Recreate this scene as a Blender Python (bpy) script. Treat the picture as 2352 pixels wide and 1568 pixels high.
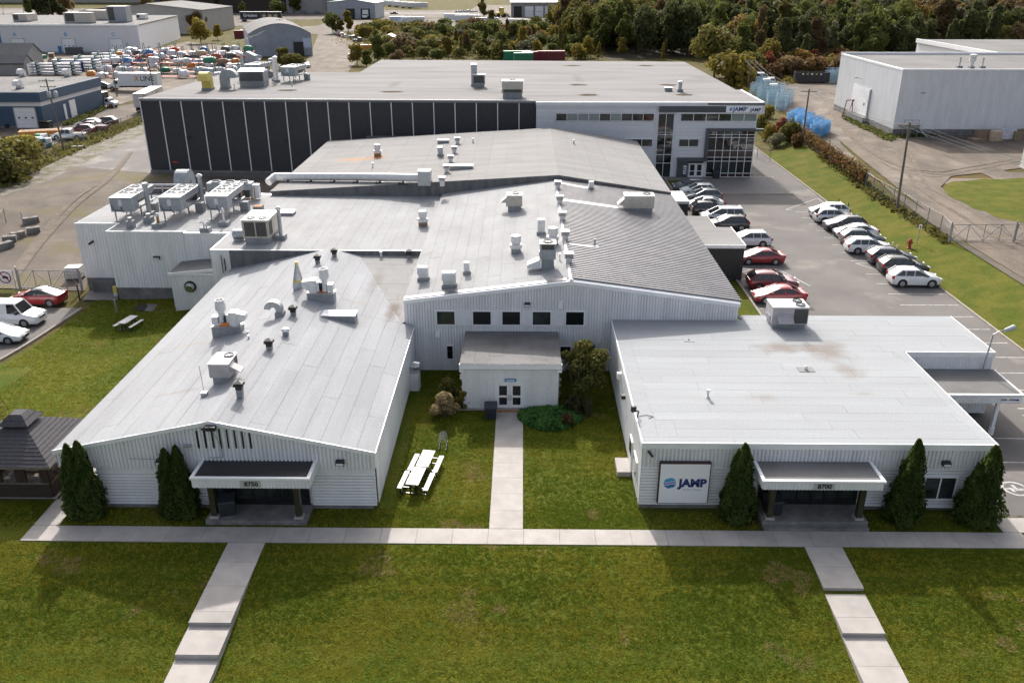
import bpy, math, random
from mathutils import Vector, Matrix
R=math.radians; PI=math.pi
for o in list(bpy.data.objects): bpy.data.objects.remove(o)
scene=bpy.context.scene; col=scene.collection
rng=random.Random(7)
# ------------------------------------------------------------------ camera
CAM_H=27.0; PITCH=R(23.42); YAW=R(-.718); FOC=1960.0     # FOC in pixels of a 2352 x 1568 frame
cam=bpy.data.cameras.new('camera'); camo=bpy.data.objects.new('camera',cam); col.objects.link(camo)
cam.sensor_width=36; cam.lens=36*FOC/2352; cam.clip_start=.5; cam.clip_end=6000
camo.location=(0,0,CAM_H); camo.rotation_euler=(PI/2-PITCH,0,-YAW); scene.camera=camo
# ------------------------------------------------------------------ sky and sun
SUNV=Vector((-.24,1.43,1.0)).normalized()
EL=math.asin(SUNV.z); AZ=math.atan2(SUNV.x,SUNV.y)
w=bpy.data.worlds.new('World'); scene.world=w; w.use_nodes=True
nt=w.node_tree; bg=nt.nodes['Background']; sk=nt.nodes.new('ShaderNodeTexSky')
sk.sky_type='NISHITA'; sk.sun_disc=False; sk.sun_elevation=EL; sk.sun_rotation=AZ; sk.air_density=.75; sk.dust_density=5.0; sk.ozone_density=.6
hs=nt.nodes.new('ShaderNodeHueSaturation'); hs.inputs['Saturation'].default_value=.55; nt.links.new(sk.outputs[0],hs.inputs['Color']); nt.links.new(hs.outputs[0],bg.inputs[0]); bg.inputs[1].default_value=.132
sl=bpy.data.lights.new('sun','SUN'); sl.energy=2.75; sl.angle=R(.9); sl.color=(1,.955,.90)
so=bpy.data.objects.new('sun',sl); col.objects.link(so); so.rotation_euler=(-SUNV).to_track_quat('-Z','Y').to_euler(); so.location=(0,0,80)
vs=scene.view_settings; vs.view_transform='Standard'; vs.look='None'; vs.gamma=1; vs.exposure=.93; vs.use_curve_mapping=False
# ------------------------------------------------------------------ survey helpers: sight line (x,y in a 2352x1568 frame) -> ground / roof / wall
_FW=Vector((math.sin(YAW)*math.cos(PITCH),math.cos(YAW)*math.cos(PITCH),-math.sin(PITCH)))
_RT=Vector((math.cos(YAW),-math.sin(YAW),0)); _UP=_RT.cross(_FW)
def _ray(x,y): return _FW*FOC+_RT*(x-1176)-_UP*(y-784)
def at(x,y,z=0.0):
    d=_ray(x,y); t=(z-CAM_H)/d.z; return Vector((d.x*t,d.y*t,z))
def on(x,y,pl):                       # pl: z = a*X + b*Y + c
    a,b,c=pl; d=_ray(x,y); t=(a*0+b*0+c-CAM_H)/(d.z-a*d.x-b*d.y); return Vector((d.x*t,d.y*t,CAM_H+d.z*t))
def wallpt(x,y,Y):
    d=_ray(x,y); t=Y/d.y; return Vector((d.x*t,Y,CAM_H+d.z*t))
def S(t): t=max(0,min(1,t)); return t*t*(3-2*t)
def tz(X,Y):
    z=-1.3*S((-20.5-X)/15)*S((Y-44)/22)*(1-S((Y-84)/32))*(1-S((-58-X)/16))
    z+=1.2*S((X-39.3)/6.5)*S((Y+10)/20)*(1-S((Y-235)/70))
    z+=-.9*S((35.5-Y)/9) if Y<35.5 else 0
    return z
def gat(x,y):
    p=at(x,y)
    for _ in range(6): p=at(x,y,tz(p.x,p.y))
    return p
def Zt(fx,fy,k):                       # zoom-window scale helper
    return lambda x,y:(fx+k*x,fy+k*y)
zA=Zt(381.94,555.56,.26577); zB=Zt(868.06,381.94,.35431); zK=Zt(416.7,104.2,.26573); zO=Zt(972.2,104.2,.35431)
zE=Zt(138.9,381.9,.23625); zP=Zt(1493,347.2,.36522); zV=Zt(868.06,625,.26575); zL=Zt(0,0,.25097); zM=Zt(555.56,0,.26573)
zN=Zt(1145.83,0,.26573); zW=Zt(1666.67,0,.29141); zC=Zt(1388.9,694.4,.4095); zF=Zt(0,937.5,.38382); zD=Zt(1423.6,972.2,.39476); zG=Zt(0,312.5,.33218)
# ------------------------------------------------------------------ mesh builder
class MB:
    def __init__(s): s.v=[]; s.f=[]; s.m=[]
    def add(s,vs,fs,mi=0):
        o=len(s.v); s.v+= [tuple(v) for v in vs]
        for f in fs: s.f.append(tuple(i+o for i in f)); s.m.append(mi)
        return s
    def box(s,x0,x1,y0,y1,z0,z1,mi=0):
        return s.add([(x0,y0,z0),(x1,y0,z0),(x1,y1,z0),(x0,y1,z0),(x0,y0,z1),(x1,y0,z1),(x1,y1,z1),(x0,y1,z1)],
              [(0,3,2,1),(4,5,6,7),(0,1,5,4),(1,2,6,5),(2,3,7,6),(3,0,4,7)],mi)
    def obox(s,c,l,w,h,rz=0,mi=0,z0=None):     # centred in xy, z0 at bottom
        z=c[2] if z0 is None else z0; ca,sa=math.cos(rz),math.sin(rz)
        b=[(-l/2,-w/2),(l/2,-w/2),(l/2,w/2),(-l/2,w/2)]
        p=[(c[0]+x*ca-y*sa,c[1]+x*sa+y*ca) for x,y in b]
        return s.prism(p,z,z+h,mi)
    def prism(s,poly,z0,z1,mi=0):
        n=len(poly); f0=(lambda x,y:z0) if not callable(z0) else z0; f1=(lambda x,y:z1) if not callable(z1) else z1
        vs=[(x,y,f0(x,y)) for x,y in poly]+[(x,y,f1(x,y)) for x,y in poly]
        return s.add(vs,[tuple(reversed(range(n))),tuple(range(n,2*n))]+[(i,(i+1)%n,n+(i+1)%n,n+i) for i in range(n)],mi)
    def extr(s,prof,y0,y1,mi=0,axis='y'):      # profile in (x,z) swept along y (or (y,z) along x)
        n=len(prof)
        if axis=='y': vs=[(a,y0,b) for a,b in prof]+[(a,y1,b) for a,b in prof]
        else: vs=[(y0,a,b) for a,b in prof]+[(y1,a,b) for a,b in prof]
        return s.add(vs,[tuple(range(n)),tuple(reversed(range(n,2*n)))]+[((i+1)%n,i,n+i,n+(i+1)%n) for i in range(n)],mi)
    def quad(s,a,b,c,d,mi=0): return s.add([a,b,c,d],[(0,1,2,3)],mi)
    def cyl(s,p0,p1,r0,r1=None,n=10,mi=0,cap=True):
        p0=Vector(p0);p1=Vector(p1); r1=r0 if r1 is None else r1; d=(p1-p0).normalized()
        a=d.orthogonal().normalized(); b=d.cross(a)
        vs=[]; 
        for p,r in((p0,r0),(p1,r1)):
            for i in range(n):
                t=2*PI*i/n; vs.append(p+(a*math.cos(t)+b*math.sin(t))*r)
        fs=[(i,(i+1)%n,n+(i+1)%n,n+i) for i in range(n)]
        if cap: fs+= [tuple(reversed(range(n))),tuple(range(n,2*n))]
        return s.add(vs,fs,mi)
    def tube(s,pts,r,n=6,mi=0):
        for a,b in zip(pts[:-1],pts[1:]): s.cyl(a,b,r,n=n,mi=mi)
        return s
    def lathe(s,c,prof,n=14,mi=0):             # prof: (r,z)
        vs=[]
        for r,z in prof:
            for i in range(n): t=2*PI*i/n; vs.append((c[0]+r*math.cos(t),c[1]+r*math.sin(t),c[2]+z))
        fs=[]
        for k in range(len(prof)-1):
            for i in range(n): fs.append((k*n+i,k*n+(i+1)%n,(k+1)*n+(i+1)%n,(k+1)*n+i))
        fs.append(tuple(reversed(range(n)))); fs.append(tuple(range((len(prof)-1)*n,len(prof)*n)))
        return s.add(vs,fs,mi)
    def loft(s,rings,mi=0,caps=True):
        n=len(rings[0]); vs=[p for r in rings for p in r]; fs=[]
        for k in range(len(rings)-1):
            for i in range(n): fs.append((k*n+i,k*n+(i+1)%n,(k+1)*n+(i+1)%n,(k+1)*n+i))
        if caps: fs.append(tuple(reversed(range(n)))); fs.append(tuple(range((len(rings)-1)*n,len(rings)*n)))
        return s.add(vs,fs,mi)
    def mesh(s,name,mats,smooth=False,off=(0,0,0)):
        me=bpy.data.meshes.new(name); me.from_pydata([(v[0]-off[0],v[1]-off[1],v[2]-off[2]) for v in s.v],[],s.f)
        if not isinstance(mats,(list,tuple)): mats=[mats]
        for m in mats: me.materials.append(m)
        if len(mats)>1: me.polygons.foreach_set('material_index',s.m)
        if smooth: me.polygons.foreach_set('use_smooth',[True]*len(s.f))
        me.update(); return me
    def build(s,name,mats,parent=None,smooth=False,local=False,fix=True,sharp=None):
        off=(0,0,0) if local else wloc(parent)
        me=s.mesh(name,mats,smooth or sharp is not None,off)
        if fix: fixnormals(me)
        if sharp is not None: me.set_sharp_from_angle(angle=sharp)
        o=bpy.data.objects.new(name,me); col.objects.link(o); o.parent=parent
        return o
import bmesh
def fixnormals(me):
    bm=bmesh.new(); bm.from_mesh(me); bmesh.ops.recalc_face_normals(bm,faces=bm.faces); bm.to_mesh(me); bm.free()
def wloc(o):
    v=Vector((0,0,0))
    while o is not None: v+=o.location; o=o.parent
    return v
def tag(o,label,cat,group=None,kind=None):
    if label: o['label']=label
    if cat: o['category']=cat
    if group: o['group']=group
    if kind: o['kind']=kind
    return o
def thing(name,label,cat,loc=(0,0,0),rz=0,group=None):
    o=bpy.data.objects.new(name,None); col.objects.link(o); o.location=loc; o.rotation_euler=(0,0,rz); o.empty_display_size=.3
    return tag(o,label,cat,group)
def struct(o): o['kind']='structure'; return o
def dup(o,parent=None):
    c=o.copy(); col.objects.link(c); c.parent=parent
    for ch in list(o.children): dup(ch,c)
    return c
def place(proto,loc,rz,label,used=set(),sc=None):
    if proto.name not in used: used.add(proto.name); o=proto
    else: o=dup(proto)
    o.location=loc; o.rotation_euler=(0,0,rz)
    if sc: o.scale=(sc,sc,sc) if not isinstance(sc,tuple) else sc
    if label: o['label']=label
    return o
# ------------------------------------------------------------------ materials
def pmat(name,c,c2=None,rough=.6,scale=1.0,lo=.35,hi=.65,fine=0,fscale=20,bump=0,bscale=30,metal=0,spec=.5,rand=0,streak=None,detail=6,c3=None,s3=.08,t3=.6,coat=0,bdist=.02,stains=()):
    m=bpy.data.materials.new(name); m.use_nodes=True; n=m.node_tree.nodes; L=m.node_tree.links
    b=n['Principled BSDF']; b.inputs['Roughness'].default_value=rough; b.inputs['Metallic'].default_value=metal
    b.inputs['Specular IOR Level'].default_value=spec
    if coat: b.inputs['Coat Weight'].default_value=coat; b.inputs['Coat Roughness'].default_value=.05
    tc=n.new('ShaderNodeTexCoord'); vec=tc.outputs['Object']
    if streak:
        mp=n.new('ShaderNodeMapping'); mp.inputs['Scale'].default_value=streak; L.new(vec,mp.inputs[0]); svec=mp.outputs[0]
    else: svec=vec
    def noise(sc,v,d=6):
        q=n.new('ShaderNodeTexNoise'); q.inputs['Scale'].default_value=sc; q.inputs['Detail'].default_value=d; q.inputs['Roughness'].default_value=.6; L.new(v,q.inputs['Vector']); return q.outputs['Fac']
    def mix(f,a,bb,mode='MIX'):
        q=n.new('ShaderNodeMix'); q.data_type='RGBA'; q.blend_type=mode
        for k,vv in((0,f),(6,a),(7,bb)):
            if isinstance(vv,(int,float)): q.inputs[k].default_value=vv
            elif isinstance(vv,(tuple,list)): q.inputs[k].default_value=tuple(vv)+(1,)*(4-len(vv))
            else: L.new(vv,q.inputs[k])
        return q.outputs[2]
    def ramp(f,lo,hi):
        q=n.new('ShaderNodeMapRange'); q.inputs[1].default_value=lo; q.inputs[2].default_value=hi; L.new(f,q.inputs[0]); return q.outputs[0]
    out=tuple(c)
    if c2: out=mix(ramp(noise(scale,svec,detail),lo,hi),tuple(c),tuple(c2))
    if c3: out=mix(ramp(noise(s3,vec,4),t3,t3+.12),out,tuple(c3))
    for (sx,sy,rx,ry,sc,st,thr) in stains:      # stains with a place and shape of their own
        gm=n.new('ShaderNodeNewGeometry'); mp=n.new('ShaderNodeMapping'); mp.vector_type='TEXTURE'; mp.inputs['Location'].default_value=(sx,sy,0); mp.inputs['Scale'].default_value=(rx,ry,1e6); L.new(gm.outputs['Position'],mp.inputs[0])
        ln=n.new('ShaderNodeVectorMath'); ln.operation='LENGTH'; L.new(mp.outputs[0],ln.inputs[0])
        nz=noise(.9,gm.outputs['Position'],8); ad=n.new('ShaderNodeMath'); ad.operation='MULTIPLY_ADD'; L.new(nz,ad.inputs[0]); ad.inputs[1].default_value=1.6; L.new(ln.outputs['Value'],ad.inputs[2])
        q=n.new('ShaderNodeMapRange'); q.inputs[1].default_value=1.0+thr; q.inputs[2].default_value=1.75+thr; q.inputs[3].default_value=st; q.inputs[4].default_value=0; L.new(ad.outputs[0],q.inputs[0])
        out=mix(q.outputs[0],out,tuple(sc))
    if fine:
        q=ramp(noise(fscale,vec,3),.25,.75); g=n.new('ShaderNodeMapRange'); g.inputs[3].default_value=1-fine; g.inputs[4].default_value=1+fine; L.new(q,g.inputs[0])
        cb=n.new('ShaderNodeCombineColor'); [L.new(g.outputs[0],cb.inputs[i]) for i in range(3)]
        out=mix(1.0,out,cb.outputs[0],'MULTIPLY')
    if rand:
        oi=n.new('ShaderNodeObjectInfo'); g=n.new('ShaderNodeMapRange'); g.inputs[3].default_value=1-rand; g.inputs[4].default_value=1+rand; L.new(oi.outputs['Random'],g.inputs[0])
        cb=n.new('ShaderNodeCombineColor'); [L.new(g.outputs[0],cb.inputs[i]) for i in range(3)]
        out=mix(1.0,out,cb.outputs[0],'MULTIPLY')
    if isinstance(out,tuple): b.inputs['Base Color'].default_value=out+(1,)
    else: L.new(out,b.inputs['Base Color'])
    if bump:
        bp=n.new('ShaderNodeBump'); bp.inputs['Strength'].default_value=bump; bp.inputs['Distance'].default_value=bdist; L.new(noise(bscale,vec,4),bp.inputs['Height']); L.new(bp.outputs[0],b.inputs['Normal'])
    m['pm']=1
    return m
M={}
M['siding']=pmat('white_siding',(.80,.805,.815),(.70,.705,.71),rough=.45,scale=1.2,streak=(1,1,.15),fine=.05,fscale=6)
M['siding_b']=pmat('white_board',(.80,.805,.815),(.73,.735,.74),rough=.5,scale=1.5,fine=.05,rand=.04)
M['trim']=pmat('white_trim',(.85,.855,.86),(.78,.785,.79),rough=.4,scale=1,fine=.03)
M['trim_grey']=pmat('grey_trim',(.42,.44,.45),rough=.5)
def membrane(name,c,dirt,**k):
    return pmat(name,c,dirt,rough=.9,scale=.45,lo=.36,hi=.74,fine=.12,fscale=9,bump=.12,bscale=60,rand=.03,spec=.25,**k)
M['memA']=membrane('light_membrane',(.322,.33,.343),(.258,.263,.272),streak=(1.6,.25,1),stains=[(-22.0,51.6,1.6,.22,(.33,.24,.15),.55,.1),(-20.0,52.9,.9,.3,(.35,.2,.1),.6,0),(-19.8,43.8,1.8,.25,(.25,.23,.2),.5,.1),(-12.2,58.8,1.6,.3,(.3,.26,.2),.4,.1),(-9.6,58.6,.5,2.6,(.16,.13,.11),.7,.1),(-11.6,63.6,.5,3.4,(.2,.18,.16),.5,.1)])
M['memB']=membrane('grey_membrane',(.31,.315,.32),(.25,.25,.25),streak=(1,.5,1))
M['memB2']=membrane('aged_membrane',(.24,.235,.23),(.18,.175,.17),streak=(.3,1.5,1),stains=[(-19.8,103.3,3.6,1.4,(.36,.2,.11),.8,.1),(-17.3,103.6,1.2,.8,(.4,.18,.07),.8,0),(-8.9,95.5,.6,5,(.17,.14,.12),.5,0),(-9.5,58.5,.6,2.0,(.14,.11,.09),.7,0)])
M['memC']=membrane('cool_membrane',(.33,.345,.355),(.295,.305,.315),streak=(.3,1.4,1),stains=[(17.4,52.0,2.2,1.3,(.2,.165,.14),.75,.05),(20.0,51.5,1.9,1.9,(.2,.165,.14),.75,.05),(20.4,48.5,1.2,1.6,(.21,.18,.155),.6,0),(14.2,44.8,1.6,.7,(.26,.24,.22),.6,-.1),(20.2,45.3,1.0,.5,(.26,.24,.22),.6,-.1)])
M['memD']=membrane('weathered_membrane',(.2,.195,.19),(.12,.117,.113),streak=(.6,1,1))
M['memK']=pmat('ballast_roof',(.21,.205,.205),(.15,.146,.143),rough=.95,scale=.16,lo=.4,hi=.7,fine=.12,fscale=8,bump=.15,bscale=40,streak=(.35,1.6,1),spec=.2,stains=[(a,b,c,d,(.13,.11,.095),.6,.05) for a,b,c,d in [(-36, 133.6, 2.2, 1.2), (-33.4, 145.5, 4, 1.0), (-20.6, 141, 1.2, 6), (-19.6, 132, 2.6, 1.2), (8.7, 141, 2.6, 1.4), (9.2, 150, 1.0, 6), (23.1, 141, 2.6, 1.2), (23.5, 129.1, 3.0, 0.8), (9.5, 129, 2.6, 0.8), (30.2, 151.4, 2.5, 3), (-3.8, 130.9, 3, 1.2), (9.5, 171, 3, 1.6), (23.4, 171, 3, 1.6), (-15, 160, 6, 2), (-2, 152, 5, 1.5), (15, 160, 6, 1.5)]])
M['seam']=pmat('seam_dark',(.22,.22,.22),rough=.9)
M['flash']=pmat('asphalt_flashing',(.17,.175,.18),(.1,.1,.1),rough=.9,scale=1.5,streak=(1,1,.2),fine=.1)
M['galv']=pmat('galvanised',(.45,.47,.49),(.36,.38,.4),rough=.42,metal=.55,scale=3,fine=.04)
M['galv_roof']=pmat('metal_deck',(.24,.235,.245),(.19,.187,.195),rough=.42,metal=.35,scale=.8,fine=.05)
M['steel_bright']=pmat('bright_steel',(.7,.71,.72),(.55,.56,.57),rough=.25,metal=.9,scale=4)
M['white_metal']=pmat('white_enamel',(.7,.7,.69),(.58,.58,.57),rough=.4,scale=2,fine=.03)
M['beige_metal']=pmat('beige_enamel',(.52,.48,.42),(.42,.39,.34),rough=.5,scale=2,fine=.04)
M['grey_metal']=pmat('grey_enamel',(.36,.38,.4),(.28,.3,.32),rough=.5,scale=2,fine=.04)
M['black']=pmat('black_paint',(.012,.012,.014),rough=.4)
M['blackplastic']=pmat('black_plastic',(.02,.021,.024),rough=.55,fine=.1,fscale=8)
M['grille']=pmat('coil_grille',(.05,.048,.045),(.09,.085,.08),rough=.6,scale=12)
M['rust']=pmat('rust',(.25,.1,.035),(.4,.2,.07),rough=.85,scale=4)
M['orange']=pmat('orange_motor',(.6,.2,.04),rough=.5)
M['yellow']=pmat('yellow_paint',(.62,.5,.12),rough=.5,fine=.04)
M['curb']=pmat('roof_curb',(.3,.315,.325),(.23,.24,.25),rough=.85,scale=2,fine=.06)
M['darkclad']=pmat('charcoal_panel',(.042,.042,.048),(.05,.05,.056),rough=.5,scale=3,fine=.05,fscale=3,spec=.35)
M['darkrib']=pmat('charcoal_ribbed',(.03,.03,.033),rough=.5)
M['offclad']=pmat('office_cladding',(.68,.69,.72),(.64,.65,.68),rough=.45,scale=.6,rand=.02)
M['slate']=pmat('slate_panel',(.075,.085,.095),(.06,.068,.075),rough=.45,scale=1)
M['concrete']=pmat('concrete',(.42,.39,.36),(.34,.313,.29),rough=.9,scale=.9,fine=.08,fscale=25,bump=.1,bscale=50,rand=.05)
M['conc_dark']=pmat('old_concrete',(.23,.225,.215),(.13,.125,.12),rough=.95,scale=1.2,fine=.12,fscale=12,bump=.2)
M['kerb']=pmat('kerb_concrete',(.36,.32,.27),(.28,.25,.21),rough=.95,scale=2,fine=.1)
M['asphalt']=pmat('asphalt',(.125,.115,.108),(.168,.155,.143),rough=.92,scale=.18,lo=.35,hi=.7,fine=.16,fscale=18,bump=.2,bscale=60,c3=(.23,.21,.185),s3=.13,t3=.56,spec=.3)
M['paver']=pmat('grey_paver',(.22,.205,.2),(.17,.16,.155),rough=.9,scale=3,fine=.12,fscale=6)
M['gravel']=pmat('gravel',(.135,.108,.084),(.078,.064,.052),rough=1,scale=.2,lo=.35,hi=.65,fine=.3,fscale=7,bump=.6,bscale=12,c3=(.18,.143,.108),s3=.11,t3=.52,bdist=.06)
M['dirt']=pmat('dirt_yard',(.17,.134,.1),(.098,.079,.062),rough=1,scale=.35,lo=.36,hi=.62,fine=.22,fscale=5,bump=.6,bscale=9,bdist=.08,streak=(1.0,.3,1),c3=(.2,.168,.136),s3=.14,t3=.55)
M['line']=pmat('marking_paint',(.5,.49,.465),(.22,.21,.2),rough=.85,scale=2.5,lo=.42,hi=.7)
def glassm(name,c,rough=.04,spec=.6,c2=None,scale=.4):
    return pmat(name,c,c2,rough=rough,spec=spec,scale=scale)
M['glass']=glassm('dark_glass',(.012,.014,.016)); M['glass2']=glassm('grey_green_glass',(.045,.055,.055),c2=(.012,.016,.016),scale=.5)
M['glasslight']=glassm('blind_glass',(.22,.26,.26),rough=.15)
M['glasscar']=glassm('car_glass',(.012,.014,.016),rough=.03,spec=.7)
M['tyre']=pmat('tyre',(.018,.018,.018),rough=.8); M['rim']=pmat('alloy',(.5,.5,.52),rough=.3,metal=.8)
M['lamp_white']=pmat('lamp_lens',(.75,.76,.78),rough=.15); M['lamp_red']=pmat('tail_lens',(.35,.01,.012),rough=.2)
def paint(name,c,**k): return pmat(name,c,rough=.28,coat=.8,spec=.5,**k)
M['pwhite']=paint('paint_white',(.72,.73,.74)); M['psilver']=paint('paint_silver',(.58,.6,.62),metal=.4); M['pgrey']=paint('paint_grey',(.1,.115,.13),metal=.3)
M['pblack']=paint('paint_black',(.012,.013,.015)); M['pred']=paint('paint_red',(.32,.012,.018)); M['pdred']=paint('paint_maroon',(.14,.008,.014)); M['pblue']=paint('paint_blue',(.02,.05,.14))
M['pbeige']=paint('paint_beige',(.4,.38,.34))
M['wood']=pmat('white_plank',(.74,.72,.7),(.62,.6,.58),rough=.6,scale=4,streak=(.2,1,1)); M['brownwood']=pmat('dark_brown_wood',(.035,.022,.018),(.05,.03,.024),rough=.75,scale=3)
M['greywood']=pmat('weathered_pole',(.2,.17,.14),(.13,.11,.09),rough=.95,scale=3,streak=(1,1,.1)); M['shingle']=pmat('shingle',(.085,.08,.088),(.06,.057,.062),rough=.95,scale=5,fine=.15,fscale=10)
M['bluewall']=pmat('blue_siding',(.055,.1,.165),(.045,.085,.14),rough=.6,scale=1,streak=(.3,.3,3)); M['whitewall']=pmat('far_white_wall',(.68,.68,.695),(.65,.65,.665),rough=.6,scale=.3,streak=(1,1,.2))
M['greywall']=pmat('far_grey_wall',(.3,.29,.28),(.26,.25,.245),rough=.7,scale=.5); M['farroof']=pmat('far_grey_roof',(.21,.205,.2),(.16,.155,.15),rough=.9,scale=.12,fine=.06,fscale=2,spec=.1)
M['bluegrey']=pmat('bluegrey_wall',(.33,.37,.42),(.28,.31,.36),rough=.6,scale=.4); M['pinkroof']=pmat('pink_roof',(.5,.34,.33),(.42,.3,.29),rough=.7,scale=.3); M['greenroof']=pmat('pale_green_roof',(.42,.48,.45),rough=.7)
M['blue']=pmat('blue_paint',(.05,.2,.45),(.04,.16,.38),rough=.5,scale=1); M['navy']=pmat('navy_print',(.012,.03,.16),rough=.5); M['cyan']=pmat('light_blue_print',(.06,.35,.6),rough=.5); M['lilac']=pmat('lilac_print',(.3,.3,.6),rough=.5)
M['green']=pmat('green_paint',(.03,.22,.12),(.025,.17,.09),rough=.6,scale=1); M['maroon']=pmat('maroon_paint',(.2,.03,.035),(.15,.025,.03),rough=.6,scale=1); M['orangepaint']=pmat('orange_paint',(.55,.22,.04),rough=.6)
M['rackred']=pmat('red_rack',(.42,.07,.035),rough=.6); M['rackgreen']=pmat('green_rack',(.05,.14,.12),rough=.6)
M['cratewood']=pmat('crate_wood',(.3,.22,.15),(.22,.16,.11),rough=.9,scale=2)
M['wrap']=pmat('white_wrap',(.72,.72,.74),(.5,.52,.56),rough=.3,scale=1.2,fine=.05,fscale=4); M['wraptan']=pmat('tan_wrap',(.55,.42,.3),(.4,.3,.2),rough=.5,scale=1.5)
M['wrapblue']=pmat('blue_wrap',(.3,.42,.6),(.5,.55,.62),rough=.4,scale=1.5); M['teal']=pmat('teal_shell',(.03,.2,.22),rough=.4); M['redshell']=pmat('red_shell',(.55,.06,.03),rough=.4)
M['cratepaint']=pmat('blue_crate_paint',(.2,.33,.43),(.28,.4,.48),rough=.55,scale=1,rand=.3); M['crateblue2']=pmat('bright_blue_crate',(.1,.32,.58),(.14,.38,.62),rough=.5,scale=1,rand=.2)
M['whitepanel']=pmat('white_panel',(.72,.72,.73),rough=.5); M['signwhite']=pmat('sign_white',(.88,.88,.9),rough=.35); M['rustframe']=pmat('sign_frame',(.05,.028,.024),rough=.7)
M['hyd']=pmat('hydrant_red',(.35,.05,.03),rough=.6); M['postyellow']=pmat('post_cream',(.6,.5,.3),rough=.6); M['wire']=pmat('wire',(.12,.12,.12),rough=.6); M['mesh']=pmat('chain_link',(.22,.23,.23),rough=.6,metal=.3)
M['rock']=pmat('field_stone',(.3,.28,.25),(.12,.1,.09),rough=.95,scale=3,rand=.3); M['stonew']=pmat('pale_stone',(.55,.53,.5),(.35,.33,.3),rough=.95,scale=4,rand=.3)
# grass and foliage
def grassmat(name,a,b,brown,bt=.6,extra=.3):
    return pmat(name,a,b,rough=1,scale=.45,lo=.38,hi=.62,fine=extra,fscale=8,bump=1.0,bscale=9,c3=brown,s3=.22,t3=bt,spec=.1,bdist=.12,detail=10)
M['lawn']=grassmat('lawn_grass',(.06,.088,.008),(.105,.112,.014),(.18,.14,.045),.62)
M['bank']=grassmat('bank_grass',(.075,.098,.011),(.13,.125,.02),(.17,.13,.035),.58)
M['weeds']=grassmat('weed_ground',(.075,.08,.02),(.105,.085,.03),(.14,.095,.04),.52)
def leaf(name,a,b,rand=.25,trans=.4):
    m=pmat(name,a,b,rough=.75,scale=.5,lo=.3,hi=.7,fine=.25,fscale=2.5,rand=rand,spec=.2)
    if trans:
        n=m.node_tree.nodes; L=m.node_tree.links; b=n['Principled BSDF']; src=b.inputs['Base Color'].links[0].from_socket
        t=n.new('ShaderNodeBsdfTranslucent'); L.new(src,t.inputs[0]); mx=n.new('ShaderNodeMixShader'); mx.inputs[0].default_value=trans; L.new(b.outputs[0],mx.inputs[1]); L.new(t.outputs[0],mx.inputs[2]); L.new(mx.outputs[0],n['Material Output'].inputs[0])
    return m
M['arb']=leaf('arborvitae',(.045,.078,.014),(.095,.13,.027),.1)
LEAF=[leaf('leaf_green',(.09,.11,.026),(.14,.145,.038)),leaf('leaf_olive',(.12,.12,.03),(.17,.145,.042)),leaf('leaf_dark',(.065,.082,.03),(.1,.105,.038)),leaf('leaf_yellow',(.19,.16,.03),(.25,.19,.04)),
      leaf('leaf_brown',(.16,.11,.055),(.19,.135,.06)),leaf('leaf_rust',(.15,.08,.035),(.13,.09,.035)),leaf('leaf_red',(.18,.045,.028),(.12,.06,.03)),leaf('leaf_grey',(.15,.155,.09),(.19,.165,.1)),leaf('leaf_orange',(.23,.135,.035),(.17,.13,.04))]
M['bark']=pmat('bark',(.11,.09,.075),(.06,.05,.04),rough=.95,scale=5)
M['groundcover']=leaf('ground_cover',(.06,.17,.035),(.1,.22,.05),.1)
LEAF.append(leaf('leaf_pink',(.4,.28,.18),(.2,.2,.08))); LEAF.append(leaf('leaf_courtyard',(.13,.15,.035),(.2,.17,.05)))
# ------------------------------------------------------------------ text
def text(s,size,loc,rot,mat,parent,name='lettering',bold=0,align='CENTER',ext=.004,sx=1):
    cu=bpy.data.curves.new(name,'FONT'); cu.body=s; cu.size=size; cu.align_x=align; cu.align_y='CENTER'; cu.offset=bold; cu.extrude=ext; cu.resolution_u=3
    t=bpy.data.objects.new('tmp',cu); col.objects.link(t); bpy.context.view_layer.update()
    me=bpy.data.meshes.new_from_object(t.evaluated_get(bpy.context.evaluated_depsgraph_get())); bpy.data.objects.remove(t)
    me.materials.clear(); me.materials.append(mat); me.name=name
    o=bpy.data.objects.new(name,me); col.objects.link(o); o.parent=parent
    o.location=Vector(loc)-wloc(parent); o.rotation_euler=rot; o.scale=(sx,1,1)
    return o
FRONT=(PI/2,0,0)
# ------------------------------------------------------------------ polygons
def clip(poly,a,b):       # keep the left side of a->b
    out=[]; n=len(poly)
    def s(p): return (b[0]-a[0])*(p[1]-a[1])-(b[1]-a[1])*(p[0]-a[0])
    for i in range(n):
        p,q=poly[i],poly[(i+1)%n]; sp,sq=s(p),s(q)
        if sp>=0: out.append(p)
        if (sp>0 and sq<0) or (sp<0 and sq>0):
            t=sp/(sp-sq); out.append((p[0]+(q[0]-p[0])*t,p[1]+(q[1]-p[1])*t))
    return out
def area(p): return .5*sum(p[i][0]*p[(i+1)%len(p)][1]-p[(i+1)%len(p)][0]*p[i][1] for i in range(len(p)))
def ccw(p): p=[tuple(q[:2]) for q in p]; return p if area(p)>0 else p[::-1]
def clipconv(poly,conv):
    for i in range(len(conv)):
        poly=clip(poly,conv[i],conv[(i+1)%len(conv)])
        if len(poly)<3: return []
    return poly
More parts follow.
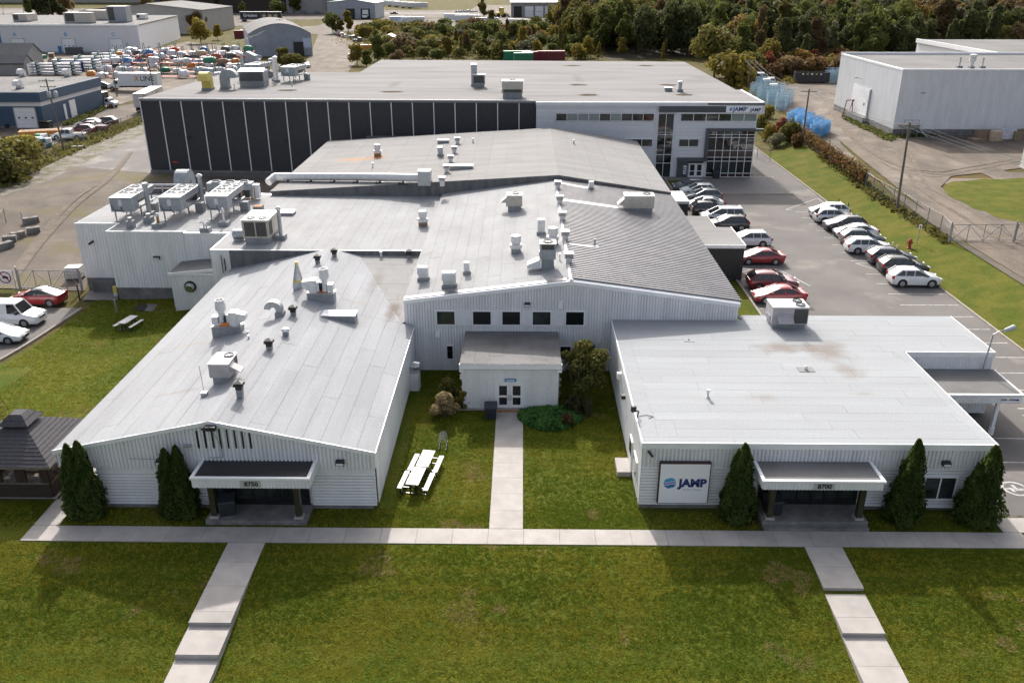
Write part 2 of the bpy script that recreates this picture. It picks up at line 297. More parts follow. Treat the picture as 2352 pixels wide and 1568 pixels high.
def sheet(name,poly,dz,mat,step=3.0,zf=None):
    poly=ccw(poly); m=MB(); xs=[p[0] for p in poly]; ys=[p[1] for p in poly]; zf=zf or tz
    x=math.floor(min(xs)/step)*step
    while x<max(xs):
        y=math.floor(min(ys)/step)*step
        while y<max(ys):
            c=clipconv(poly,[(x,y),(x+step,y),(x+step,y+step),(x,y+step)])
            if len(c)>2 and abs(area(c))>1e-5: m.add([(p[0],p[1],zf(*p)+dz) for p in c],[tuple(range(len(c)))])
            y+=step
        x+=step
    bm=bmesh.new(); me=m.mesh(name,mat); bm.from_mesh(me); bmesh.ops.remove_doubles(bm,verts=bm.verts,dist=.001); bm.to_mesh(me); bm.free()
    o=bpy.data.objects.new(name,me); col.objects.link(o); return struct(o)
def corr(m,p0,p1,z0,top,pitch=.2,depth=.04,out=.01):
    """ribbed sheet from p0 to p1, outside on the right hand of the direction"""
    dx,dy=p1[0]-p0[0],p1[1]-p0[1]; L=math.hypot(dx,dy); dx/=L; dy/=L; nx,ny=dy,-dx
    f=(lambda t:top) if not callable(top) else top; g=(lambda t:z0) if not callable(z0) else z0
    ts=[]; n=max(1,int(round(L/pitch))); pt=L/n
    for i in range(n):
        a=i*pt; ts+=[(a,0),(a+.26*pt,0),(a+.36*pt,1),(a+.9*pt,1)]
    ts.append((L,0)); vs=[]
    for t,k in ts:
        e=out+depth*k; x,y=p0[0]+dx*t+nx*e,p0[1]+dy*t+ny*e; vs+= [(x,y,g(t)),(x,y,f(t))]
    return m.add(vs,[(2*i,2*i+2,2*i+3,2*i+1) for i in range(len(ts)-1)])
def strips(parent,name,poly,pl,mat,axis='y',width=1.0,seg=8.0,thick=.012,base=.02,seed=1):
    """membrane sheets laid side by side on the plane pl, each its own part"""
    r=random.Random(seed); poly=ccw(poly); a,b,c=pl; xs=[p[0] for p in poly]; ys=[p[1] for p in poly]
    u0,u1,v0,v1=(min(xs),max(xs),min(ys),max(ys)) if axis=='y' else (min(ys),max(ys),min(xs),max(xs))
    n=max(1,round((u1-u0)/width)); wd=(u1-u0)/n; g=.006
    for i in range(n):
        v=v0-r.random()*seg
        while v<v1:
            e=v+seg*r.uniform(.85,1.1); q0,q1,s0,s1=u0+i*wd+g,u0+(i+1)*wd-g,v+g,e-g
            rect=[(q0,s0),(q1,s0),(q1,s1),(q0,s1)] if axis=='y' else [(s0,q0),(s1,q0),(s1,q1),(s0,q1)]
            p=clipconv(ccw(rect),poly); v=e
            if len(p)<3 or abs(area(p))<.05: continue
            h=base+thick*r.uniform(.6,1.4)
            m=MB(); m.prism(p,lambda x,y:a*x+b*y+c+.001,lambda x,y,h=h:a*x+b*y+c+h); m.build(name,mat,parent)
def slab(m,poly,z0,z1): return m.prism(ccw(poly),z0,z1)
def win(parent,x0,x1,z0,z1,Y,frame=.07,glass='glass',mull=(),depth=.1,fm='trim',name='window',hm=()):
    """window in a wall facing -Y at Y: frame bars proud of the wall, glass set back"""
    m=MB(); y0=Y-depth
    m.box(x0,x1,y0,Y,z0,z0+frame); m.box(x0,x1,y0,Y,z1-frame,z1); m.box(x0,x0+frame,y0,Y,z0+frame,z1-frame); m.box(x1-frame,x1,y0,Y,z0+frame,z1-frame)
    cuts=[x0+frame]+[x0+(x1-x0)*t for t in mull]+[x1-frame]
    for t in mull: xm=x0+(x1-x0)*t; m.box(xm-frame*.4,xm+frame*.4,y0+.01,Y,z0+frame,z1-frame)
    f=m.build(name,M[fm],parent)
    for a,b in zip(cuts[:-1],cuts[1:]):
        g=glass[rng.randrange(len(glass))] if isinstance(glass,(list,tuple)) else glass
        q=MB(); q.box(a,b,Y-.03,Y-.005,z0+frame,z1-frame); q.build('pane',M[g],f)
    return f
# ================================================================== GROUND
def ground():
    def axis(lo,hi,f0,f1,st,gr=1.22):
        a=[]; v=f0
        while v<=f1: a.append(v); v+=st
        s=st; v=a[-1]
        while v<hi: s*=gr; v+=s; a.append(min(v,hi))
        s=st; v=f0
        while v>lo: s*=gr; v-=s; a.insert(0,max(v,lo))
        return a
    xs=axis(-1500,1500,-82,66,2.0); ys=axis(-60,3500,-10,130,2.0)
    m=MB(); n=len(ys)
    vs=[(x,y,tz(x,y)-.06+(0 if abs(x)<80 and y<250 else .0)) for x in xs for y in ys]
    m.add(vs,[(i*n+j,(i+1)*n+j,(i+1)*n+j+1,i*n+j+1) for i in range(len(xs)-1) for j in range(n-1)])
    struct(m.build('ground',M['weeds'],smooth=True))
ground()
M['yard']=pmat('yard_dirt',(.155,.124,.098),(.09,.074,.06),rough=1,scale=.22,lo=.35,hi=.65,fine=.3,fscale=7,bump=.6,bscale=11,c3=(.12,.1,.04),s3=.12,t3=.53,bdist=.08)
M['verge']=pmat('stony_verge',(.22,.2,.18),(.1,.095,.04),rough=1,scale=.5,lo=.4,hi=.6,fine=.45,fscale=4,bump=1,bscale=5,bdist=.15)
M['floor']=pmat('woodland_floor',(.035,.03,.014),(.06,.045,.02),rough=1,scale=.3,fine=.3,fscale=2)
V2=lambda *a:[tuple(p) for p in a]
struct(sheet('lawn',V2((-40.6,58),(-30,45),(-80,45),(-80,4),(80,4),(80,38.6),(26,38.6),(26,58),(20.4,58),(20.4,92),(15,92),(15,58),(-26,58),(-26,78),(-39.6,78),(-39.6,72.3)),0.0,M['lawn'],2.0))
struct(sheet('grass_bank',V2((38.98,4),(80,4),(80,60),(52,84),(45.5,90),(45.5,140),(38.98,140)),0.0,M['bank'],2.0))
struct(sheet('parking_lot',V2((25.4,38.6),(38.8,38.6),(38.8,200),(33.2,200),(33.2,122),(16,122),(16,92),(20.4,92),(20.4,58),(25.4,52)),.01,M['asphalt'],3.0))
struct(sheet('side_lot',V2((-80,40),(-46,46),(-41.2,60.4),(-40.3,72.5),(-75,73)),.012,M['asphalt'],2.0))
struct(sheet('yard_gravel',[(lambda p:(p.x,p.y))(gat(x,y)) for x,y in ((-200,655),(195,668),(215,600),(400,560),(400,400),(345,398),(176,383),(110,415),(0,452),(-200,520))],.014,M['yard'],2.0))
struct(sheet('side_driveway',[(lambda p:(p.x,p.y))(gat(x,y)) for x,y in ((176,383),(345,398),(480,405),(760,412),(760,330),(420,262),(331,262),(331,308))],.02,M['asphalt'],3.0))
struct(sheet('stony_verge',[(lambda p:(p.x,p.y))(gat(x,y)) for x,y in ((176,383),(331,308),(331,285),(250,315),(150,360),(60,405),(0,430),(0,452),(110,415))],.012,M['verge'],3.0))
gp=lambda L,z=0:[(lambda p:(p.x,p.y))(at(x,y,z)) for x,y in L]
struct(sheet('storage_yard',gp([(0,330),(0,285),(60,290),(240,250),(330,235),(345,255),(280,280),(130,330),(40,365)]),.02,M['gravel'],6))
struct(sheet('back_yard',gp([(-260,225),(-60,140),(60,125),(330,118),(430,96),(600,116),(600,170),(540,180),(330,225),(240,250),(225,215),(90,200)]),.03,M['dirt'],8))
struct(sheet('gravel_road',gp([(545,185),(690,165),(716,118),(735,70),(785,88),(830,95),(842,106),(838,118),(800,165),(790,185)]),.04,M['dirt'],8))
struct(sheet('far_yard',gp([(555,70),(730,60),(760,47),(890,47),(1180,36),(1420,40),(1420,52),(1200,68),(1100,66),(930,66),(880,70),(800,72),(740,80)]),.05,M['gravel'],20))
struct(sheet('far_paving',gp([(-400,60),(60,44),(330,50),(420,64),(560,60),(640,46),(900,44),(1180,38),(1180,24),(700,24),(-400,16)]),.03,M['gravel'],30))
struct(sheet('far_field',gp([(1060,34),(1400,34),(1420,16),(1100,12)]),.04,M['dirt'],30))
struct(sheet('far_street',gp([(-300,28),(560,34),(1150,33),(1150,29),(560,29),(-300,20)]),.06,M['asphalt'],30))
# right hand yard (about 1.2 m above the car park)
yp=lambda L:[(lambda p:(p.x,p.y))(gat(x,y)) for x,y in L]
struct(sheet('upper_yard',yp([(1755,205),(1840,190),(1960,185),(2900,250),(2900,700),(2352,560),(2352,470),(2215,440),(2165,425),(2190,405),(2352,385),(2352,320),(2040,318),(1930,275),(1900,262),(1945,240),(1930,330),(2060,455),(2200,560),(2352,655),(2500,760),(2352,600),(2160,505),(1985,395),(1870,305),(1790,250)]),.02,M['gravel'],4))
struct(sheet('yard_track',yp([(1950,235),(2000,262),(2030,285),(2050,318),(2352,322),(2352,386),(2185,405),(2160,430),(2230,470),(2352,492),(2352,640),(2230,565),(2090,455),(1960,350),(1890,290),(1860,235),(1900,215)]),.03,M['dirt'],4))
struct(sheet('yard_grass',yp([(2167,436),(2172,424),(2190,417),(2225,416),(2260,411),(2300,413),(2345,409),(2420,418),(2420,520),(2372,517),(2330,509),(2290,501),(2262,486),(2235,480),(2210,464),(2183,455)]),.045,M['bank'],3))
struct(sheet('rear_gravel',V2((-56,89),(-26.7,89),(-26.7,124.3),(-56,124.3)),.008,M['gravel'],2.0))
M['track']=pmat('tyre_track',(.19,.16,.13),(.14,.118,.097),rough=1,scale=.8,lo=.4,hi=.6,fine=.2,fscale=5,spec=.1)
tk=MB(); rt=random.Random(8); tki=[0]
def trackarc(pts,w=.32):
    P=[gat(*p) for p in pts]; Q=[]
    for i in range(len(P)-1):
        for k in range(6):
            t=k/6; a=P[max(0,i-1)]; b=P[i]; c=P[i+1]; d=P[min(len(P)-1,i+2)]
            Q.append(.5*((2*b)+(c-a)*t+(2*a-5*b+4*c-d)*t*t+(3*b-a-3*c+d)*t*t*t))
    Q.append(P[-1]); tki[0]+=1
    for a,b in zip(Q[:-1],Q[1:]):
        d=(b-a); d.z=0; d.normalize(); n=Vector((-d.y,d.x,0))*w/2
        tk.add([(p.x,p.y,tz(p.x,p.y)+.045+.0018*tki[0]) for p in(a+n,a-n,b-n,b+n)],[(0,1,2,3)])
for k in range(9):
    o=rt.uniform(-14,14); e=rt.uniform(-9,9)
    for q in(0,3.2): trackarc([(1905+o+q,232+e),(1950+o+q,300+e),(2040+o+q,372+e*1.3),(2140+o+q,400+e*1.6),(2200+o*1.4+q,396+e),(2330+o+q,372+e)] if k%3 else [(2060+o+q,330+e),(2085+o+q,380+e),(2120+o*.6+q,430+e),(2200+o+q,480+e),(2330+o+q,560+e)])
for k in range(5):
    o=rt.uniform(-20,25); e=rt.uniform(-10,10)
    for q in(0,3.4): trackarc([(30+o+q,640+e),(90+o+q,560+e),(170+o+q,470+e),(250+o*.5+q,410+e*.4),(300+q,350)])
struct(tk.build('tyre_tracks',M['track'],fix=False))
# office forecourt of pavers
pv=thing('office_forecourt',None,None); pv['kind']='structure'
fx0,fx1,fy0,fy1=20.2,35.6,111.6,122.0
m=MB(); m.box(fx0-.15,fx1+.15,fy0-.15,fy1,-.05,.11); m.build('kerb_edge',M['kerb'],pv)
m=MB(); px,py=.8,.4
for j in range(int((fy1-fy0-.1)/py)):
    for i in range(int((fx1-fx0)/px)):
        x=fx0+i*px+(.4 if j%2 else 0); y=fy0+j*py
        if x+px<fx1+.1 and not(x<24.5 and 114<y<119.2 and x<23.6): m.box(x+.012,x+px-.012,y+.012,y+py-.012,.1,.135+rng.uniform(-.006,.006))
o=m.build('paver_field',M['paver'],pv); o['kind']='stuff'
m=MB(); m.box(20.3,23.7,114,119.2,.1,.16); m.build('grass_patch',M['lawn'],pv)
# ------------------------------------------------------------------ concrete walks: every slab its own piece
def walk(name,slabs):
    w=thing(name,None,None); w['kind']='structure'
    for (x0,x1,y0,y1,za,zb) in slabs:
        m=MB(); g=.007
        m.add([(x0+g,y0+g,za-.4),(x1-g,y0+g,za-.4),(x1-g,y1-g,zb-.4),(x0+g,y1-g,zb-.4),(x0+g,y0+g,za),(x1-g,y0+g,za),(x1-g,y1-g,zb),(x0+g,y1-g,zb)],[(0,3,2,1),(4,5,6,7),(0,1,5,4),(1,2,6,5),(2,3,7,6),(3,0,4,7)])
        m.build('paving_slab',M['concrete'],w)
sl_=[]; n=28
xs=[-25.9+i*(26.2+25.9)/n for i in range(n+1)]
walk('front_walk',[(xs[i],xs[i+1],36.07,37.38,.05,.05) for i in range(n)])
walk('courtyard_walk',[(-1.68,.11,37.4+i*1.64,37.4+(i+1)*1.64,.05,.05) for i in range(8)])
walk('side_walk',[(-25.9,-24.55,37.4+i*1.5,37.4+(i+1)*1.5,.05,.05-.0*i) for i in range(14)])
def frontpath(x0,x1,steps):
    s=[]; y=36.05; z=.05
    for k in range(8):
        y2=y-1.75 if k else y-1.55
        if steps and y2<steps[0]: y2=steps[0]
        z2=z-.035; s.append((x0,x1,y2,y,z2,z)); y=y2; z=z2
        if steps and abs(y-steps[0])<.01: z-=.19; steps=steps[1:]
        if y<23: break
    while y>20: s.append((x0,x1,y-1.7,y,z-.03,z)); y-=1.7; z-=.03
    return s
walk('left_front_path',frontpath(-15.08,-13.15,[30.3,28.5])); walk('right_front_path',frontpath(14.5,16.42,[32.95,30.2]))
walk('right_corner_walk',[(26.2-.9+i*.0,27.8,37.4+i*1.3,38.7+i*1.3,.05,.05) for i in range(1)])
# kerbs
def kerb(name,pts,h=.13,w=.16):
    k=thing(name,None,None); k['kind']='structure'
    for a,b in zip(pts[:-1],pts[1:]):
        L=math.hypot(b[0]-a[0],b[1]-a[1]); n=max(1,round(L/3)); 
        for i in range(n):
            p=[a[0]+(b[0]-a[0])*t for t in((i+.004)/n,(i+.996)/n)]; q=[a[1]+(b[1]-a[1])*t for t in((i+.004)/n,(i+.996)/n)]
            dx,dy=(b[0]-a[0])/L*w/2,(b[1]-a[1])/L*w/2
            m=MB(); m.prism(ccw([(p[0]-dy,q[0]+dx),(p[0]+dy,q[0]-dx),(p[1]+dy,q[1]-dx),(p[1]-dy,q[1]+dx)]),lambda x,y:tz(x,y)-.1,lambda x,y:tz(x,y)+h); m.build('kerb_stone',M['kerb'],k)
kerb('right_kerb',[(38.86,28),(38.86,150)]); kerb('lot_kerb',[(20.45,58.5),(20.45,92)]); kerb('left_kerb',[(-46,46.5),(-41.1,60.4),(-40.25,72.3)])
# parking bay lines and other paint
mk=thing('lot_markings',None,None); mk['kind']='structure'
def mline(a,b,wd=.11):
    a=Vector(a);b=Vector(b);d=(b-a).normalized();n=Vector((-d.y,d.x))*wd/2
    m=MB(); q=[a+n,a-n,b-n,b+n]; m.add([(p.x,p.y,.016) for p in q],[(0,1,2,3)]); m.build('painted_line',M['line'],mk)
for i in range(12):
    y=48.6+i*2.78
    if abs(y-82.0)>1.6: mline((33.4,y-.0),(38.5,y))
for i in range(8): mline((33.4,83.4+i*2.75),(38.5,83.4+i*2.75))
for i in range(14):
    y=66.9+i*2.9
    if not 74<y<81: mline((20.7,y),(25.3,y))
for a,b in (((33.6,82.6),(38.4,82.6)),((33.6,82.6),(34.9,80.6)),((34.9,80.6),(38.4,80.6)),((36,80.6),(37,82.6))): mline(a,b)
for a,b in (((20.7,77.2),(25.3,80.6)),((20.7,80.6),(25.3,80.6)),((25.3,80.6),(27,75.6)),((22.5,77.0),(25.6,79.3)),((20.7,79),(22.6,80.5)),((24,76.4),(26.2,78))): mline(a,b)
tri=[(32.5,103.6),(38.3,103.6),(38.3,109.5)]
for i in range(3): mline(tri[i],tri[(i+1)%3])
for i in range(1,7): t=i/7; mline((32.5+5.8*t,103.6),(38.3,103.6+5.9*(1-t)*0+5.9*t*.0+ (5.9*(t*.3))),.09)
for i in range(7): mline((33.4+i*.75,47.0+i*.15),(34.6+i*.7,50.2-i*.1),.1)
mline((33.2,50.4),(38.4,50.4)); mline((33.0,46.9),(38.4,47.9))
for i in range(3): mline((27.5,41.6+i*2.9),(32,41.5+i*2.9))
c=gat(2332,1122); ring=MB()
for k in range(20):
    t0,t1=2*PI*k/20,2*PI*(k+1)/20; ring.add([(c.x+r*math.cos(t),c.y+r*math.sin(t),.017) for r,t in((.75,t0),(.75,t1),(.6,t1),(.6,t0))],[(0,1,2,3)])
ring.add([(c.x+x,c.y+y,.017) for x,y in((-.1,.4),(.1,.4),(.15,-.1),(-.05,-.1))],[(0,1,2,3)]); ring.add([(c.x+x,c.y+y,.017) for x,y in((-.05,-.1),(.4,-.1),(.4,-.22),(-.05,-.22))],[(0,1,2,3)]); ring.add([(c.x+x,c.y+y,.017) for x,y in((-.35,.1),(-.2,.1),(-.1,-.35),(-.3,-.3))],[(0,1,2,3)])
ring.build('wheelchair_symbol',M['line'],mk)
# ================================================================== FRONT LEFT BUILDING (8750)
def boards(parent,segs,Y,z0,z1,h=.19):
    n=round((z1-z0)/h); h=(z1-z0)/n; cache={}
    for x0,x1 in segs:
        m=MB(); m.extr([(-.004,0),(-.006,.05),(-.085,.062),(-.075,h-.002),(-.004,h-.002)],x0,x1,axis='x'); me=m.mesh('siding_board',M['siding_b']); fixnormals(me)
        for k in range(n):
            o=bpy.data.objects.new('siding_board',me); col.objects.link(o); o.parent=parent; o.location=Vector((0,Y,z0+k*h))-wloc(parent)
def porch(parent,x0,x1,y0,Y,zs,steps,cz0,cz1,cx0,cx1,num,roofm):
    m=MB(); m.box(x0,x1,y0,Y,0.0,zs); 
    if steps: m.box(x0+.02,x1-.02,y0-.32,y0,0.0,zs*.5)
    m.build('porch_slab',M['conc_dark'],parent)
    for cx in (x0+.42,x1-.42):
        m=MB(); m.box(cx-.15,cx+.15,y0+.2,y0+.5,zs+.12,cz0+.05); c=m.build('column',M['bronze'],parent)
        m=MB(); m.box(cx-.24,cx+.24,y0+.11,y0+.59,zs,zs+.12); m.build('plinth',M['concrete'],c)
    # canopy: ribbed fascia all round, slightly sloping top
    yf=y0-.25; m=MB(); m.box(cx0+.05,cx1-.05,yf+.05,Y-.02,cz0+.02,cz1-.06); can=m.build('canopy',M['trim'],parent)
    m=MB(); corr(m,(cx0,yf),(cx1,yf),cz0,cz1-.12,.19,.03); corr(m,(cx1,yf),(cx1,Y-.04),cz0,cz1-.12,.19,.03); corr(m,(cx0,Y-.04),(cx0,yf),cz0,cz1-.12,.19,.03); m.build('canopy_fascia',M['siding'],can,fix=False)
    m=MB(); 
    for a,b,c,d in((cx0-.08,cx1+.08,yf-.08,yf+.1),(cx0-.08,cx0+.1,yf+.1,Y-.04),(cx1-.1,cx1+.08,yf+.1,Y-.04)): m.box(a,b,c,d,cz1-.12,cz1)
    m.build('canopy_edge',M['trim'],can)
    m=MB(); m.box(cx0+.1,cx1-.1,yf+.1,Y-.05,cz1-.1,cz1-.045); m.build('canopy_roof',roofm,can)
    text(num,.36,((cx0+cx1)/2+.05,yf-.075,(cz0+cz1)/2-.05),FRONT,M['numbers'],can,'house_number',bold=.012)
    m=MB(); m.box((cx0+cx1)/2-.5,(cx0+cx1)/2+.55,yf-.065,yf-.04,cz0+.05,cz1-.16); m.build('number_plate',M['numplate'],can)
    # glazed entrance wall
    m=MB(); fz=cz0-.05; fy=Y-.02
    xs=[x0+.15+(x1-x0-.3)*t for t in(0,.1,.22,.40,.54,.68,.82,1)]
    for x in xs: m.box(x-.06,x+.06,fy-.12,fy,zs,fz)
    m.box(xs[0],xs[-1],fy-.1,fy-.01,zs,zs+.3); m.box(xs[0],xs[-1],fy-.1,fy-.01,fz-.25,fz); fr=m.build('entrance_frame',M['black'],parent)
    for a,b in zip(xs[:-1],xs[1:]):
        m=MB(); m.box(a+.06,b-.06,fy-.05,fy-.03,zs+.3,fz-.25); m.build('pane',M['glass2'],fr)
M['bronze']=pmat('bronze_column',(.03,.03,.018),(.05,.045,.02),rough=.3,scale=2); M['numbers']=pmat('number_black',(.02,.02,.025),rough=.5); M['numplate']=pmat('number_plate',(.45,.45,.42),rough=.6)
def walllight(parent,x,Y,z,w=.34,name='wall_light'):
    m=MB(); m.extr([(Y,z),(Y-.1,z),(Y-.28,z-.05),(Y-.28,z-.24),(Y,z-.24)],x-w/2,x+w/2,axis='x'); o=m.build(name,M['blackplastic'],parent)
    m=MB(); m.box(x-w/2+.03,x+w/2-.03,Y-.292,Y-.281,z-.21,z-.1); m.build('lens',M['lamp_white'],o); return o
A=thing('office_building','white front left building numbered 8750 with low gabled roof','building',(-16.3,39.2,0))
AX0,AX1,AR,AY,AYR=-24.95,-7.75,-16.3,39.2,69.25; AZE,AZR=3.62,5.45
aL=((AZR-AZE)/(AR-AX0)); aR=((AZR-AZE)/(AX1-AR))
plAL=(aL,0,AZR-aL*AR); plAR=(-aR,0,AZR+aR*AR)
m=MB(); m.box(-22.85,-7.9,AY,AYR,.2,2.6); m.build('wall',M['siding'],A)
m=MB(); m.box(-22.9,-8.06,AY-.03,AYR,-1.2,.2); m.build('foundation',M['conc_dark'],A)
boards(A,[(-22.9,-16.9),(-11.35,-7.86)],AY,.2,2.3); m=MB(); m.box(-22.9,-16.9,AY-.04,AY,2.3,2.56); m.build('cover_trim',M['siding'],A); m=MB(); m.box(-11.35,-7.86,AY-.04,AY,2.3,2.56); m.build('cover_trim',M['siding'],A)
top=lambda t:(lambda x:min(plAL[0]*x+plAL[2],plAR[0]*x+plAR[2])-.1)(AX0+.1+t)
m=MB(); corr(m,(AX0+.1,AY-.06),(AX1-.1,AY-.06),2.56,top,.21,.085); m.build('gable_cladding',M['siding'],A,fix=False)
m=MB(); m.add([(AX0+.1,AY-.04,2.56),(AX1-.1,AY-.04,2.56),(AX1-.1,AY-.04,AZE-.1),(AR,AY-.04,AZR-.1),(AX0+.1,AY-.04,AZE-.1)],[(0,1,2,3,4)]); m.quad((AX0+.1,AY-.1,2.56),(AX1-.1,AY-.1,2.56),(AX1-.1,AYR,2.56),(AX0+.1,AYR,2.56)); m.build('soffit',M['trim'],A,fix=False)
m=MB(); corr(m,(AX1-.1,AY-.1),(AX1-.1,AYR-12.5),lambda t:.15 if t>.3 else 2.56,AZE-.12,.21,.03); m.build('side_cladding',M['siding'],A,fix=False)
m=MB(); corr(m,(AX0+.1,AYR),(AX0+.1,AY-.1),2.56,AZE-.12,.21,.03); m.build('left_fascia',M['siding'],A,fix=False)
m=MB()
for x0,x1 in((-17.08,-14.28),):
    for k in range(8):
        x=x0+k*.4; h=5.02-.12*abs(k-3.2)*.35; m.box(x-.045,x+.045,AY-.175,AY-.13,3.85,min(h,top(x-AX0-.1)-.12))
m.build('louver_slots',M['black'],A)
m=MB(); hole=lambda:0
m.prism([(AX0,AY-.16),(AR,AY-.16),(AR,AYR),(AX0,AYR)],lambda x,y:plAL[0]*x+plAL[2]-.16,lambda x,y:plAL[0]*x+plAL[2])
m.prism([(AR,AY-.16),(AX1,AY-.16),(AX1,56.6),(AR,56.6)],lambda x,y:plAR[0]*x+plAR[2]-.16,lambda x,y:plAR[0]*x+plAR[2]); m.prism([(AR,56.6),(-8.6,56.6),(-13.8,AYR),(AR,AYR)],lambda x,y:plAR[0]*x+plAR[2]-.16,lambda x,y:plAR[0]*x+plAR[2]); m.build('roof',M['seam'],A)
strips(A,'roof_sheet',[(AX0+.02,AY-.15),(AR-.02,AY-.15),(AR-.02,AYR),(AX0+.02,AYR)],plAL,M['memA'],'y',.97,7.5,seed=3)
strips(A,'roof_sheet',[(AR+.02,AY-.15),(AX1-.02,AY-.15),(AX1-.02,56.58),(AR+.02,56.58)],plAR,M['memA'],'y',.97,6.5,seed=4)
strips(A,'roof_sheet',[(AR+.02,56.6),(-8.6,56.6),(-13.8,AYR),(AR+.02,AYR)],plAR,M['memA'],'y',.97,6.5,seed=6)
m=MB(); m.add([(AR-.35,AY-.15,AZR-.03),(AR,AY-.15,AZR+.055),(AR+.35,AY-.15,AZR-.03),(AR-.35,AYR-.2,AZR-.03),(AR,AYR-.2,AZR+.055),(AR+.35,AYR-.2,AZR-.03)],[(0,1,4,3),(1,2,5,4)]); m.build('ridge_cap',M['memA'],A)
m=MB()
for xa,xb,pl in((AX0,AR,plAL),(AR,AX1,plAR)):
    m.add([(xa,AY-.2,pl[0]*xa+pl[2]-.2),(xb,AY-.2,pl[0]*xb+pl[2]-.2),(xb,AY-.2,pl[0]*xb+pl[2]+.035),(xa,AY-.2,pl[0]*xa+pl[2]+.035),(xa,AY-.12,pl[0]*xa+pl[2]+.035),(xb,AY-.12,pl[0]*xb+pl[2]+.035)],[(0,1,2,3),(3,2,5,4)])
m.build('rake_trim',M['trim'],A,fix=False)
m=MB(); m.box(AX1,AX1+.04,AY-.2,56.6,AZE-.22,AZE+.03); m.build('eave_trim',M['trim'],A)
porch(A,-16.75,-11.4,37.6,AY,.3,False,2.5,3.12,-17.0,-10.95,'8750',M['black'])
walllight(A,-19.2,AY-.17,3.2,.45); walllight(A,-9.62,AY-.17,3.22,.45)
m=MB(); m.tube([(-20.9,AY-.2,3.2),(-19.4,AY-.2,3.18)],.02); m.tube([(-16.25,AY-.2,5.0),(-15.9,AY-.22,4.1),(-15.85,AY-.22,3.35),(-16.6,AY-.22,3.3)],.022); m.build('conduit',M['galv'],A)
m=MB(); m.box(-16.45,-15.95,AY-.5,AY-.2,5.05,5.28); m.cyl((-16.6,AY-.55,5.2),(-16.45,AY-.3,5.25),.09,n=8); m.build('flood_light',M['blackplastic'],A)
m=MB(); m.obox((-17.6,AY-.3,4.0),.35,.2,.1); m.build('security_camera',M['galv'],A)
m=MB(); m.tube([(-16.95,AY-.12,2.5),(-16.9,AY-.12,.35)],.04,n=6); m.build('downpipe',M['trim'],A)
# duct on the courtyard wall
q=wallpt(939,848,56.6) if False else Vector((-7.7,54.3,2.9))
m=MB(); m.cyl((-7.85,53.9,1.75),(-7.55,53.9,1.75),.3,n=14); m.cyl((-7.55,53.9,1.75),(-7.3,53.9,1.75),.36,n=14); m.cyl((-7.3,53.9,1.75),(-7.12,53.9,1.75),.31,n=14); m.build('exhaust_duct',M['steel_bright'],A,sharp=.6)
m=MB(); corr(m,(-7.85,53.5),(-7.2,53.5),0,1.3,.2,.03); corr(m,(-7.2,53.5),(-7.2,54.3),0,1.3,.2,.03); m.quad((-7.85,53.5,1.3),(-7.2,53.5,1.3),(-7.2,54.3,1.3),(-7.85,54.3,1.3)); m.build('duct_enclosure',M['siding'],A,fix=False)
# cricket (valley roof) between left building and hall
cr=[(-13.8,AYR-.02),(-8.6,56.62),(-8.42,57.0),(-8.42,AYR-.02)]
plCR=None; M['memV']=membrane('valley_membrane',(.3,.295,.29),(.24,.235,.23),streak=(1,.6,1),stains=[(-9.5,58.7,.7,2.4,(.14,.11,.09),.75,.05),(-11.5,63,.6,3.6,(.19,.165,.145),.6,.05)])
p0,p1,p2=Vector((-13.8,69.25,4.915)),Vector((-8.57,56.6,3.80)),Vector((-8.42,69.25,4.85)); n_=(p1-p0).cross(p2-p0); plCR=(-n_.x/n_.z,-n_.y/n_.z,p0.dot(n_)/n_.z)
m=MB(); m.prism(ccw(cr),lambda x,y:plCR[0]*x+plCR[1]*y+plCR[2]-.25,lambda x,y:plCR[0]*x+plCR[1]*y+plCR[2]); V=m.build('valley_roof',M['seam'],A)
strips(V,'roof_sheet',cr,plCR,M['memV'],'x',1.0,5,seed=9)
# ================================================================== MIDDLE HALL
B=thing('gabled_hall','white ribbed hall in the middle with a half metal gabled roof','building',(3.4,57,0))
BX0,BX1,BR,BY,BYR=-8.45,15.5,3.45,56.95,88.5; BZ0,BZ1,BZR=5.55,5.4,7.05
bL=(BZR-BZ0)/(BR-BX0); bR=(BZR-BZ1)/(BX1-BR); plBL=(bL,0,BZR-bL*BR); plBR=(-bR,0,BZR+bR*BR)
zb_=lambda x:min(plBL[0]*x+plBL[2],plBR[0]*x+plBR[2])
m=MB(); m.extr([(BX0+.05,0),(BX1-.1,0),(BX1-.1,BZ1-.1),(BR,BZR-.1),(BX0+.05,BZ0-.1)],BY,BYR); m.build('wall',M['siding'],B)
m=MB(); corr(m,(BX0+.05,BY-.02),(BX1-.1,BY-.02),0.05,lambda t:zb_(BX0+.05+t)-.2,.205,.09); m.build('front_cladding',M['siding'],B,fix=False)
m=MB(); corr(m,(BX1-.1,BY),(BX1-.1,BYR),.05,BZ1-.15,.2,.04); corr(m,(BX0+.05,BYR),(BX0+.05,BY),.05,BZ0-.12,.2,.04); m.build('side_cladding',M['siding'],B,fix=False)
m=MB(); m.box(-6.2,4.6,BY-.145,BY-.06,3.6,4.82); m.build('window_band',M['siding_b'],B)
m=MB()
for xa,xb in((-4.75,-3.6),(-2.15,-1.5),(-.02,.68),(2.2,3.05)): m=MB(); corr(m,(xa,BY-.142),(xb,BY-.142),3.66,4.78,.07,.012); m.build('band_cladding',M['siding'],B,fix=False)
for x0 in(-6.17,-3.58,-1.48,.7,3.08): win(B,x0,x0+1.42,3.64,4.8,BY-.13,.075,['glass','glass2','glass'])
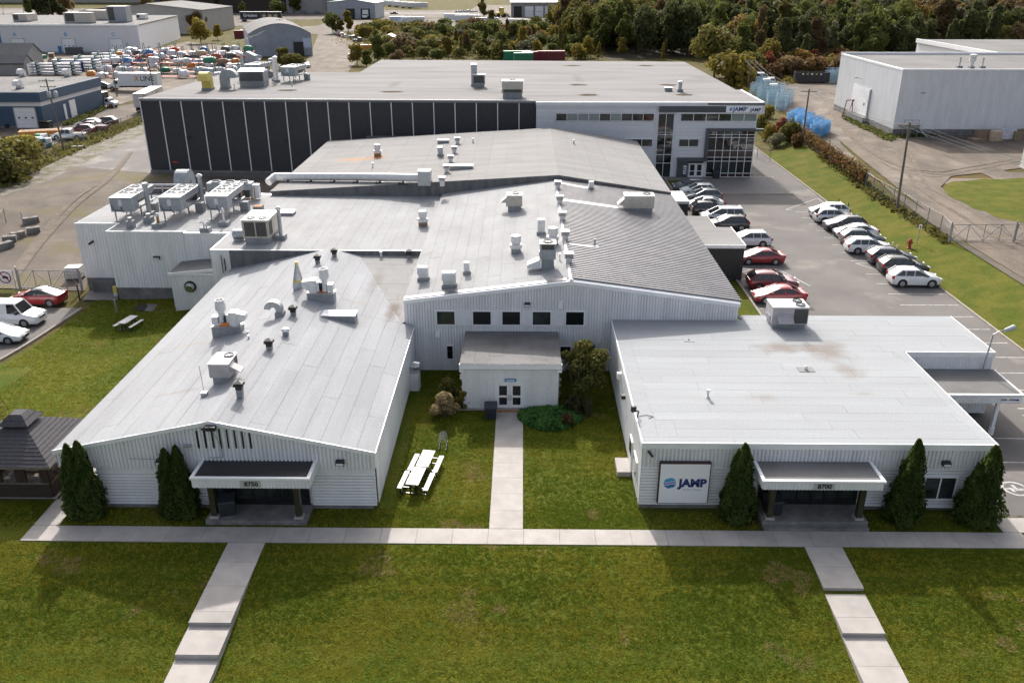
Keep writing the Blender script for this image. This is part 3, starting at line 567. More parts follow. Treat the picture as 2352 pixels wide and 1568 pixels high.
win(B,-5.5,-4.97,.93,2.08,BY-.11,.06,'glass'); win(B,2.75,3.6,.93,2.08,BY-.11,.06,'glass')
walllight(B,.37,BY-.12,5.42,.42)
m=MB(); m.box(2.6,2.92,BY-.22,BY-.065,4.98,5.5); m.build('electrical_box',M['trim'],B)
m=MB(); m.box(-6.25,-5.92,BY-.3,BY-.065,2.75,3.15); m.build('electrical_box',M['trim'],B)
m=MB(); m.box(5.5,5.7,BY-.2,BY-.065,2.3,2.5); m.build('electrical_box',M['trim'],B)
m=MB(); m.extr([(4.0,0),(4.0,2.25),(4.5,2.5),(5.3,2.2),(5.3,0)],BY-.9,BY-.07); m.build('dark_hood',M['blackplastic'],B)
for xa,xb,pl in((BX0,BR,plBL),(BR,BX1,plBR)):
    m=MB(); e=lambda x:pl[0]*x+pl[2]
    m.add([(xa,BY-.16,e(xa)-.3),(xb,BY-.16,e(xb)-.3),(xb,BY-.16,e(xb)-.02),(xa,BY-.16,e(xa)-.02),(xa,BY+.1,e(xa)+.06),(xb,BY+.1,e(xb)+.06),(xb,BY+.1,e(xb)-.3),(xa,BY+.1,e(xa)-.3)],[(0,1,2,3),(3,2,5,4),(0,7,6,1)]); m.build('rake_trim',M['trim'],B)
m=MB(); m.prism([(BX0,BY-.05),(BR,BY-.05),(BR,BYR),(BX0,BYR)],lambda x,y:plBL[0]*x+plBL[2]-.12,lambda x,y:plBL[0]*x+plBL[2]); m.build('roof',M['seam'],B)
strips(B,'roof_sheet',[(BX0,BY+.5),(BR-.1,BY+.5),(BR-.1,BYR),(BX0,BYR)],plBL,M['memB'],'y',.95,4.2,seed=12)
m=MB()   # ribs of the old metal front edge
for k in range(3): m.prism([(BX0,BY-.02+k*.17),(BR-.3,BY-.02+k*.17),(BR-.3,BY+.1+k*.17),(BX0,BY+.1+k*.17)],lambda x,y:plBL[0]*x+plBL[2],lambda x,y:plBL[0]*x+plBL[2]+.06)
m.build('metal_edge',M['galv_roof'],B)
# metal deck: ribs run down the slope
m=MB(); pitch=.44; n=int((BYR-BY)/pitch); z=lambda x,h:plBR[0]*x+plBR[2]+h; pr=[(0,0),(.45,0),(.53,.18),(.86,.18)]
rows=[]
for i in range(n):
    for f,h in pr: rows.append((BY-.05+(i+f)*pitch,h))
vs=[]
for y,h in rows: vs+= [(BR+.05,y,z(BR+.05,h)),(BX1+.12,y,z(BX1+.12,h))]
m.add(vs,[(2*i,2*i+1,2*i+3,2*i+2) for i in range(len(rows)-1)]); m.build('metal_roof',M['galv_roof'],B,fix=False)
m=MB(); m.prism([(BR,BY),(BX1,BY),(BX1,BYR),(BR,BYR)],lambda x,y:z(x,-.16),lambda x,y:z(x,-.03)); m.build('roof_deck',M['trim_grey'],B)
m=MB(); m.box(BR-.12,BR+.14,BY-.08,BYR,BZR+.02,BZR+.1); m.build('ridge_cap',M['trim'],B)
# two pale curbs / duct covers running down the metal slope
for (a,b,c,w_) in (((1195,225),(1615,283),0,1.0),((1180,118),(1400,155),0,.8),((1240,515),(1430,533),0,.45)):
    p=on(*zB(*a),plBR); q=on(*zB(*b),plBR); m=MB(); m.prism(ccw([(p.x,p.y-w_/2),(q.x,q.y-w_/2),(q.x,q.y+w_/2),(p.x,p.y+w_/2)]),lambda x,y:z(x,-.02),lambda x,y:z(x,.16)); m.build('duct_cover',M['whitepanel' if w_>.5 else 'galv'],B)
# ------------------------------------------------------------------ vestibule in the courtyard
Vb=thing('entrance_vestibule','small white entrance block with double glazed doors in the courtyard','entrance',(-.7,50.8,0))
vx0,vx1,vy,vyr=-3.95,2.45,50.8,BY-.1
m=MB(); m.box(vx0+.05,vx1-.05,vy+.02,vyr,.0,3.1); m.build('wall',M['siding'],Vb)
m=MB(); corr(m,(vx0,vy),(-1.72,vy),.12,3.12,.2,.025); corr(m,(.12,vy),(vx1,vy),.12,3.12,.2,.025); corr(m,(-1.72,vy),(.12,vy),2.1,3.12,.2,.025); m.build('front_cladding',M['siding'],Vb,fix=False)
m=MB(); m.box(vx0-.25,vx1+.3,vy-.15,vy+.05,-.1,.09); m.build('plinth',M['concrete'],Vb)
m=MB(); m.box(vx0-.15,vx1+.2,vy-.22,vy+.02,3.08,3.42); m.box(vx0-.15,vx0+.1,vy-.2,vy+.02,2.86,3.08); m.box(vx1-.1,vx1+.2,vy-.2,vy+.02,2.86,3.08); m.build('fascia',M['trim'],Vb)
plV=(0,-.045,3.42+.045*50.6)
m=MB(); m.prism([(vx0-.13,vy-.2),(vx1+.18,vy-.2),(vx1+.18,vyr),(vx0-.13,vyr)],3.05,lambda x,y:plV[1]*y+plV[2]-.02); m.build('roof',M['seam'],Vb)
m=MB()
strips(Vb,'roof_sheet',[(vx0-.12,vy-.18),(vx1+.17,vy-.18),(vx1+.17,vyr),(vx0-.12,vyr)],plV,M['memD'],'y',.95,3.2,seed=5)
for sx,xx in((-1,vx0),(1,vx1)):
    for k in range(26):
        yy=rng.uniform(vy+.3,vyr-.3); zz=rng.uniform(.1,2.7); r=rng.uniform(.18,.34); m=MB()
        m.lathe((xx+sx*.02,yy,zz-r*.6),[(r*.4,0),(r*.75,r*.3),(r*.75,r*.8),(r*.35,r*1.15)],6); m.build('wall_stone',M['stonew' if rng.random()<.4 else 'rock'],Vb)
for k,(xa,xb) in enumerate(((-1.66,-.8),(-.76,.1))):
    m=MB(); m.box(xa,xb,vy-.07,vy+.0,.2,2.04); d=m.build('door',M['trim'],Vb)
    for za,zb2 in((.42,.96),(1.12,1.82)):
        m=MB(); m.box(xa+.17,xb-.17,vy-.082,vy-.072,za,zb2); m.build('pane',M['glass'],d)
    m=MB(); m.box(xa+.02,xb-.02,vy-.08,vy-.06,.06,.2); m.build('kick_plate',M['galv'],d)
    m=MB(); xh=xb-.08 if k==0 else xa+.05; m.box(xh-.02,xh+.03,vy-.13,vy-.07,.75,1.15); m.build('handle',M['galv'],d)
m=MB(); m.box(-1.74,-1.66,vy-.08,vy+.02,.06,2.12); m.box(.1,.18,vy-.08,vy+.02,.06,2.12); m.box(-1.66,.1,vy-.08,vy+.02,2.04,2.12); m.build('door_frame',M['trim'],Vb)
m=MB(); m.box(-1.12,-.36,vy-.12,vy-.06,2.14,2.34); s=m.build('door_sign',M['blue'],Vb)
m=MB(); m.box(-1.05,-.43,vy-.128,vy-.121,2.255,2.285); m.box(-1.0,-.48,vy-.128,vy-.121,2.185,2.215); m.build('sign_print',M['signwhite'],s)
m=MB(); m.box(-1.75,.2,vy-.45,vy-.09,0,.07); m.build('threshold',M['rust'],Vb)
# ================================================================== FRONT RIGHT BUILDING (8700)
C=thing('office_building','white front right building numbered 8700 with flat roof and company sign','building',(15,39.45,0))
CX0,CX1,CX2,CY,CYM,CYR,CZ=6.45,25.1,31.0,39.45,51.45,57.0,4.1
cp=[(CX0,CY),(CX1,CY),(CX1,CYM),(CX2,CYM),(CX2,CYR-.15+1.0),(BX1+.2,CYR+.85),(BX1+.2,CYR-.15),(CX0,CYR-.15)]
m=MB(); m.prism([(x,y) for x,y in [(CX0+.05,CY+.05),(CX1-.05,CY+.05),(CX1-.05,CYM+.05),(CX2-.05,CYM+.05),(CX2-.05,CYR+.8),(BX1+.25,CYR+.8),(BX1+.25,CYR-.2),(CX0+.05,CYR-.2)]],.2,CZ-.3); m.build('wall',M['siding'],C)
m=MB(); m.box(CX0+.02,CX1-.02,CY+.02,CYM,-.3,.2); m.build('foundation',M['conc_dark'],C)
boards(C,[(CX0,12.7),(18.4,CX1)],CY+.04,.22,2.65)
m=MB(); corr(m,(CX0,CY+.035),(CX1,CY+.035),2.65,CZ-.3,.21,.085); m.build('front_cladding',M['siding'],C,fix=False)
m=MB(); corr(m,(CX0,CYR-.2),(CX0,CY),.2,CZ-.3,.12,.018); m.build('side_cladding',M['siding'],C,fix=False)
m=MB(); corr(m,(CX1,CYM-.02),(CX2,CYM-.02),.2,CZ-.3,.2,.045); corr(m,(CX2,CYM),(CX2,CYR+.8),.2,CZ-.3,.2,.045); corr(m,(CX1,CY),(CX1,CYM),.2,CZ-.3,.2,.045); m.build('wing_cladding',M['siding'],C,fix=False)
m=MB(); m.prism(cp,CZ-.18,CZ-.01); m.build('roof',M['seam'],C)
for i,(poly) in enumerate(([(CX0+.9,CY+.6),(CX1-.6,CY+.6),(CX1-.6,CYM),(CX0+.9,CYM)],[(CX0+.9,CYM),(CX2-.6,CYM),(CX2-.6,CYR-.15),(CX0+.9,CYR-.15)],[(BX1+.3,CYR-.15),(CX2-.6,CYR-.15),(CX2-.6,CYR+.4),(BX1+.3,CYR+.4)],
      [(CX0+.02,CY+.6),(CX0+.9,CY+.6),(CX0+.9,CYR-.15),(CX0+.02,CYR-.15)],[(CX0+.02,CY+.02),(CX1-.02,CY+.02),(CX1-.02,CY+.6),(CX0+.02,CY+.6)],[(CX1-.6,CY+.6),(CX1-.02,CY+.6),(CX1-.02,CYM),(CX1-.6,CYM)],[(CX2-.6,CYM),(CX2-.02,CYM),(CX2-.02,CYR+.4),(CX2-.6,CYR+.4)],[(BX1+.3,CYR+.4),(CX2,CYR+.4),(CX2,CYR+.82),(BX1+.3,CYR+.82)])):
    strips(C,'roof_sheet',poly,(0,0,CZ),M['memC'],'y' if i in(3,5,6) else 'x',.94,9 if i<3 else 14,seed=20+i,thick=.007,base=.008)
m=MB()
def fas(a,b,h=.33,o=.07):
    dx,dy=b[0]-a[0],b[1]-a[1]; L=math.hypot(dx,dy); nx,ny=dy/L*o,-dx/L*o
    m.prism(ccw([a,b,(b[0]+nx,b[1]+ny),(a[0]+nx,a[1]+ny)]),CZ-h,CZ+.035)
fas((CX0-.06,CY),(CX1+.06,CY)); fas((CX1,CY),(CX1,CYM-.08)); fas((CX1+.06,CYM),(CX2+.06,CYM)); fas((CX2,CYM),(CX2,CYR+.8)); fas((CX0,CYR-.2),(CX0,CY)); m.build('fascia',M['trim'],C)
# left side openings
for (y0,y1,z0,z1,nm) in((42.75,43.75,.25,2.2,'side_door'),(40.55,41.9,1.1,2.2,'side_window')):
    m=MB(); m.box(CX0-.1,CX0-.01,y0,y1,z0,z1); o=m.build(nm,M['trim'],C)
    m=MB(); m.box(CX0-.115,CX0-.102,y0+.1,y1-.1,z0+(1.0 if nm=='side_door' else .1),z1-.1); m.build('pane',M['glass2'],o)
m=MB(); m.box(5.6,6.38,42.6,44.2,0,.32); tag(m.build('door_step',M['concrete'],C),None,None)
m=MB(); m.box(CX0-.3,CX0-.02,49.6,49.9,2.9,3.3); m.build('electrical_box',M['trim'],C)
m=MB(); m.obox((CX0-.15,47.2,2.75),.25,.3,.25); m.build('wall_light',M['blackplastic'],C)
porch(C,12.75,18.3,37.72,CY,.4,True,2.55,3.1,12.45,18.6,'8700',M['memD'])
win(C,21.62,23.42,.72,2.22,CY-.055,.08,'glass2',mull=(.5,)); walllight(C,22.55,CY-.08,3.2,.42)
m=MB(); m.tube([(18.55,CY-.1,2.55),(18.55,CY-.1,.35),(20.8,CY-.1,.3)],.045); m.tube([(21.4,CY-.1,.28),(23.5,CY-.1,.26)],.045); m.build('downpipe',M['trim'],C)
m=MB(); m.cyl((6.75,CY-.1,3.65),(6.95,CY-.4,3.5),.07,n=8); m.build('security_camera',M['blackplastic'],C)
m=MB(); m.tube([(6.5,42.3,CZ),(6.55,42.3,CZ+.35),(6.3,42.2,CZ+.5)],.04); m.obox((6.25,42.2,CZ+.4),.25,.2,.35,.3); m.build('flood_light',M['blackplastic'],C)
m=MB(); m.tube([(6.6,42.35,CZ+.04),(7.0,42.5,CZ+.04),(7.4,42.3,CZ+.04),(7.1,42.1,CZ+.04)],.015,n=5); m.build('loose_cable',M['wire'],C)
# carport canopy on the right
cz=2.85; ax0,ax1,ay0,ay1=CX1+.1,31.15,47.75,CYM-.08
m=MB(); m.prism([(ax0,ay0),(ax1,ay0),(ax1,ay1),(ax0,ay1)],cz-.12,lambda x,y:cz+(y-ay0)*.02); K1=m.build('side_canopy',M['memD'],C)
m=MB(); corr(m,(ax0,ay0-.02),(ax1,ay0-.02),cz-.55,cz-.05,.19,.035); corr(m,(ax1,ay0),(ax1,ay1),cz-.55,cz-.05,.19,.035); m.build('canopy_fascia',M['siding'],K1,fix=False)
m=MB(); m.box(ax0,ax1+.08,ay0-.12,ay0+.08,cz-.06,cz+.06); m.box(ax1-.02,ax1+.1,ay0+.08,ay1,cz-.06,cz+.06); m.build('canopy_edge',M['trim'],K1)
m=MB(); m.box(29.9,31.05,ay0-.085,ay0-.062,cz-.47,cz-.12); sg=m.build('sign_plate',M['signwhite'],K1)
text('8700 - 8750',.17,(30.28,ay0-.09,cz-.3),FRONT,M['numbers'],K1,'lettering',bold=.006)
m=MB(); m.add([(30.68,ay0-.09,cz-.26),(30.84,ay0-.09,cz-.26),(30.84,ay0-.09,cz-.2),(30.98,ay0-.09,cz-.3),(30.84,ay0-.09,cz-.4),(30.84,ay0-.09,cz-.34),(30.68,ay0-.09,cz-.34)],[(0,1,2,3,4,5,6)]); m.build('arrow',M['navy'],K1)
m=MB(); m.box(29.75,29.95,47.8,48.0,0,cz-.1); m.cyl((29.85,47.9,0),(29.85,47.9,.5),.17,n=10); m.build('canopy_post',M['trim'],C)
m=MB(); corr(m,(26.5,50.3),(30.6,50.3),.25,cz-.15,.2,.04); corr(m,(30.6,50.3),(30.6,51.4),.25,cz-.15,.2,.04); m.build('enclosure_cladding',M['siding'],C,fix=False)
# company sign board
SG=thing('company_sign','square white company sign with blue logo on the front right building','sign',(8.75,CY,.5))
sx0,sx1,sz0,sz1=7.38,10.12,.52,3.06; sy=CY-.32
m=MB(); m.box(sx0,sx1,sy,CY-.08,sz0,sz1); m.build('sign_box',M['rustframe'],SG)
m=MB(); m.box(sx0+.055,sx1-.055,sy-.02,sy-.002,sz0+.05,sz1-.06); fc=m.build('sign_face',M['signwhite'],SG)
text('JAMP',.66,(9.2,sy-.024,1.82),FRONT,M['navy'],SG,'logo_lettering',bold=.034,sx=1.0)
text('GROUPE + PHARMA',.1,(9.2,sy-.024,1.42),FRONT,M['grey_metal'],SG,'small_lettering',sx=1.1)
def emblem(cx,cz,r,y,parent):
    for k,(mt,za,zb2) in enumerate((('cyan',.28,.95),('lilac',-.22,.22),('blue',-.95,-.3))):
        m=MB(); up=[];dn=[]
        for i in range(13):
            t=-1+2*i/12; lim=math.sqrt(max(0,1-t*t)); w_=.14*math.sin(t*3.2)
            a=max(-lim,min(lim,za+w_)); b=max(-lim,min(lim,zb2+w_)) ; dn.append((cx+t*r,y,cz+a*r)); up.append((cx+t*r,y,cz+b*r))
        m.add(dn+up,[(i,i+1,13+i+1,13+i) for i in range(12)]); m.build('emblem_band',M[mt],parent)
emblem(7.98,1.83,.34,sy-.024,SG)
# ================================================================== FLAT ROOFED MECHANICAL WING
Eo=thing('mechanical_wing','white ribbed flat roofed wing crowded with rooftop condensers','building',(-30,74.5,-1.3))
EZ=5.3; ex=[(-42.1,77.5),(-37.9,77.5),(-37.9,74.8),(-30.6,74.8),(-30.6,74.3),(-26.5,74.3),(-26.5,69.3),(BX0+.02,69.3),(BX0+.02,88.5),(-42.1,90.5)]
m=MB(); m.prism(ex,-.1,EZ-.03); m.build('wall',M['siding'],Eo)
m=MB(); m.prism([(-42.05,77.55),(-37.85,77.55),(-37.85,74.85),(-30.55,74.85),(-30.55,74.35),(-26.45,74.35),(-26.45,70),(-20,70),(-20,88),(-42.05,90)],-2,-.1); m.build('foundation',M['conc_dark'],Eo)
m=MB()
for a,b,z0 in((ex[0],ex[1],.0),(ex[1],ex[2],-.1),(ex[2],ex[3],-.1),(ex[3],ex[4],-.1),(ex[4],ex[5],-.1),(ex[5],ex[6],-.1),(ex[6],(-24.9,69.3),-.1)): corr(m,a,b,z0,EZ-.02,.3,.045)
corr(m,(-42.1,90.5),(-42.1,77.5),-.1,EZ-.02,.3,.045); m.build('cladding',M['siding'],Eo,fix=False)
m=MB(); m.box(-24.9,BX0+.02,69.2,69.28,3.5,EZ-.02); m.build('flashing_wall',M['flash'],Eo)
m=MB()
for a,b in zip(ex,ex[1:7]+[(BX0,69.3)]):
    dx,dy=b[0]-a[0],b[1]-a[1]; L=math.hypot(dx,dy); nx,ny=dy/L*.075,-dx/L*.075; m.prism(ccw([(a[0]-nx,a[1]-ny),(b[0]-nx,b[1]-ny),(b[0]+nx,b[1]+ny),(a[0]+nx,a[1]+ny)]),EZ-.09,EZ+.035)
m.build('parapet_trim',M['trim'],Eo)
strips(Eo,'roof_sheet',[(-26.5,69.45),(BX0,69.45),(BX0,88.5),(-26.5,88.5)],(0,0,EZ-.02),M['memB'],'y',.97,7,seed=31)
strips(Eo,'roof_sheet',[(-42,77.7),(-26.5,77.7),(-26.5,88.6),(-42,90.4)],(0,0,EZ-.02),M['memB'],'x',.97,8,seed=32)
strips(Eo,'roof_sheet',[(-37.8,74.95),(-26.5,74.95),(-26.5,77.7),(-37.8,77.7)],(0,0,EZ-.02),M['memB'],'x',.97,8,seed=33)
m=MB(); m.box(-42.0,-26.5,77.3,77.31,EZ-.4,EZ-.1); walllight(Eo,-33.6,74.74,3.0,.55)
m=MB(); m.cyl((-40.6,77.4,3.6),(-40.9,77.0,3.4),.1,n=8); m.build('security_camera',M['blackplastic'],Eo)
m=MB(); m.box(-41.2,-38.3,76.7,77.48,-1.5,-.15); m.build('dock_recess',M['flash'],Eo)
m=MB(); m.tube([(-28.3,74.1,3.4),(-28.3,74.0,2.6)],.12); m.tube([(-27.3,74.1,3.4),(-27.3,74.0,2.6)],.12); m.tube([(-28.5,74.0,3.0),(-27.1,74.0,3.0)],.03); m.build('vent_pipes',M['white_metal'],Eo)
m=MB(); m.tube([(-25.6,69.1,4.9),(-25.6,69.1,3.3)],.04); m.tube([(-25.35,69.1,4.6),(-25.35,69.1,3.5)],.05); m.build('conduit',M['blackplastic'],Eo)
# lean-to annex with round louver
La=thing('lean_to_annex','low ribbed annex with a round silver vent beside the left building','annex',(-29,71,-.9))
lx0,lx1,ly0,ly1=-31.1,-26.55,71.2,74.25; zl=lambda x,y:2.55+(x-lx0)*.1+(y-ly0)*.02
m=MB(); m.prism([(lx0,ly0),(lx1,ly0),(lx1,ly1),(lx0,ly1)],-1.4,lambda x,y:zl(x,y)-.03); m.build('wall',M['siding'],La)
m=MB(); corr(m,(lx0,ly0),(lx1,ly0),-.7,lambda t:zl(lx0+t,ly0)-.05,.22,.045); corr(m,(lx0,ly1),(lx0,ly0),-.7,lambda t:zl(lx0,ly1-t)-.05,.22,.045); m.build('cladding',M['siding'],La,fix=False)
m=MB(); m.prism([(lx0-.12,ly0-.12),(lx1,ly0-.12),(lx1,ly1),(lx0-.12,ly1)],lambda x,y:zl(x,y)-.04,lambda x,y:zl(x,y)+.06); m.build('roof',M['memD'],La)
m=MB(); m.box(lx0-.14,lx1,ly0-.18,ly0-.1,zl(lx0,ly0)-.12,zl(lx0,ly0)+.08); m.prism([(lx0-.14,ly0-.2),(lx1,ly0-.2),(lx1,ly0-.125),(lx0-.14,ly0-.125)],lambda x,y:zl(x,y)-.15,lambda x,y:zl(x,y)+.085); m.build('edge_trim',M['trim'],La)
m=MB(); m.cyl((-29.45,ly0-.05,1.35),(-29.45,ly0-.16,1.35),.52,n=20); v=m.build('vent_ring',M['blackplastic'],La,sharp=.6)
m=MB(); m.cyl((-29.45,ly0-.16,1.35),(-29.45,ly0-.5,1.25),.42,.36,n=18); m.lathe((0,0,0),[(.01,0),(.01,.01)],4); m.build('vent_dome',M['steel_bright'],v,sharp=.6)
# ================================================================== REAR LOW HALL (between the gabled hall and the black warehouse)
D=thing('rear_hall','wide low gabled grey roof in front of the black warehouse','building',(-5,89,0))
DX0,DX1,DR,DY,DYR=-26.6,15.6,3.75,88.45,118.0; DZ0,DZ1,DZR=5.75,5.75,7.55
dL=(DZR-DZ0)/(DR-DX0); dR=(DZR-DZ1)/(DX1-DR); plDL=(dL,0,DZR-dL*DR); plDR=(-dR,0,DZR+dR*DR)
m=MB(); m.extr([(DX0+.1,0),(DX1-.1,0),(DX1-.1,DZ1-.15),(DR,DZR-.15),(DX0+.1,DZ0-.15)],DY,DYR); m.build('wall',M['flash'],D)
m=MB(); corr(m,(DX1-.1,DY),(DX1-.1,DYR),.05,DZ1-.2,.2,.04); m.build('side_cladding',M['siding'],D,fix=False)
DLp=[(DX0,DY-.05),(DR,DY-.05),(DR,111),(DX0,DYR-.5)]; DRp=[(DR,DY-.05),(DX1,DY-.05),(DX1,DYR),(DR,111)]
DLp[2]=(DR,DYR-.3); DRp[3]=(DR,DYR-.3)
m=MB(); m.prism(DLp,lambda x,y:plDL[0]*x+plDL[2]-.2,lambda x,y:plDL[0]*x+plDL[2]); m.prism(DRp,lambda x,y:plDR[0]*x+plDR[2]-.2,lambda x,y:plDR[0]*x+plDR[2]); m.build('roof',M['flash'],D)
strips(D,'roof_sheet',[(x,y+.02*(y<90)) for x,y in DLp],plDL,M['memB2'],'y',1.9,9,seed=41); strips(D,'roof_sheet',DRp,plDR,M['memB3'] if 'memB3' in M else M['memB2'],'y',1.9,9,seed=42)
# ================================================================== BLACK WAREHOUSE WITH OFFICE FRONT
Kb=thing('warehouse','large black panelled warehouse with white battens and a pale office front','building',(-10,123,0))
KZ=10.45; kx0,kx1=-54.5,1.75
ky=lambda x:124.1+(x-kx0)*(122.5-124.1)/(kx1-kx0)
body=[(kx0+.1,ky(kx0)+.25),(kx1,ky(kx1)+.25),(32.4,122.9),(32.4,179),(-29,182),(-29.3,158.8),(-53.5,158.8)]
m=MB(); m.prism(body,0,KZ-.3); m.build('wall',M['darkclad'],Kb)
m=MB(); rp=[(kx0,ky(kx0)),(kx1,ky(kx1)),(kx1+.05,121.3),(33.3,120.9),(33.0,135.2),(32.5,135.2),(32.2,179.2),(-29.1,182.6),(-29.3,158.8),(-53.0,158.8)]
m.prism(ccw(rp),KZ-.32,KZ); m.build('roof',M['memK'],Kb)
# battens and panels
bx=[-54.45,-51.55]; n=19
for i in range(1,n+1): bx.append(-51.55+i*(-.55+51.55)/17.0)
bx=[x for x in bx if x<1.0]+[kx1]
for i,(a,b) in enumerate(zip(bx[:-1],bx[1:])):
    nn=max(1,int((b-a)/1.0)); 
    m=MB(); dx=(b-a); ya,yb=ky(a)+.12,ky(b)+.12; L=math.hypot(dx,yb-ya)
    corr(m,(a+.05,ya),(b-.05,yb),.35,KZ-.32,.3,.02); m.build('wall_panel',M['darkclad'],Kb,fix=False)
for x in bx[:-1]:
    m=MB(); m.box(x-.06,x+.06,ky(x)-.02,ky(x)+.14,.35,KZ-.34); m.build('batten',M['trim'],Kb)
m=MB(); m.prism(ccw([(kx0-.05,ky(kx0)-.03),(kx1,ky(kx1)-.03),(kx1,ky(kx1)+.15),(kx0-.05,ky(kx0)+.15)]),KZ-.1,KZ+.08); m.build('coping',M['trim_grey'],Kb)
m=MB(); m.prism(ccw([(kx0-.05,ky(kx0)-.05),(kx1,ky(kx1)-.05),(kx1,ky(kx1)+.2),(kx0-.05,ky(kx0)+.2)]),0,.32); m.build('base_band',M['conc_dark'],Kb)
for x,z in((-48.1,5.0),(-34.0,4.6)):
    m=MB(); m.box(x-.25,x+.25,ky(x)-.25,ky(x)+.1,z,z+.25); m.build('wall_light',M['blackplastic'],Kb)
m=MB(); m.box(-51.0,-50.3,ky(-50)-.05,ky(-50)+.1,1.4,1.6); m.build('red_sign',M['redshell'],Kb)
q=wallpt(*zK(1850,800),122.8); m=MB(); m.extr([(122.7,1.0),(119.5,0.8),(119.5,0.5),(122.7,.5)],q.x-4,q.x+4,axis='x'); m.box(q.x-4,q.x+4,122.0,122.6,q.z-.5,q.z+.3); m.build('dock_canopy',M['flash'],Kb)
# --- office front
oy=121.35
m=MB(); m.box(kx1+.1,32.5,oy+.05,oy+2.5,0,KZ-.33); m.build('office_wall',M['offclad'],Kb)
def okey(x,y): return wallpt(*zO(x,y),oy)
def clad(x0,x1,z0,z1,h=.42):
    n=max(1,round((z1-z0)/h)); hh=(z1-z0)/n
    for k in range(n):
        m=MB(); m.box(x0+.01,x1-.01,oy-.02,oy+.045,z0+k*hh+.012,z0+(k+1)*hh-.012); m.build('cladding_board',M['offclad'],Kb)
clad(kx1+.1,4.5,0,8.95); clad(4.5,18.35,5.45,7.85); clad(4.5,18.35,0,4.35); clad(kx1+.1,18.6,9.05,10.1); clad(21.1,32.4,6.95,7.85); clad(21.1,25.6,5.5,6.9); clad(21.1,25.6,2.9,4.3); clad(24.75,25.6,4.3,5.5); clad(18.35,18.75,0,8.95)
m=MB(); m.box(kx1+.05,33.35,oy-.35,oy+.05,10.0,KZ+.05); m.box(33.0,33.35,oy-.3,134.9,9.05,KZ+.05); m.box(21.2,33.35,oy-.32,oy+.05,8.95,9.15); m.build('parapet',M['offclad'],Kb)
m=MB(); m.box(18.85,28.0,oy-.38,oy-.0,9.18,10.0); m.build('fascia_panel',M['slate'],Kb)
m=MB(); m.box(28.0,32.95,oy-.4,oy-.0,9.18,10.0); sp=m.build('sign_panel',M['signwhite'],Kb)
text('JAMP',.8,(29.85,oy-.41,9.58),FRONT,M['navy'],sp,'logo_lettering',bold=.024)
text('JAMP',.66,(32.05,oy-.41,9.5),FRONT,M['navy'],sp,'logo_lettering',bold=.02)
emblem(28.65,9.6,.24,oy-.41,sp)
m=MB(); m.add([(31.0+r*math.cos(t),oy-.41,9.35+r*math.sin(t)) for t in [PI/2+i*PI/10 for i in range(6)] for r in(.5,.38)],[(2*i,2*i+1,2*i+3,2*i+2) for i in range(5)]); m.build('emblem_arc',M['cyan'],sp)
GL=['glass','glass','glass2','glasslight']
def curtain(x0,x1,zs,nx,gl,Y=oy,fr=.07,name='curtain_wall',dark=()):
    m=MB(); xs=[x0+(x1-x0)*i/nx for i in range(nx+1)]
    for x in xs: m.box(x-fr/2,x+fr/2,Y-.14,Y,zs[0],zs[-1])
    for z in zs: m.box(xs[0]+fr/2,xs[-1]-fr/2,Y-.12,Y-.01,z-fr/2,z+fr/2)
    f=m.build(name,M['trim'],Kb)
    for k,(za,zb2) in enumerate(zip(zs[:-1],zs[1:])):
        for i in range(nx):
            g='maroonpane' if k in dark else gl[rng.randrange(len(gl))]
            q=MB(); q.box(xs[i]+fr/2,xs[i+1]-fr/2,Y-.06,Y-.03,za+fr/2,zb2-fr/2); q.build('pane',M[g],f)
M['maroonpane']=glassm('spandrel',(.04,.025,.025),rough=.2)
curtain(4.6,18.2,[7.92,8.95],9,['glass','glass2','glass2','glasslight'],name='ribbon_window')
curtain(4.7,18.2,[4.42,5.46],9,['glass','glass','glass2'],name='ribbon_window')
curtain(21.9,32.4,[7.92,8.95],6,['glass','glass2','glass2','glasslight'],name='ribbon_window')
curtain(18.8,21.0,[.1,2.1,3.3,6.05,8.95],2,['glass','glass2'],name='stair_glazing')
curtain(21.9,24.65,[4.42,5.46],2,['glass2'],name='window')
curtain(26.0,32.4,[.15,.7,2.4,2.95,3.9,5.7,6.1,6.6],6,['glass','glass2'],name='curtain_wall',dark=(0,3))
m=MB(); m.box(25.55,26.0,oy-.5,oy+.0,2.9,6.95); m.box(26.0,33.5,oy-.6,oy+.0,6.6,6.95); m.box(21.85,26.0,oy-.6,oy+.0,2.42,2.88); m.build('portal_frame',M['slate'],Kb)
m=MB(); m.box(21.9,23.4,oy-.3,oy+.0,0,2.42); m.build('number_panel',M['slate'],Kb)
text('8750',.62,(22.95,oy-.31,1.2),(PI/2,PI/2,0),M['signwhite'],Kb,'house_number',bold=.012)
for xa,xb in((23.6,24.55),(24.6,25.55)):
    m=MB(); m.box(xa,xb,oy-.1,oy,.12,2.05); d=m.build('door',M['trim'],Kb)
    for za,zb2 in((.35,.95),(1.05,1.9)):
        m=MB(); m.box(xa+.16,xb-.16,oy-.115,oy-.102,za,zb2); m.build('pane',M['glass2'],d)
m=MB(); m.box(23.4,25.6,oy-.05,oy+.0,2.1,2.4); m.build('transom_pane',M['glass2'],Kb)
# right wall of the warehouse
m=MB(); corr(m,(32.45,135),(32.45,179),0,KZ-.33,.3,.03); m.build('side_cladding',M['offclad'],Kb,fix=False)
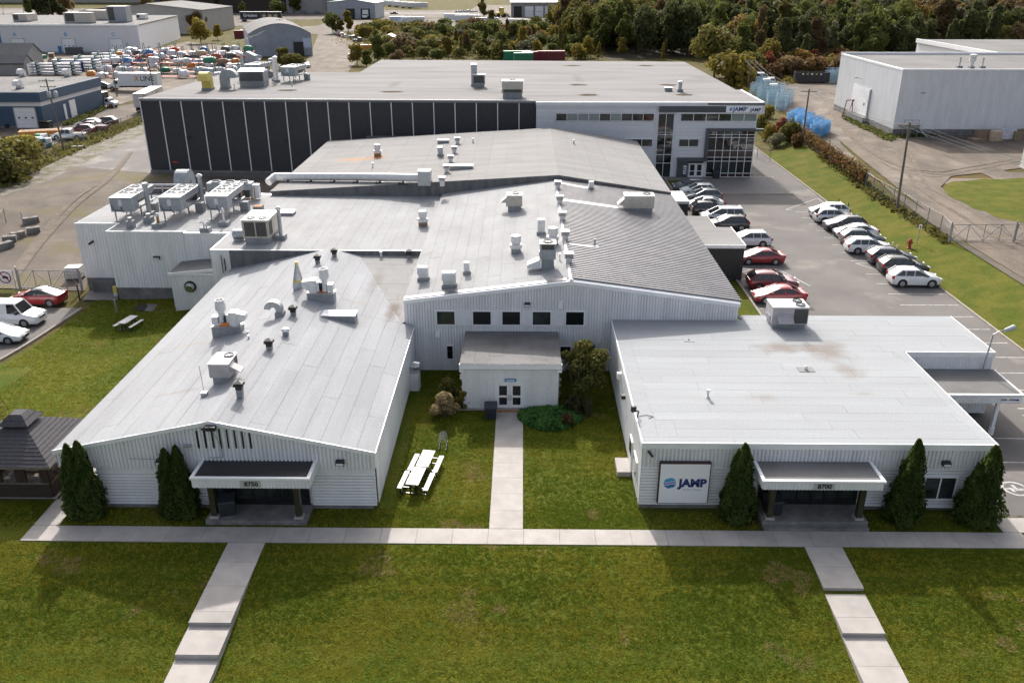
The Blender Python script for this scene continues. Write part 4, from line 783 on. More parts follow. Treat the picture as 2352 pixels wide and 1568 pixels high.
# roof drains with dirt ponds
M['pond']=pmat('dried_pond',(.1,.075,.05),(.13,.11,.09),rough=1,scale=1.5,spec=.0)
for p in((915,390,1),(1825,403,1)):
    q=at(*zK(p[0],p[1]),KZ); m=MB(); m.add([(q.x+1.6*math.cos(t)*rng.uniform(.8,1.15),q.y+1.0*math.sin(t)*rng.uniform(.8,1.15),KZ+.006) for t in [2*PI*i/18 for i in range(18)]],[tuple(range(18))]); m.build('dirt_pond',M['pond'],Kb,fix=False)
for p in((1005,257),(1590,258),(1070,322),(1690,322),(970,133),(1440,133)):
    q=at(*zO(*p),KZ); m=MB(); m.add([(q.x+1.5*math.cos(t)*rng.uniform(.7,1.2),q.y+1.1*math.sin(t)*rng.uniform(.7,1.2),KZ+.006) for t in [2*PI*i/18 for i in range(18)]],[tuple(range(18))]); m.build('dirt_pond',M['pond'],Kb,fix=False)
# ================================================================== dark annexes along the hall
for (x0,x1,y0,y1,h,lab,wm) in((15.6,20.85,77.2,83.5,3.45,'dark ribbed flat roofed annex nearest the red cars','darkrib'),(15.6,19.75,83.62,89.8,2.9,'small grey roofed annex just behind the larger dark annex','darkrib'),(15.6,19.2,97.2,102.4,2.6,'white roofed dark annex farthest along the hall','darkrib')):
    an=thing('side_annex',lab,'annex',((x0+x1)/2,y0,0),0,'annexes beside the hall')
    m=MB(); m.box(x0,x1,y0+.03,y1,0,h-.1); m.build('wall',M[wm],an)
    m=MB(); corr(m,(x0,y0),(x1,y0),.05,h-.1,.2,.04); corr(m,(x1,y0),(x1,y1),.05,h-.1,.2,.04); m.build('cladding',M[wm],an,fix=False)
    m=MB(); m.box(x0,x1+.05,y0-.05,y1,h-.15,h); m.build('roof',M['memB2' if h<3.2 and h>2.8 else ('whitepanel' if h<2.8 else 'memB2')],an)
    m=MB(); m.box(x0,x1+.1,y0-.12,y0-.04,h-.25,h+.06); m.box(x1+.04,x1+.12,y0-.04,y1,h-.25,h+.06); m.build('edge_trim',M['trim' if h>3.2 else 'trim_grey'],an)
# ================================================================== ROOF EQUIPMENT (all top-level things)
def lbl(root,l,c,g=None): return tag(root,l,c,g)
def vent_cap():
    t=thing('roof_vent','x','roof vent',group='black capped roof vents')
    MB().box(-.2,.2,-.2,.2,-.3,.3).build('curb',M['curb'],t,local=True)
    m=MB(); m.box(-.22,.22,-.22,.22,.3,.55); 
    for k in range(3): m.box(-.33-.03*(k==1),.33+.03*(k==1),-.33-.03*(k==1),.33+.03*(k==1),.58+k*.09,.635+k*.09)
    m.box(-.2,.2,-.2,.2,.55,.78); m.build('louver_head',M['black'],t,local=True)
    m=MB(); m.add([(-.34,-.34,.82),(.34,-.34,.82),(.34,.34,.82),(-.34,.34,.82),(0,0,.98)],[(0,1,2,3),(0,1,4),(1,2,4),(2,3,4),(3,0,4)]); m.build('cap',M['grey_cap'],t,local=True); return t
M['grey_cap']=pmat('grey_cap',(.1,.095,.09),rough=.6)
pv_=vent_cap()
for (x,y),l in (((1455,128),'black roof vent at the rear end of the left ridge'),((1310,183),'black roof vent second from the rear along the left ridge'),((1100,632),'black roof vent beside the curved gooseneck on the left roof'),((895,928),'black roof vent midway along the left roof ridge'),((637,1303),'black roof vent beside the white air conditioner on the left roof')):
    place(pv_,on(*zA(x,y),plAL if x<800 else plAR),0,l,sc=.8)
place(pv_,on(*zA(2100,138),plCR),0,'black roof vent against the flashing wall above the valley roof')
def gooseneck(w,d,h,r,mat,group=None,name='gooseneck_vent',seg=10,curbh=.25):
    t=thing(name,'x','roof vent',group=group)
    MB().box(-w/2-.08,w/2+.08,-d/2-.08,d/2+.08,-.25,curbh).build('curb',M['curb'],t,local=True)
    m=MB(); rings=[]                      # rectangular duct bent over towards -x
    def ring(c,ang):
        ca,sa=math.cos(ang),math.sin(ang); return [(c[0]+s*w/2*ca,q,c[2]+s*w/2*sa) for s,q in((-1,-d/2),(1,-d/2),(1,d/2),(-1,d/2))]
    rings.append(ring((0,0,curbh),0)); rings.append(ring((0,0,h),0))
    for i in range(1,seg+1):
        a=PI*i/seg*.97; rings.append(ring((-r+r*math.cos(a),0,h+r*math.sin(a)),a))
    m.loft(rings); m.build('duct',mat,t,local=True); 
    return t
g1=gooseneck(.42,.5,.42,.4,M['galv']); place(g1,on(*zA(985,628),plAR),0,'grey curved gooseneck vent on the left roof')
def fan_set():
    t=thing('exhaust_fan','x','exhaust fan',group='exhaust fan sets on the left roof')
    m=MB(); m.box(-1.1,1.1,-.45,.45,-.5,.45); m.build('curb',M['curb'],t,local=True)
    MB().box(-1.14,1.14,-.5,.5,.45,.5).build('curb_cap',M['galv'],t,local=True)
    m=MB(); m.lathe((-.35,0,.5),[(.25,0),(.25,1.1),(.36,1.15),(.40,1.3),(.40,1.35),(.34,2.0),(.3,2.0),(.28,1.6)],16); m.build('stack',M['white_metal'],t,local=True,sharp=.7)
    m=MB(); m.box(-1.05,-.6,-.3,.3,.6,1.2); m.build('motor_box',M['white_metal'],t,local=True)
    m=MB(); m.cyl((-.1,-.02,1.0),(.08,-.02,1.0),.33,n=14); m.build('fan_inlet',M['black'],t,local=True)
    m=MB(); m.loft([[(x,-w_,zc-h),(x,w_,zc-h),(x,w_,zc+h),(x,-w_,zc+h)] for x,w_,h,zc in((.08,.32,.4,1.0),(.3,.32,.42,1.0),(.3,.42,.55,1.05),(.85,.42,.55,1.05),(.85,.36,.46,1.05),(1.15,.34,.36,1.12),(1.5,.28,.2,1.2))]); m.build('duct',M['white_metal'],t,local=True)
    m=MB(); m.cyl((-.3,-.3,.65),(.25,-.3,.65),.14,n=10); m.box(-.5,.5,-.42,.3,.5,.56); m.build('motor',M['orange'],t,local=True,sharp=.6)
    return t
f1=fan_set(); place(f1,on(*zA(540,790),plAL)+Vector((0,0,.2)),0,'exhaust fan with rust stained curb left of the left roof ridge',sc=.88)
f2=dup(f1); f2.location=on(*zA(1345,500),plAR)+Vector((0,0,.2)); f2.rotation_euler=(0,0,PI); f2['label']='white exhaust fan set beside the yellow tipped cone'
t=thing('cone_vent','grey cone shaped vent with yellow tip on the left roof','roof vent',on(*zA(1145,388),plAR))
MB().box(-.34,.34,-.34,.34,-.2,.45).build('curb',M['galv'],t,local=True); MB().lathe((0,0,.45),[(.36,0),(.4,.05),(.4,.12),(.34,.16)],14).build('yellow_ring',M['yellow'],t,local=True,sharp=.6)
MB().lathe((0,0,.6),[(.36,0),(.12,1.1),(.12,1.15)],14).build('cone',M['galv'],t,local=True,sharp=.6); MB().lathe((0,0,1.75),[(.13,0),(.13,.16),(.08,.2)],12).build('tip',M['yellow'],t,local=True,sharp=.6)
t=thing('roof_hatch','long white topped skylight box on the left roof slope','skylight',on(*zA(1500,655),plAR))
MB().box(-1.15,1.15,-.5,.5,-.5,.3).build('curb',M['curb'],t,local=True); MB().box(-1.2,1.2,-.55,.55,.3,.38).build('lid',M['whitepanel'],t,local=True)
t=thing('turbine_vent','small silver hooded vent at the middle of the left roof','roof vent',on(*zA(1035,808),plAR)); MB().box(-.17,.17,-.17,.17,-.1,.25).build('curb',M['curb'],t,local=True); MB().lathe((0,0,.25),[(.2,0),(.27,.1),(.22,.26),(.08,.32)],10).build('hood',M['steel_bright'],t,local=True,sharp=.8)
def rtu(name,label,loc,w,d,h,rz,mat,fans,curb=.35,hood=None,coil=None,group=None,sides=()):
    t=thing(name,label,'air conditioner',loc,rz,group)
    MB().box(-w/2+.12,w/2-.12,-d/2+.1,d/2-.1,-.35,curb).build('curb',M['curb'],t,local=True)
    MB().box(-w/2,w/2,-d/2,d/2,curb,curb+h).build('cabinet',mat,t,local=True)
    MB().box(-w/2-.03,w/2+.03,-d/2-.03,d/2+.03,curb+h,curb+h+.05).build('top_panel',M['white_metal'],t,local=True)
    for fx,fy,r in fans:
        m=MB(); m.lathe((fx,fy,curb+h+.05),[(r,0),(r,.07),(r*.86,.07),(r*.84,.02)],18); f=m.build('fan_ring',M['blackplastic'],t,local=True)
        m=MB(); m.cyl((fx,fy,curb+h+.075),(fx,fy,curb+h+.1),r*.22,n=10)
        for k in range(6): a=k*PI/3; m.obox((fx+r*.5*math.cos(a),fy+r*.5*math.sin(a),curb+h+.08),r*.75,.06,.012,a)
        m.build('fan_guard',M['grey_metal'],f,local=True)
    for (x0,x1,z0,z1,face) in (coil or ()):
        m=MB()
        if face=='f': m.box(x0,x1,-d/2-.02,-d/2-.004,curb+z0,curb+z1)
        if face=='r': m.box(w/2+.004,w/2+.02,x0,x1,curb+z0,curb+z1)
        c=m.build('coil_grille',M['grille'],t,local=True)
    if hood:
        x0,x1,z0,z1,face=hood; m=MB()
        if face=='f': m.add([(x0,-d/2,curb+z1),(x1,-d/2,curb+z1),(x1,-d/2-.6,curb+z0),(x0,-d/2-.6,curb+z0),(x0,-d/2,curb+z0),(x1,-d/2,curb+z0),(x0,-d/2-.6,curb+z0-.08),(x1,-d/2-.6,curb+z0-.08)],[(0,1,2,3),(0,3,4),(1,5,2),(3,2,7,6)])
        if face=='r': m.add([(w/2,x0,curb+z1),(w/2,x1,curb+z1),(w/2+.6,x1,curb+z0),(w/2+.6,x0,curb+z0),(w/2,x0,curb+z0),(w/2,x1,curb+z0),(w/2+.6,x0,curb+z0-.08),(w/2+.6,x1,curb+z0-.08)],[(0,1,2,3),(0,3,4),(1,5,2),(3,2,7,6)])
        if face=='l': m.add([(-w/2,x0,curb+z1),(-w/2,x1,curb+z1),(-w/2-.6,x1,curb+z0),(-w/2-.6,x0,curb+z0),(-w/2,x0,curb+z0),(-w/2,x1,curb+z0),(-w/2-.6,x0,curb+z0-.08),(-w/2-.6,x1,curb+z0-.08)],[(0,1,2,3),(0,3,4),(1,5,2),(3,2,7,6)])
        m.build('intake_hood',mat,t,local=True)
    m=MB(); m.box(-w/2-.05,-w/2-.01,-d/4,d/4,curb+.2,curb+.5); m.tube([(-w/2-.04,-d/3,curb+.3),(-w/2-.04,-d/3,curb-.1)],.025); m.build('control_box',M['grey_metal'],t,local=True)
    return t
M['pinkmetal']=pmat('faded_enamel',(.46,.44,.45),(.38,.36,.37),rough=.5,scale=2,fine=.04)
p=on(*zA(480,1215),plAL); rtu('air_conditioner','white boxy air conditioner with one fan on the left roof',p+Vector((.0,.6,.05)),1.15,1.6,.82,0,M['pinkmetal'],[(.25,.42,.3)],hood=(-.6,.05,.28,.65,'r'),coil=[(.3,.75,.1,.72,'r')])
t=thing('mast','thin whip mast beside the air conditioner on the left roof','mast',on(*zA(332,1330),plAL)); MB().box(-.16,.16,-.16,.16,-.1,.25).build('base',M['galv'],t,local=True); MB().tube([(0,0,.2),(-.05,0,1.9)],.018,5).build('rod',M['galv'],t,local=True)
t=thing('pipe_vent','white vent pipe on the valley roof','pipe',on(*zA(1857,130),plCR)); MB().lathe((0,0,-.1),[(.1,0),(.1,.5),(.15,.5),(.15,.62)],10).build('pipe',M['white_metal'],t,local=True)
for k in range(2):
    q=on(*zA(705+k*8,800+k*35),plAL); t=thing('pipe_vent',('upper','lower')[k]+' tiny white vent pipe on the left roof slope','pipe',q,group='small pipes'); MB().lathe((0,0,-.05),[(.06,0),(.06,.2),(.1,.22),(.1,.3)],8).build('pipe',M['white_metal'],t,local=True)
# ------------------------------------------------------------------ hall roof
def mushroom(cm):
    t=thing('mushroom_vent','x','roof vent',group='white mushroom vents'); MB().box(-.38,.38,-.38,.38,-.3,.4).build('curb',cm,t,local=True)
    MB().lathe((0,0,.4),[(.45,0),(.5,.12),(.5,.3),(.32,.36),(.36,.42),(.4,.5),(.4,.95),(.34,1.02),(0.02,1.05)],18).build('hood',M['white_metal'],t,local=True,sharp=.7); return t
mv=mushroom(M['curb'])
place(mv,on(*zB(895,560),plBL),0,'white mushroom vent left of its twin on the hall roof'); place(mv,on(*zB(1133,508),plBL),0,'white mushroom vent near the ridge of the hall')
mr=mushroom(M['cratewood']); place(mr,Vector((*at(*zB(293,385),EZ)[:2],EZ)),0,'white mushroom vent with brown curb left of the hall')
mr2=mushroom(M['rust']); place(mr2,on(*zK(1697,958),plDL),0,'white mushroom vent on a rusty curb on the rear hall')
def gn(w,d,h,r,x,y,pl,l,rz=PI/2,mat='white_metal'):
    t=gooseneck(w,d,h,r,M[mat],'gooseneck vents on the hall roofs'); place(t,on(*zB(x,y),pl),rz,l)
gn(.45,.6,.9,.3,1057,440,plBL,'tall white gooseneck vent near the hall ridge'); gn(.45,.75,.7,.3,297,738,plBL,'leftmost white gooseneck vent at the front of the hall roof'); gn(.5,.95,.75,.34,465,782,plBL,'widest white gooseneck vent at the front of the hall roof'); gn(.32,.4,.65,.22,577,697,plBL,'small slim gooseneck vent between the two wide ones')
gn(.4,.5,.5,.28,1380,152,plBR,'gooseneck vent at the far end of the metal roof')
rtu('air_conditioner','beige air conditioner with side hood on the hall roof',on(*zB(885,292),plBL)+Vector((0,.5,.15)),1.45,1.3,1.0,0,M['beige_metal'],[(.1,.1,.36)],hood=(-.5,.5,.3,.8,'l'))
rtu('air_conditioner','beige twin fan air conditioner on the metal roof',on(*zB(1690,300),plBR)+Vector((0,.5,.1)),2.8,1.5,1.15,0,M['beige_metal'],[(.75,.1,.4)],hood=(-.5,.5,.3,.85,'l'))
t=rtu('air_conditioner','grey cube air conditioner with slanted duct on the hall roof',on(*zB(1100,678),plBL)+Vector((0,.6,.1)),1.15,1.1,1.15,0,M['grey_metal'],[(0,0,.4)],curb=.75,coil=[(-.45,.45,.75,1.1,'f')])
MB().extr([(-.5,0),(-.5,.72),(-1.5,.3),(-1.5,0)],-.45,.45).build('slanted_duct',M['whitepanel'],t,local=True)
def louver():
    t=thing('ridge_vent','x','roof vent',group='white louvered ridge vents'); MB().box(-.22,.22,-.2,.2,-.35,.2).build('base',M['white_metal'],t,local=True)
    m=MB(); m.box(-.33,.33,-.3,.3,.22,.55); m.box(-.36,.36,-.33,.33,.55,.6); h=m.build('hood',M['white_metal'],t,local=True)
    m=MB(); [m.box(-.28,.28,-.315,-.302,.27+k*.09,.31+k*.09) for k in range(3)]; m.build('louver',M['grille'],h,local=True); return t
lv=louver(); ORD=['first','second','third','fourth','fifth']
for k,(x,y) in enumerate(((1165,150),(1178,247),(1194,355),(1213,482),(1237,630))): place(lv,on(*zB(x,y),plBL)+Vector((0,0,.25)),0,ORD[4-k]+' louvered vent from the front along the hall ridge')
for k,(x,y) in enumerate(((222,640),(202,700),(178,760),(152,825),(123,905))): place(lv,on(*zO(x,y),plDL)+Vector((0,0,.25)),0,ORD[4-k]+' louvered vent from the front along the rear hall roof')
t=thing('pipe_vent','slim white pipe beside the grey cube air conditioner','pipe',on(*zB(1178,610),plBL)); MB().lathe((0,0,-.05),[(.1,0),(.06,.1),(.06,.5),(.09,.52),(.09,.6)],8).build('pipe',M['white_metal'],t,local=True)
t=thing('pipe_vent','grey pipe vent on the metal roof','pipe',on(*zB(1405,520),plBR)); MB().lathe((0,0,-.05),[(.12,0),(.08,.2),(.08,.7),(.1,.7)],8).build('pipe',M['galv'],t,local=True)
# ------------------------------------------------------------------ front right roof
rtu('air_conditioner','large pale air conditioner with two fans on the front right roof',(18.65,56.2,CZ),2.5,1.7,1.25,0,M['pinkmetal'],[(.75,.4,.34),(.75,-.4,.34)],hood=(-.9,.15,.35,.8,'f'),coil=[(.25,1.2,.1,1.15,'f')],curb=.3)
t=thing('pipe_vent','small white pipe vent on the front right roof','pipe',(10.9,44.7,CZ)); MB().lathe((0,0,0),[(.16,0),(.1,.1),(.07,.12),(.07,.4),(.12,.45),(.12,.55)],10).build('pipe',M['white_metal'],t,local=True)
t=thing('roof_drain','square roof drain tray with a white cap on the front right roof','drain',(17.8,48.6,CZ)); MB().box(-.5,.5,-.35,.35,.0,.04).build('tray',M['seam'],t,local=True); MB().lathe((0,0,.04),[(.12,0),(.1,.2),(.03,.25)],10).build('cap',M['white_metal'],t,local=True)
t=thing('roof_drain','flat empty roof drain square on the front right roof','drain',(11.3,53.2,CZ)); MB().box(-.35,.35,-.3,.3,.0,.035).build('tray',M['memC'],t,local=True); MB().lathe((0,0,.03),[(.06,0),(.05,.05)],8).build('outlet',M['black'],t,local=True)
# ------------------------------------------------------------------ mechanical wing equipment
def condenser(L=5.6,wd=2.15,nf=3):
    t=thing('condenser_unit','x','condenser',group='big fan condensers on the mechanical wing')
    z0,z1=1.0,2.35
    m=MB(); m.box(-wd/2,wd/2,-.9,0.55,z0-.05,z1); m.build('control_cabinet',M['grey_metal'],t,local=True)
    m=MB(); m.box(-wd/2+.07,wd/2-.07,.59,L-.97,z1-.62,z1-.03); m.build('fan_deck',M['white_metal'],t,local=True)
    m=MB(); m.box(-wd/2-.02,-wd/2+.06,.55,L-.9,z1-.5,z1+.07); m.box(wd/2-.06,wd/2+.02,.55,L-.9,z1-.5,z1+.05); m.box(-wd/2,wd/2,L-.96,L-.88,z1-.5,z1+.05); m.build('side_rail',M['galv'],t,local=True)
    MB().box(-wd/2-.03,wd/2+.03,-.93,.58,z1,z1+.05).build('cabinet_top',M['white_metal'],t,local=True)
    for i in range(nf):
        for s in(-1,1):
            fx,fy=s*wd*.25,1.15+i*(L-2.4)/(nf-1)*.95; m=MB(); m.lathe((fx,fy,z1-.03),[(.46,0),(.46,.1),(.41,.1),(.4,.02)],16); f=m.build('fan_ring',M['grey_metal'],t,local=True)
            m=MB(); m.cyl((fx,fy,z1-.005),(fx,fy,z1+.005),.4,n=16); [m.obox((fx+.2*math.cos(a),fy+.2*math.sin(a),z1+.02),.34,.1,.012,a) for a in(0.3,1.9,3.4,5)]; m.build('fan_blades',M['black'],f,local=True)
    m=MB(); m.add([(-wd/2+.1,.6,z1-.6),(-wd/2+.1,L-1,z1-.6),(-.2,L-1,z0),(-.2,.6,z0)],[(0,1,2,3)]); m.add([(wd/2-.1,.6,z1-.6),(wd/2-.1,L-1,z1-.6),(.2,L-1,z0),(.2,.6,z0)],[(0,1,2,3)]); m.build('coil',M['grille'],t,local=True)
    for y in(-.75,1.6,L-1.05):
        for s in(-1,1):
            m=MB(); m.box(s*wd*.36-.06,s*wd*.36+.06,y-.06,y+.06,0,z0 if y<2 else z1-.5); m.box(s*wd*.36-.14,s*wd*.36+.14,y-.14,y+.14,0,.05); m.build('leg',M['galv'],t,local=True)
    m=MB(); m.box(-wd/2,-wd/2+.1,.55,L-.9,z0-.1,z0+.02); m.box(wd/2-.1,wd/2,.55,L-.9,z0-.1,z0+.02); m.build('base_rail',M['galv'],t,local=True)
    m=MB(); m.box(-.2,.15,-1.02,-.9,z0+.55,z1-.15); m.build('switch_box',M['white_metal'],t,local=True); m=MB(); m.tube([(0,-.98,z0+.5),(.0,-1.0,z0+.2),(.25,-1.0,z0-.1)],.035); m.tube([(-.95,-.96,z0+.6),(-.8,-.98,z0+.15),(-.1,-1.0,z0+.1)],.035); m.build('cable',M['blackplastic'],t,local=True)
    MB().box(wd/2+.1,wd/2+.9,2.4,3.2,0,.95).build('pipe_box',M['curb'],t,local=True)
    return t
cu=condenser(); 
for k,(x,y) in enumerate(((-37.75,79.1),(-33.2,79.3),(-28.95,79.8))): place(cu,(x,y,EZ),0,('leftmost six fan condenser on tall legs','middle six fan condenser on tall legs','rightmost six fan condenser on tall legs')[k],sc=.95)
t=thing('chiller_unit','long three fan chiller at the rear of the mechanical wing','chiller',(-30.2,91.6,EZ)); 
m=MB(); m.box(-2.3,2.3,-.55,.55,1.05,1.75); m.build('cabinet',M['grey_metal'],t,local=True)
for k in(-1,0,1):
    m=MB(); m.lathe((k*1.45,0,1.75),[(.5,0),(.5,.14),(.44,.14),(.42,.02)],16); f=m.build('fan_ring',M['grey_metal'],t,local=True); MB().cyl((k*1.45,0,1.77),(k*1.45,0,1.78),.42,n=16).build('fan_blades',M['black'],f,local=True)
for x in(-2.2,-.75,.75,2.2): MB().box(x-.07,x+.07,-.5,.5,0,1.05).build('leg',M['galv'],t,local=True)
m=MB(); m.box(-2.0,1.9,-.3,.3,.2,.95); m.build('compressors',M['grille'],t,local=True); MB().box(2.4,3.0,-.5,.2,.2,1.6).build('switch_cabinet',M['whitepanel'],t,local=True)
m=MB(); m.tube([(2.6,-.6,1.5),(2.6,-.6,.1)],.04); m.tube([(1.4,-.6,.9),(1.4,-.6,.2),(2.4,-.6,.2)],.06); m.build('piping',M['rust'],t,local=True)
# move chiller on a small plinth over the roof edge zone
t.location=(-30.2,87.0,EZ)
gk=gooseneck(1.1,1.3,1.6,.75,M['grey_metal']); place(gk,(-35.2,88.5,EZ),PI/2,'large grey gooseneck duct at the rear of the mechanical wing')
t=thing('blower_box','black square blower box beside the grey gooseneck','blower',(-34.0,86.6,EZ)); MB().box(-.7,.7,-.5,.5,.1,1.1).build('housing',M['blackplastic'],t,local=True); MB().box(-.75,.75,-.4,.4,0,.1).build('base',M['galv'],t,local=True)
t=thing('pipe_rail','grey pipe run on brackets along the rear parapet','pipe',(-39,89.2,EZ)); m=MB(); m.tube([(-2.2,-1.3,.0),(-2.2,-1.3,.7),(-1.6,-.3,1.0),(4.5,-.3,1.0)],.12,8); m.build('pipe',M['galv'],t,local=True)
for k in range(4): MB().box(-.9+k*1.7,-.8+k*1.7,-.35,-.25,0,.95).build('bracket',M['galv'],t,local=True)
MB().box(-3,5.2,.0,.3,0,.55).build('parapet',M['flash'],t,local=True)
def stack(label,x,y,h,r,z=EZ,mat='galv',cone=True,cb=.42):
    t=thing('flue_stack',label,'flue',(x,y,z)); MB().box(-cb,cb,-cb,cb,0,.4).build('curb',M['curb'],t,local=True)
    m=MB(); m.cyl((0,0,.4),(0,0,h),r,n=14); m.build('pipe',M[mat],t,local=True,sharp=.6)
    m=MB(); m.lathe((0,0,h),[(r*1.05,.0),(r*1.5,.08),(r*1.5,.2),(r*.6,.34)] if cone else [(r*1.2,0),(r*1.2,.3),(r*.9,.3)],14); m.build('cap',M['white_metal' if cone else 'galv'],t,local=True,sharp=.6)
def er(x,y,z=EZ): p=at(*zE(x,y),z); return p.x,p.y
stack('tall rust streaked flue between the left and middle condensers',*er(870,480),2.9,.22,mat='galv',cone=False); stack('tall silver flue between the middle and right condensers',*er(1390,395),3.0,.2); stack('silver flue beside the large square air conditioner',*er(2148,705),2.6,.17)
stack('short rusty flue in front of the middle condenser',*er(958,590),1.0,.13,mat='rust',cb=.5); stack('short white flue in front of the right condenser',*er(1595,575),1.3,.1,mat='white_metal',cb=.45)
for k,(x,y,w_,h_,l) in enumerate(((865,550,.75,.6,'grey curb box under the rusty flue'),(690,600,.62,.7,'grey curb box with small cap near the left wing edge'),(1930,445,.85,.6,'rust topped curb box behind the square air conditioner'))):
    p=er(x,y); t=thing('curb_box',l,'curb',(p[0],p[1],EZ)); MB().box(-w_/2,w_/2,-w_/2,w_/2,0,h_).build('box',M['curb'],t,local=True); (MB().box(-w_/2,w_/2,-w_/2,w_/2,h_,h_+.04) if k==2 else MB().box(-w_/4,w_/4,-w_/4,w_/4,h_,h_+.3)).build('top',M['rust'] if k==2 else M['galv'],t,local=True)
p=er(1415,640); t=thing('twin_pipe_vent','pair of white curved pipes on a curb near the wing edge','pipe',(p[0],p[1],EZ)); MB().box(-.42,.42,-.4,.4,0,.45).build('curb',M['curb'],t,local=True)
for s in(-1,1): MB().tube([(s*.12,0,.4),(s*.12,0,.75),(s*.2,0,.95),(s*.36,0,.95),(s*.42,0,.85)],.07,8).build('pipe',M['white_metal'],t,local=True)
p=er(2200,465); t=thing('roof_hatch','low white roof hatch behind the square air conditioner','hatch',(p[0],p[1],EZ)); MB().box(-.75,.75,-.6,.6,0,.22).build('curb',M['curb'],t,local=True); MB().box(-.8,.8,-.65,.65,.22,.3).build('lid',M['whitepanel'],t,local=True)
rtu('air_conditioner','large square beige air conditioner with dark coils on the mechanical wing',(-23.0,72.7,EZ),2.3,3.4,1.55,0,M['beige_metal'],[(-.5,-1.0,.36),(.5,-1.0,.36)],coil=[(-.95,-.06,.15,1.4,'f'),(.06,.95,.15,1.4,'f'),(-1.55,-.6,.2,1.35,'r')],curb=.55)
t=thing('duct_elbow','round silver duct elbow left of the square air conditioner','duct',(-25.0,72.2,EZ)); MB().cyl((-.35,0,.55),(.6,0,.55),.42,n=16).build('duct',M['galv'],t,local=True,sharp=.6); MB().box(-.3,.4,-.35,.35,0,.2).build('support',M['galv'],t,local=True)
p=er(2045,110,5.6); 
t=thing('roof_duct','long white round duct lying across the rear hall roof','duct',(-20,92.5,5.7))
P0=Vector((-27.4,93.5,6.2)); P1=on(*zK(1440,1180),plDL)+Vector((0,0,.55)); P2=on(*zK(2060,1190),plDL)+Vector((0,0,.55))
m=MB(); m.cyl(P0,P1,.42,n=16); m.cyl(P1,P2,.42,n=16); m.cyl(P0,P0+Vector((-.5,-1.0,-.4)),.42,n=16); m.build('duct',M['white_metal'],t,sharp=.6)
for k in range(6):
    f=(k+.6)/6.3; q=P0.lerp(P1,f*2) if f<.5 else P1.lerp(P2,f*2-1); m=MB(); m.box(q.x-.5,q.x+.5,q.y-.7,q.y+.1,q.z-.62,q.z-.5); m.box(q.x-.06,q.x+.06,q.y-.6,q.y,q.z-.5,q.z-.3); m.build('support',M['blackplastic'],t)
m=MB(); m.box(P2.x-.1,P2.x+1.2,P2.y-.7,P2.y+.7,P2.z-.7,P2.z+.75); m.build('plenum',M['galv'],t)
m=MB(); [m.box(P2.x-.1,P2.x+1.2,P2.y-.75+k*.35,P2.y-.55+k*.35,P2.z+.76,P2.z+.84) for k in range(4)]; m.build('plenum_ribs',M['white_metal'],t)
# rear hall extras
t=thing('pipe_vent','small white pipe on the rear hall left slope','pipe',on(*zK(1653,1055),plDL)); MB().lathe((0,0,-.05),[(.12,0),(.08,.1),(.08,.5),(.14,.52),(.14,.6)],8).build('pipe',M['white_metal'],t,local=True)
t=gooseneck(.4,.6,.7,.3,M['galv']); place(t,on(*zK(2240,958),plDL),PI/2,'grey gooseneck vent on the rear hall beside the louvered vents')
for (x,y,w_,l) in((245,800,2.6,'long low skylight on the rear hall beside the louvered vents'),(130,632,1.4,'short skylight at the far edge of the rear hall')):
    t=thing('roof_hatch',l,'skylight',on(*zO(x,y),plDL)); MB().box(-w_/2,w_/2,-.5,.5,-.2,.35).build('curb',M['curb'],t,local=True); MB().box(-w_/2-.04,w_/2+.04,-.54,.54,.35,.43).build('lid',M['whitepanel'],t,local=True)
for (x,y,l) in((322,632,'small white pipe near the far ridge of the rear hall'),(975,640,'small white pipe on the right slope of the rear hall')):
    t=thing('pipe_vent',l,'pipe',on(*zO(x,y),plDL if x<800 else plDR)); MB().lathe((0,0,-.05),[(.16,0),(.1,.15),(.1,.5),(.15,.5),(.15,.6)],8).build('pipe',M['white_metal'],t,local=True)
# ------------------------------------------------------------------ warehouse roof
gy=gooseneck(1.1,1.3,1.2,.7,M['yellow'],None); place(gy,(-48.1,134.4,KZ),PI/2,'yellow gooseneck vent on the black warehouse roof',sc=1.1)
gz=gooseneck(1.1,1.1,1.4,.7,M['grey_metal'],None); place(gz,(-45.8,135.6,KZ),PI,'grey gooseneck vent beside the yellow one',sc=1.1)
t=thing('louver_penthouse','grey louvered penthouse with pitched top on the warehouse roof','penthouse',(-42.3,138.9,KZ)); MB().box(-1.9,1.9,-1.3,1.3,0,.8).build('base',M['curb'],t,local=True); m=MB(); m.extr([(-1.95,.8),(1.95,.8),(1.95,2.3),(-1.95,2.3)],-1.35,1.35); m.build('housing',M['grey_metal'],t,local=True)
for k in range(9): MB().box(-1.8,1.8,-1.42,-1.36,.9+k*.15,1.0+k*.15).build('louver_blade',M['grille'],t,local=True)
m=MB(); m.add([(-2.05,-1.5,2.3),(2.05,-1.5,2.3),(2.05,1.5,2.3),(-2.05,1.5,2.3),(-1.9,0,2.75),(1.9,0,2.75)],[(0,1,5,4),(2,3,4,5),(0,4,3),(1,2,5),(0,3,2,1)]); m.build('top',M['white_metal'],t,local=True)
cw=condenser(5.2,2.4,3); place(cw,(-38.0,144.6,KZ),-.15,'four legged condenser at the right of the warehouse equipment group',sc=1.0); c2=dup(cw); c2.location=(-45.0,148.5,KZ); c2['label']='condenser partly hidden behind the louvered penthouse'; c2.rotation_euler=(0,0,-.15)
for q in (cw,c2): q['group']='condensers on the warehouse roof'
stack('tall white flue right of the penthouse',-40.1,144.0,3.7,.28,KZ,'white_metal'); stack('shorter flue left of the tall white flue',-41.0,146.0,3.2,.16,KZ,'white_metal'); stack('dark banded flue behind the condenser group',-46.6,147.5,4.0,.25,KZ,'galv')
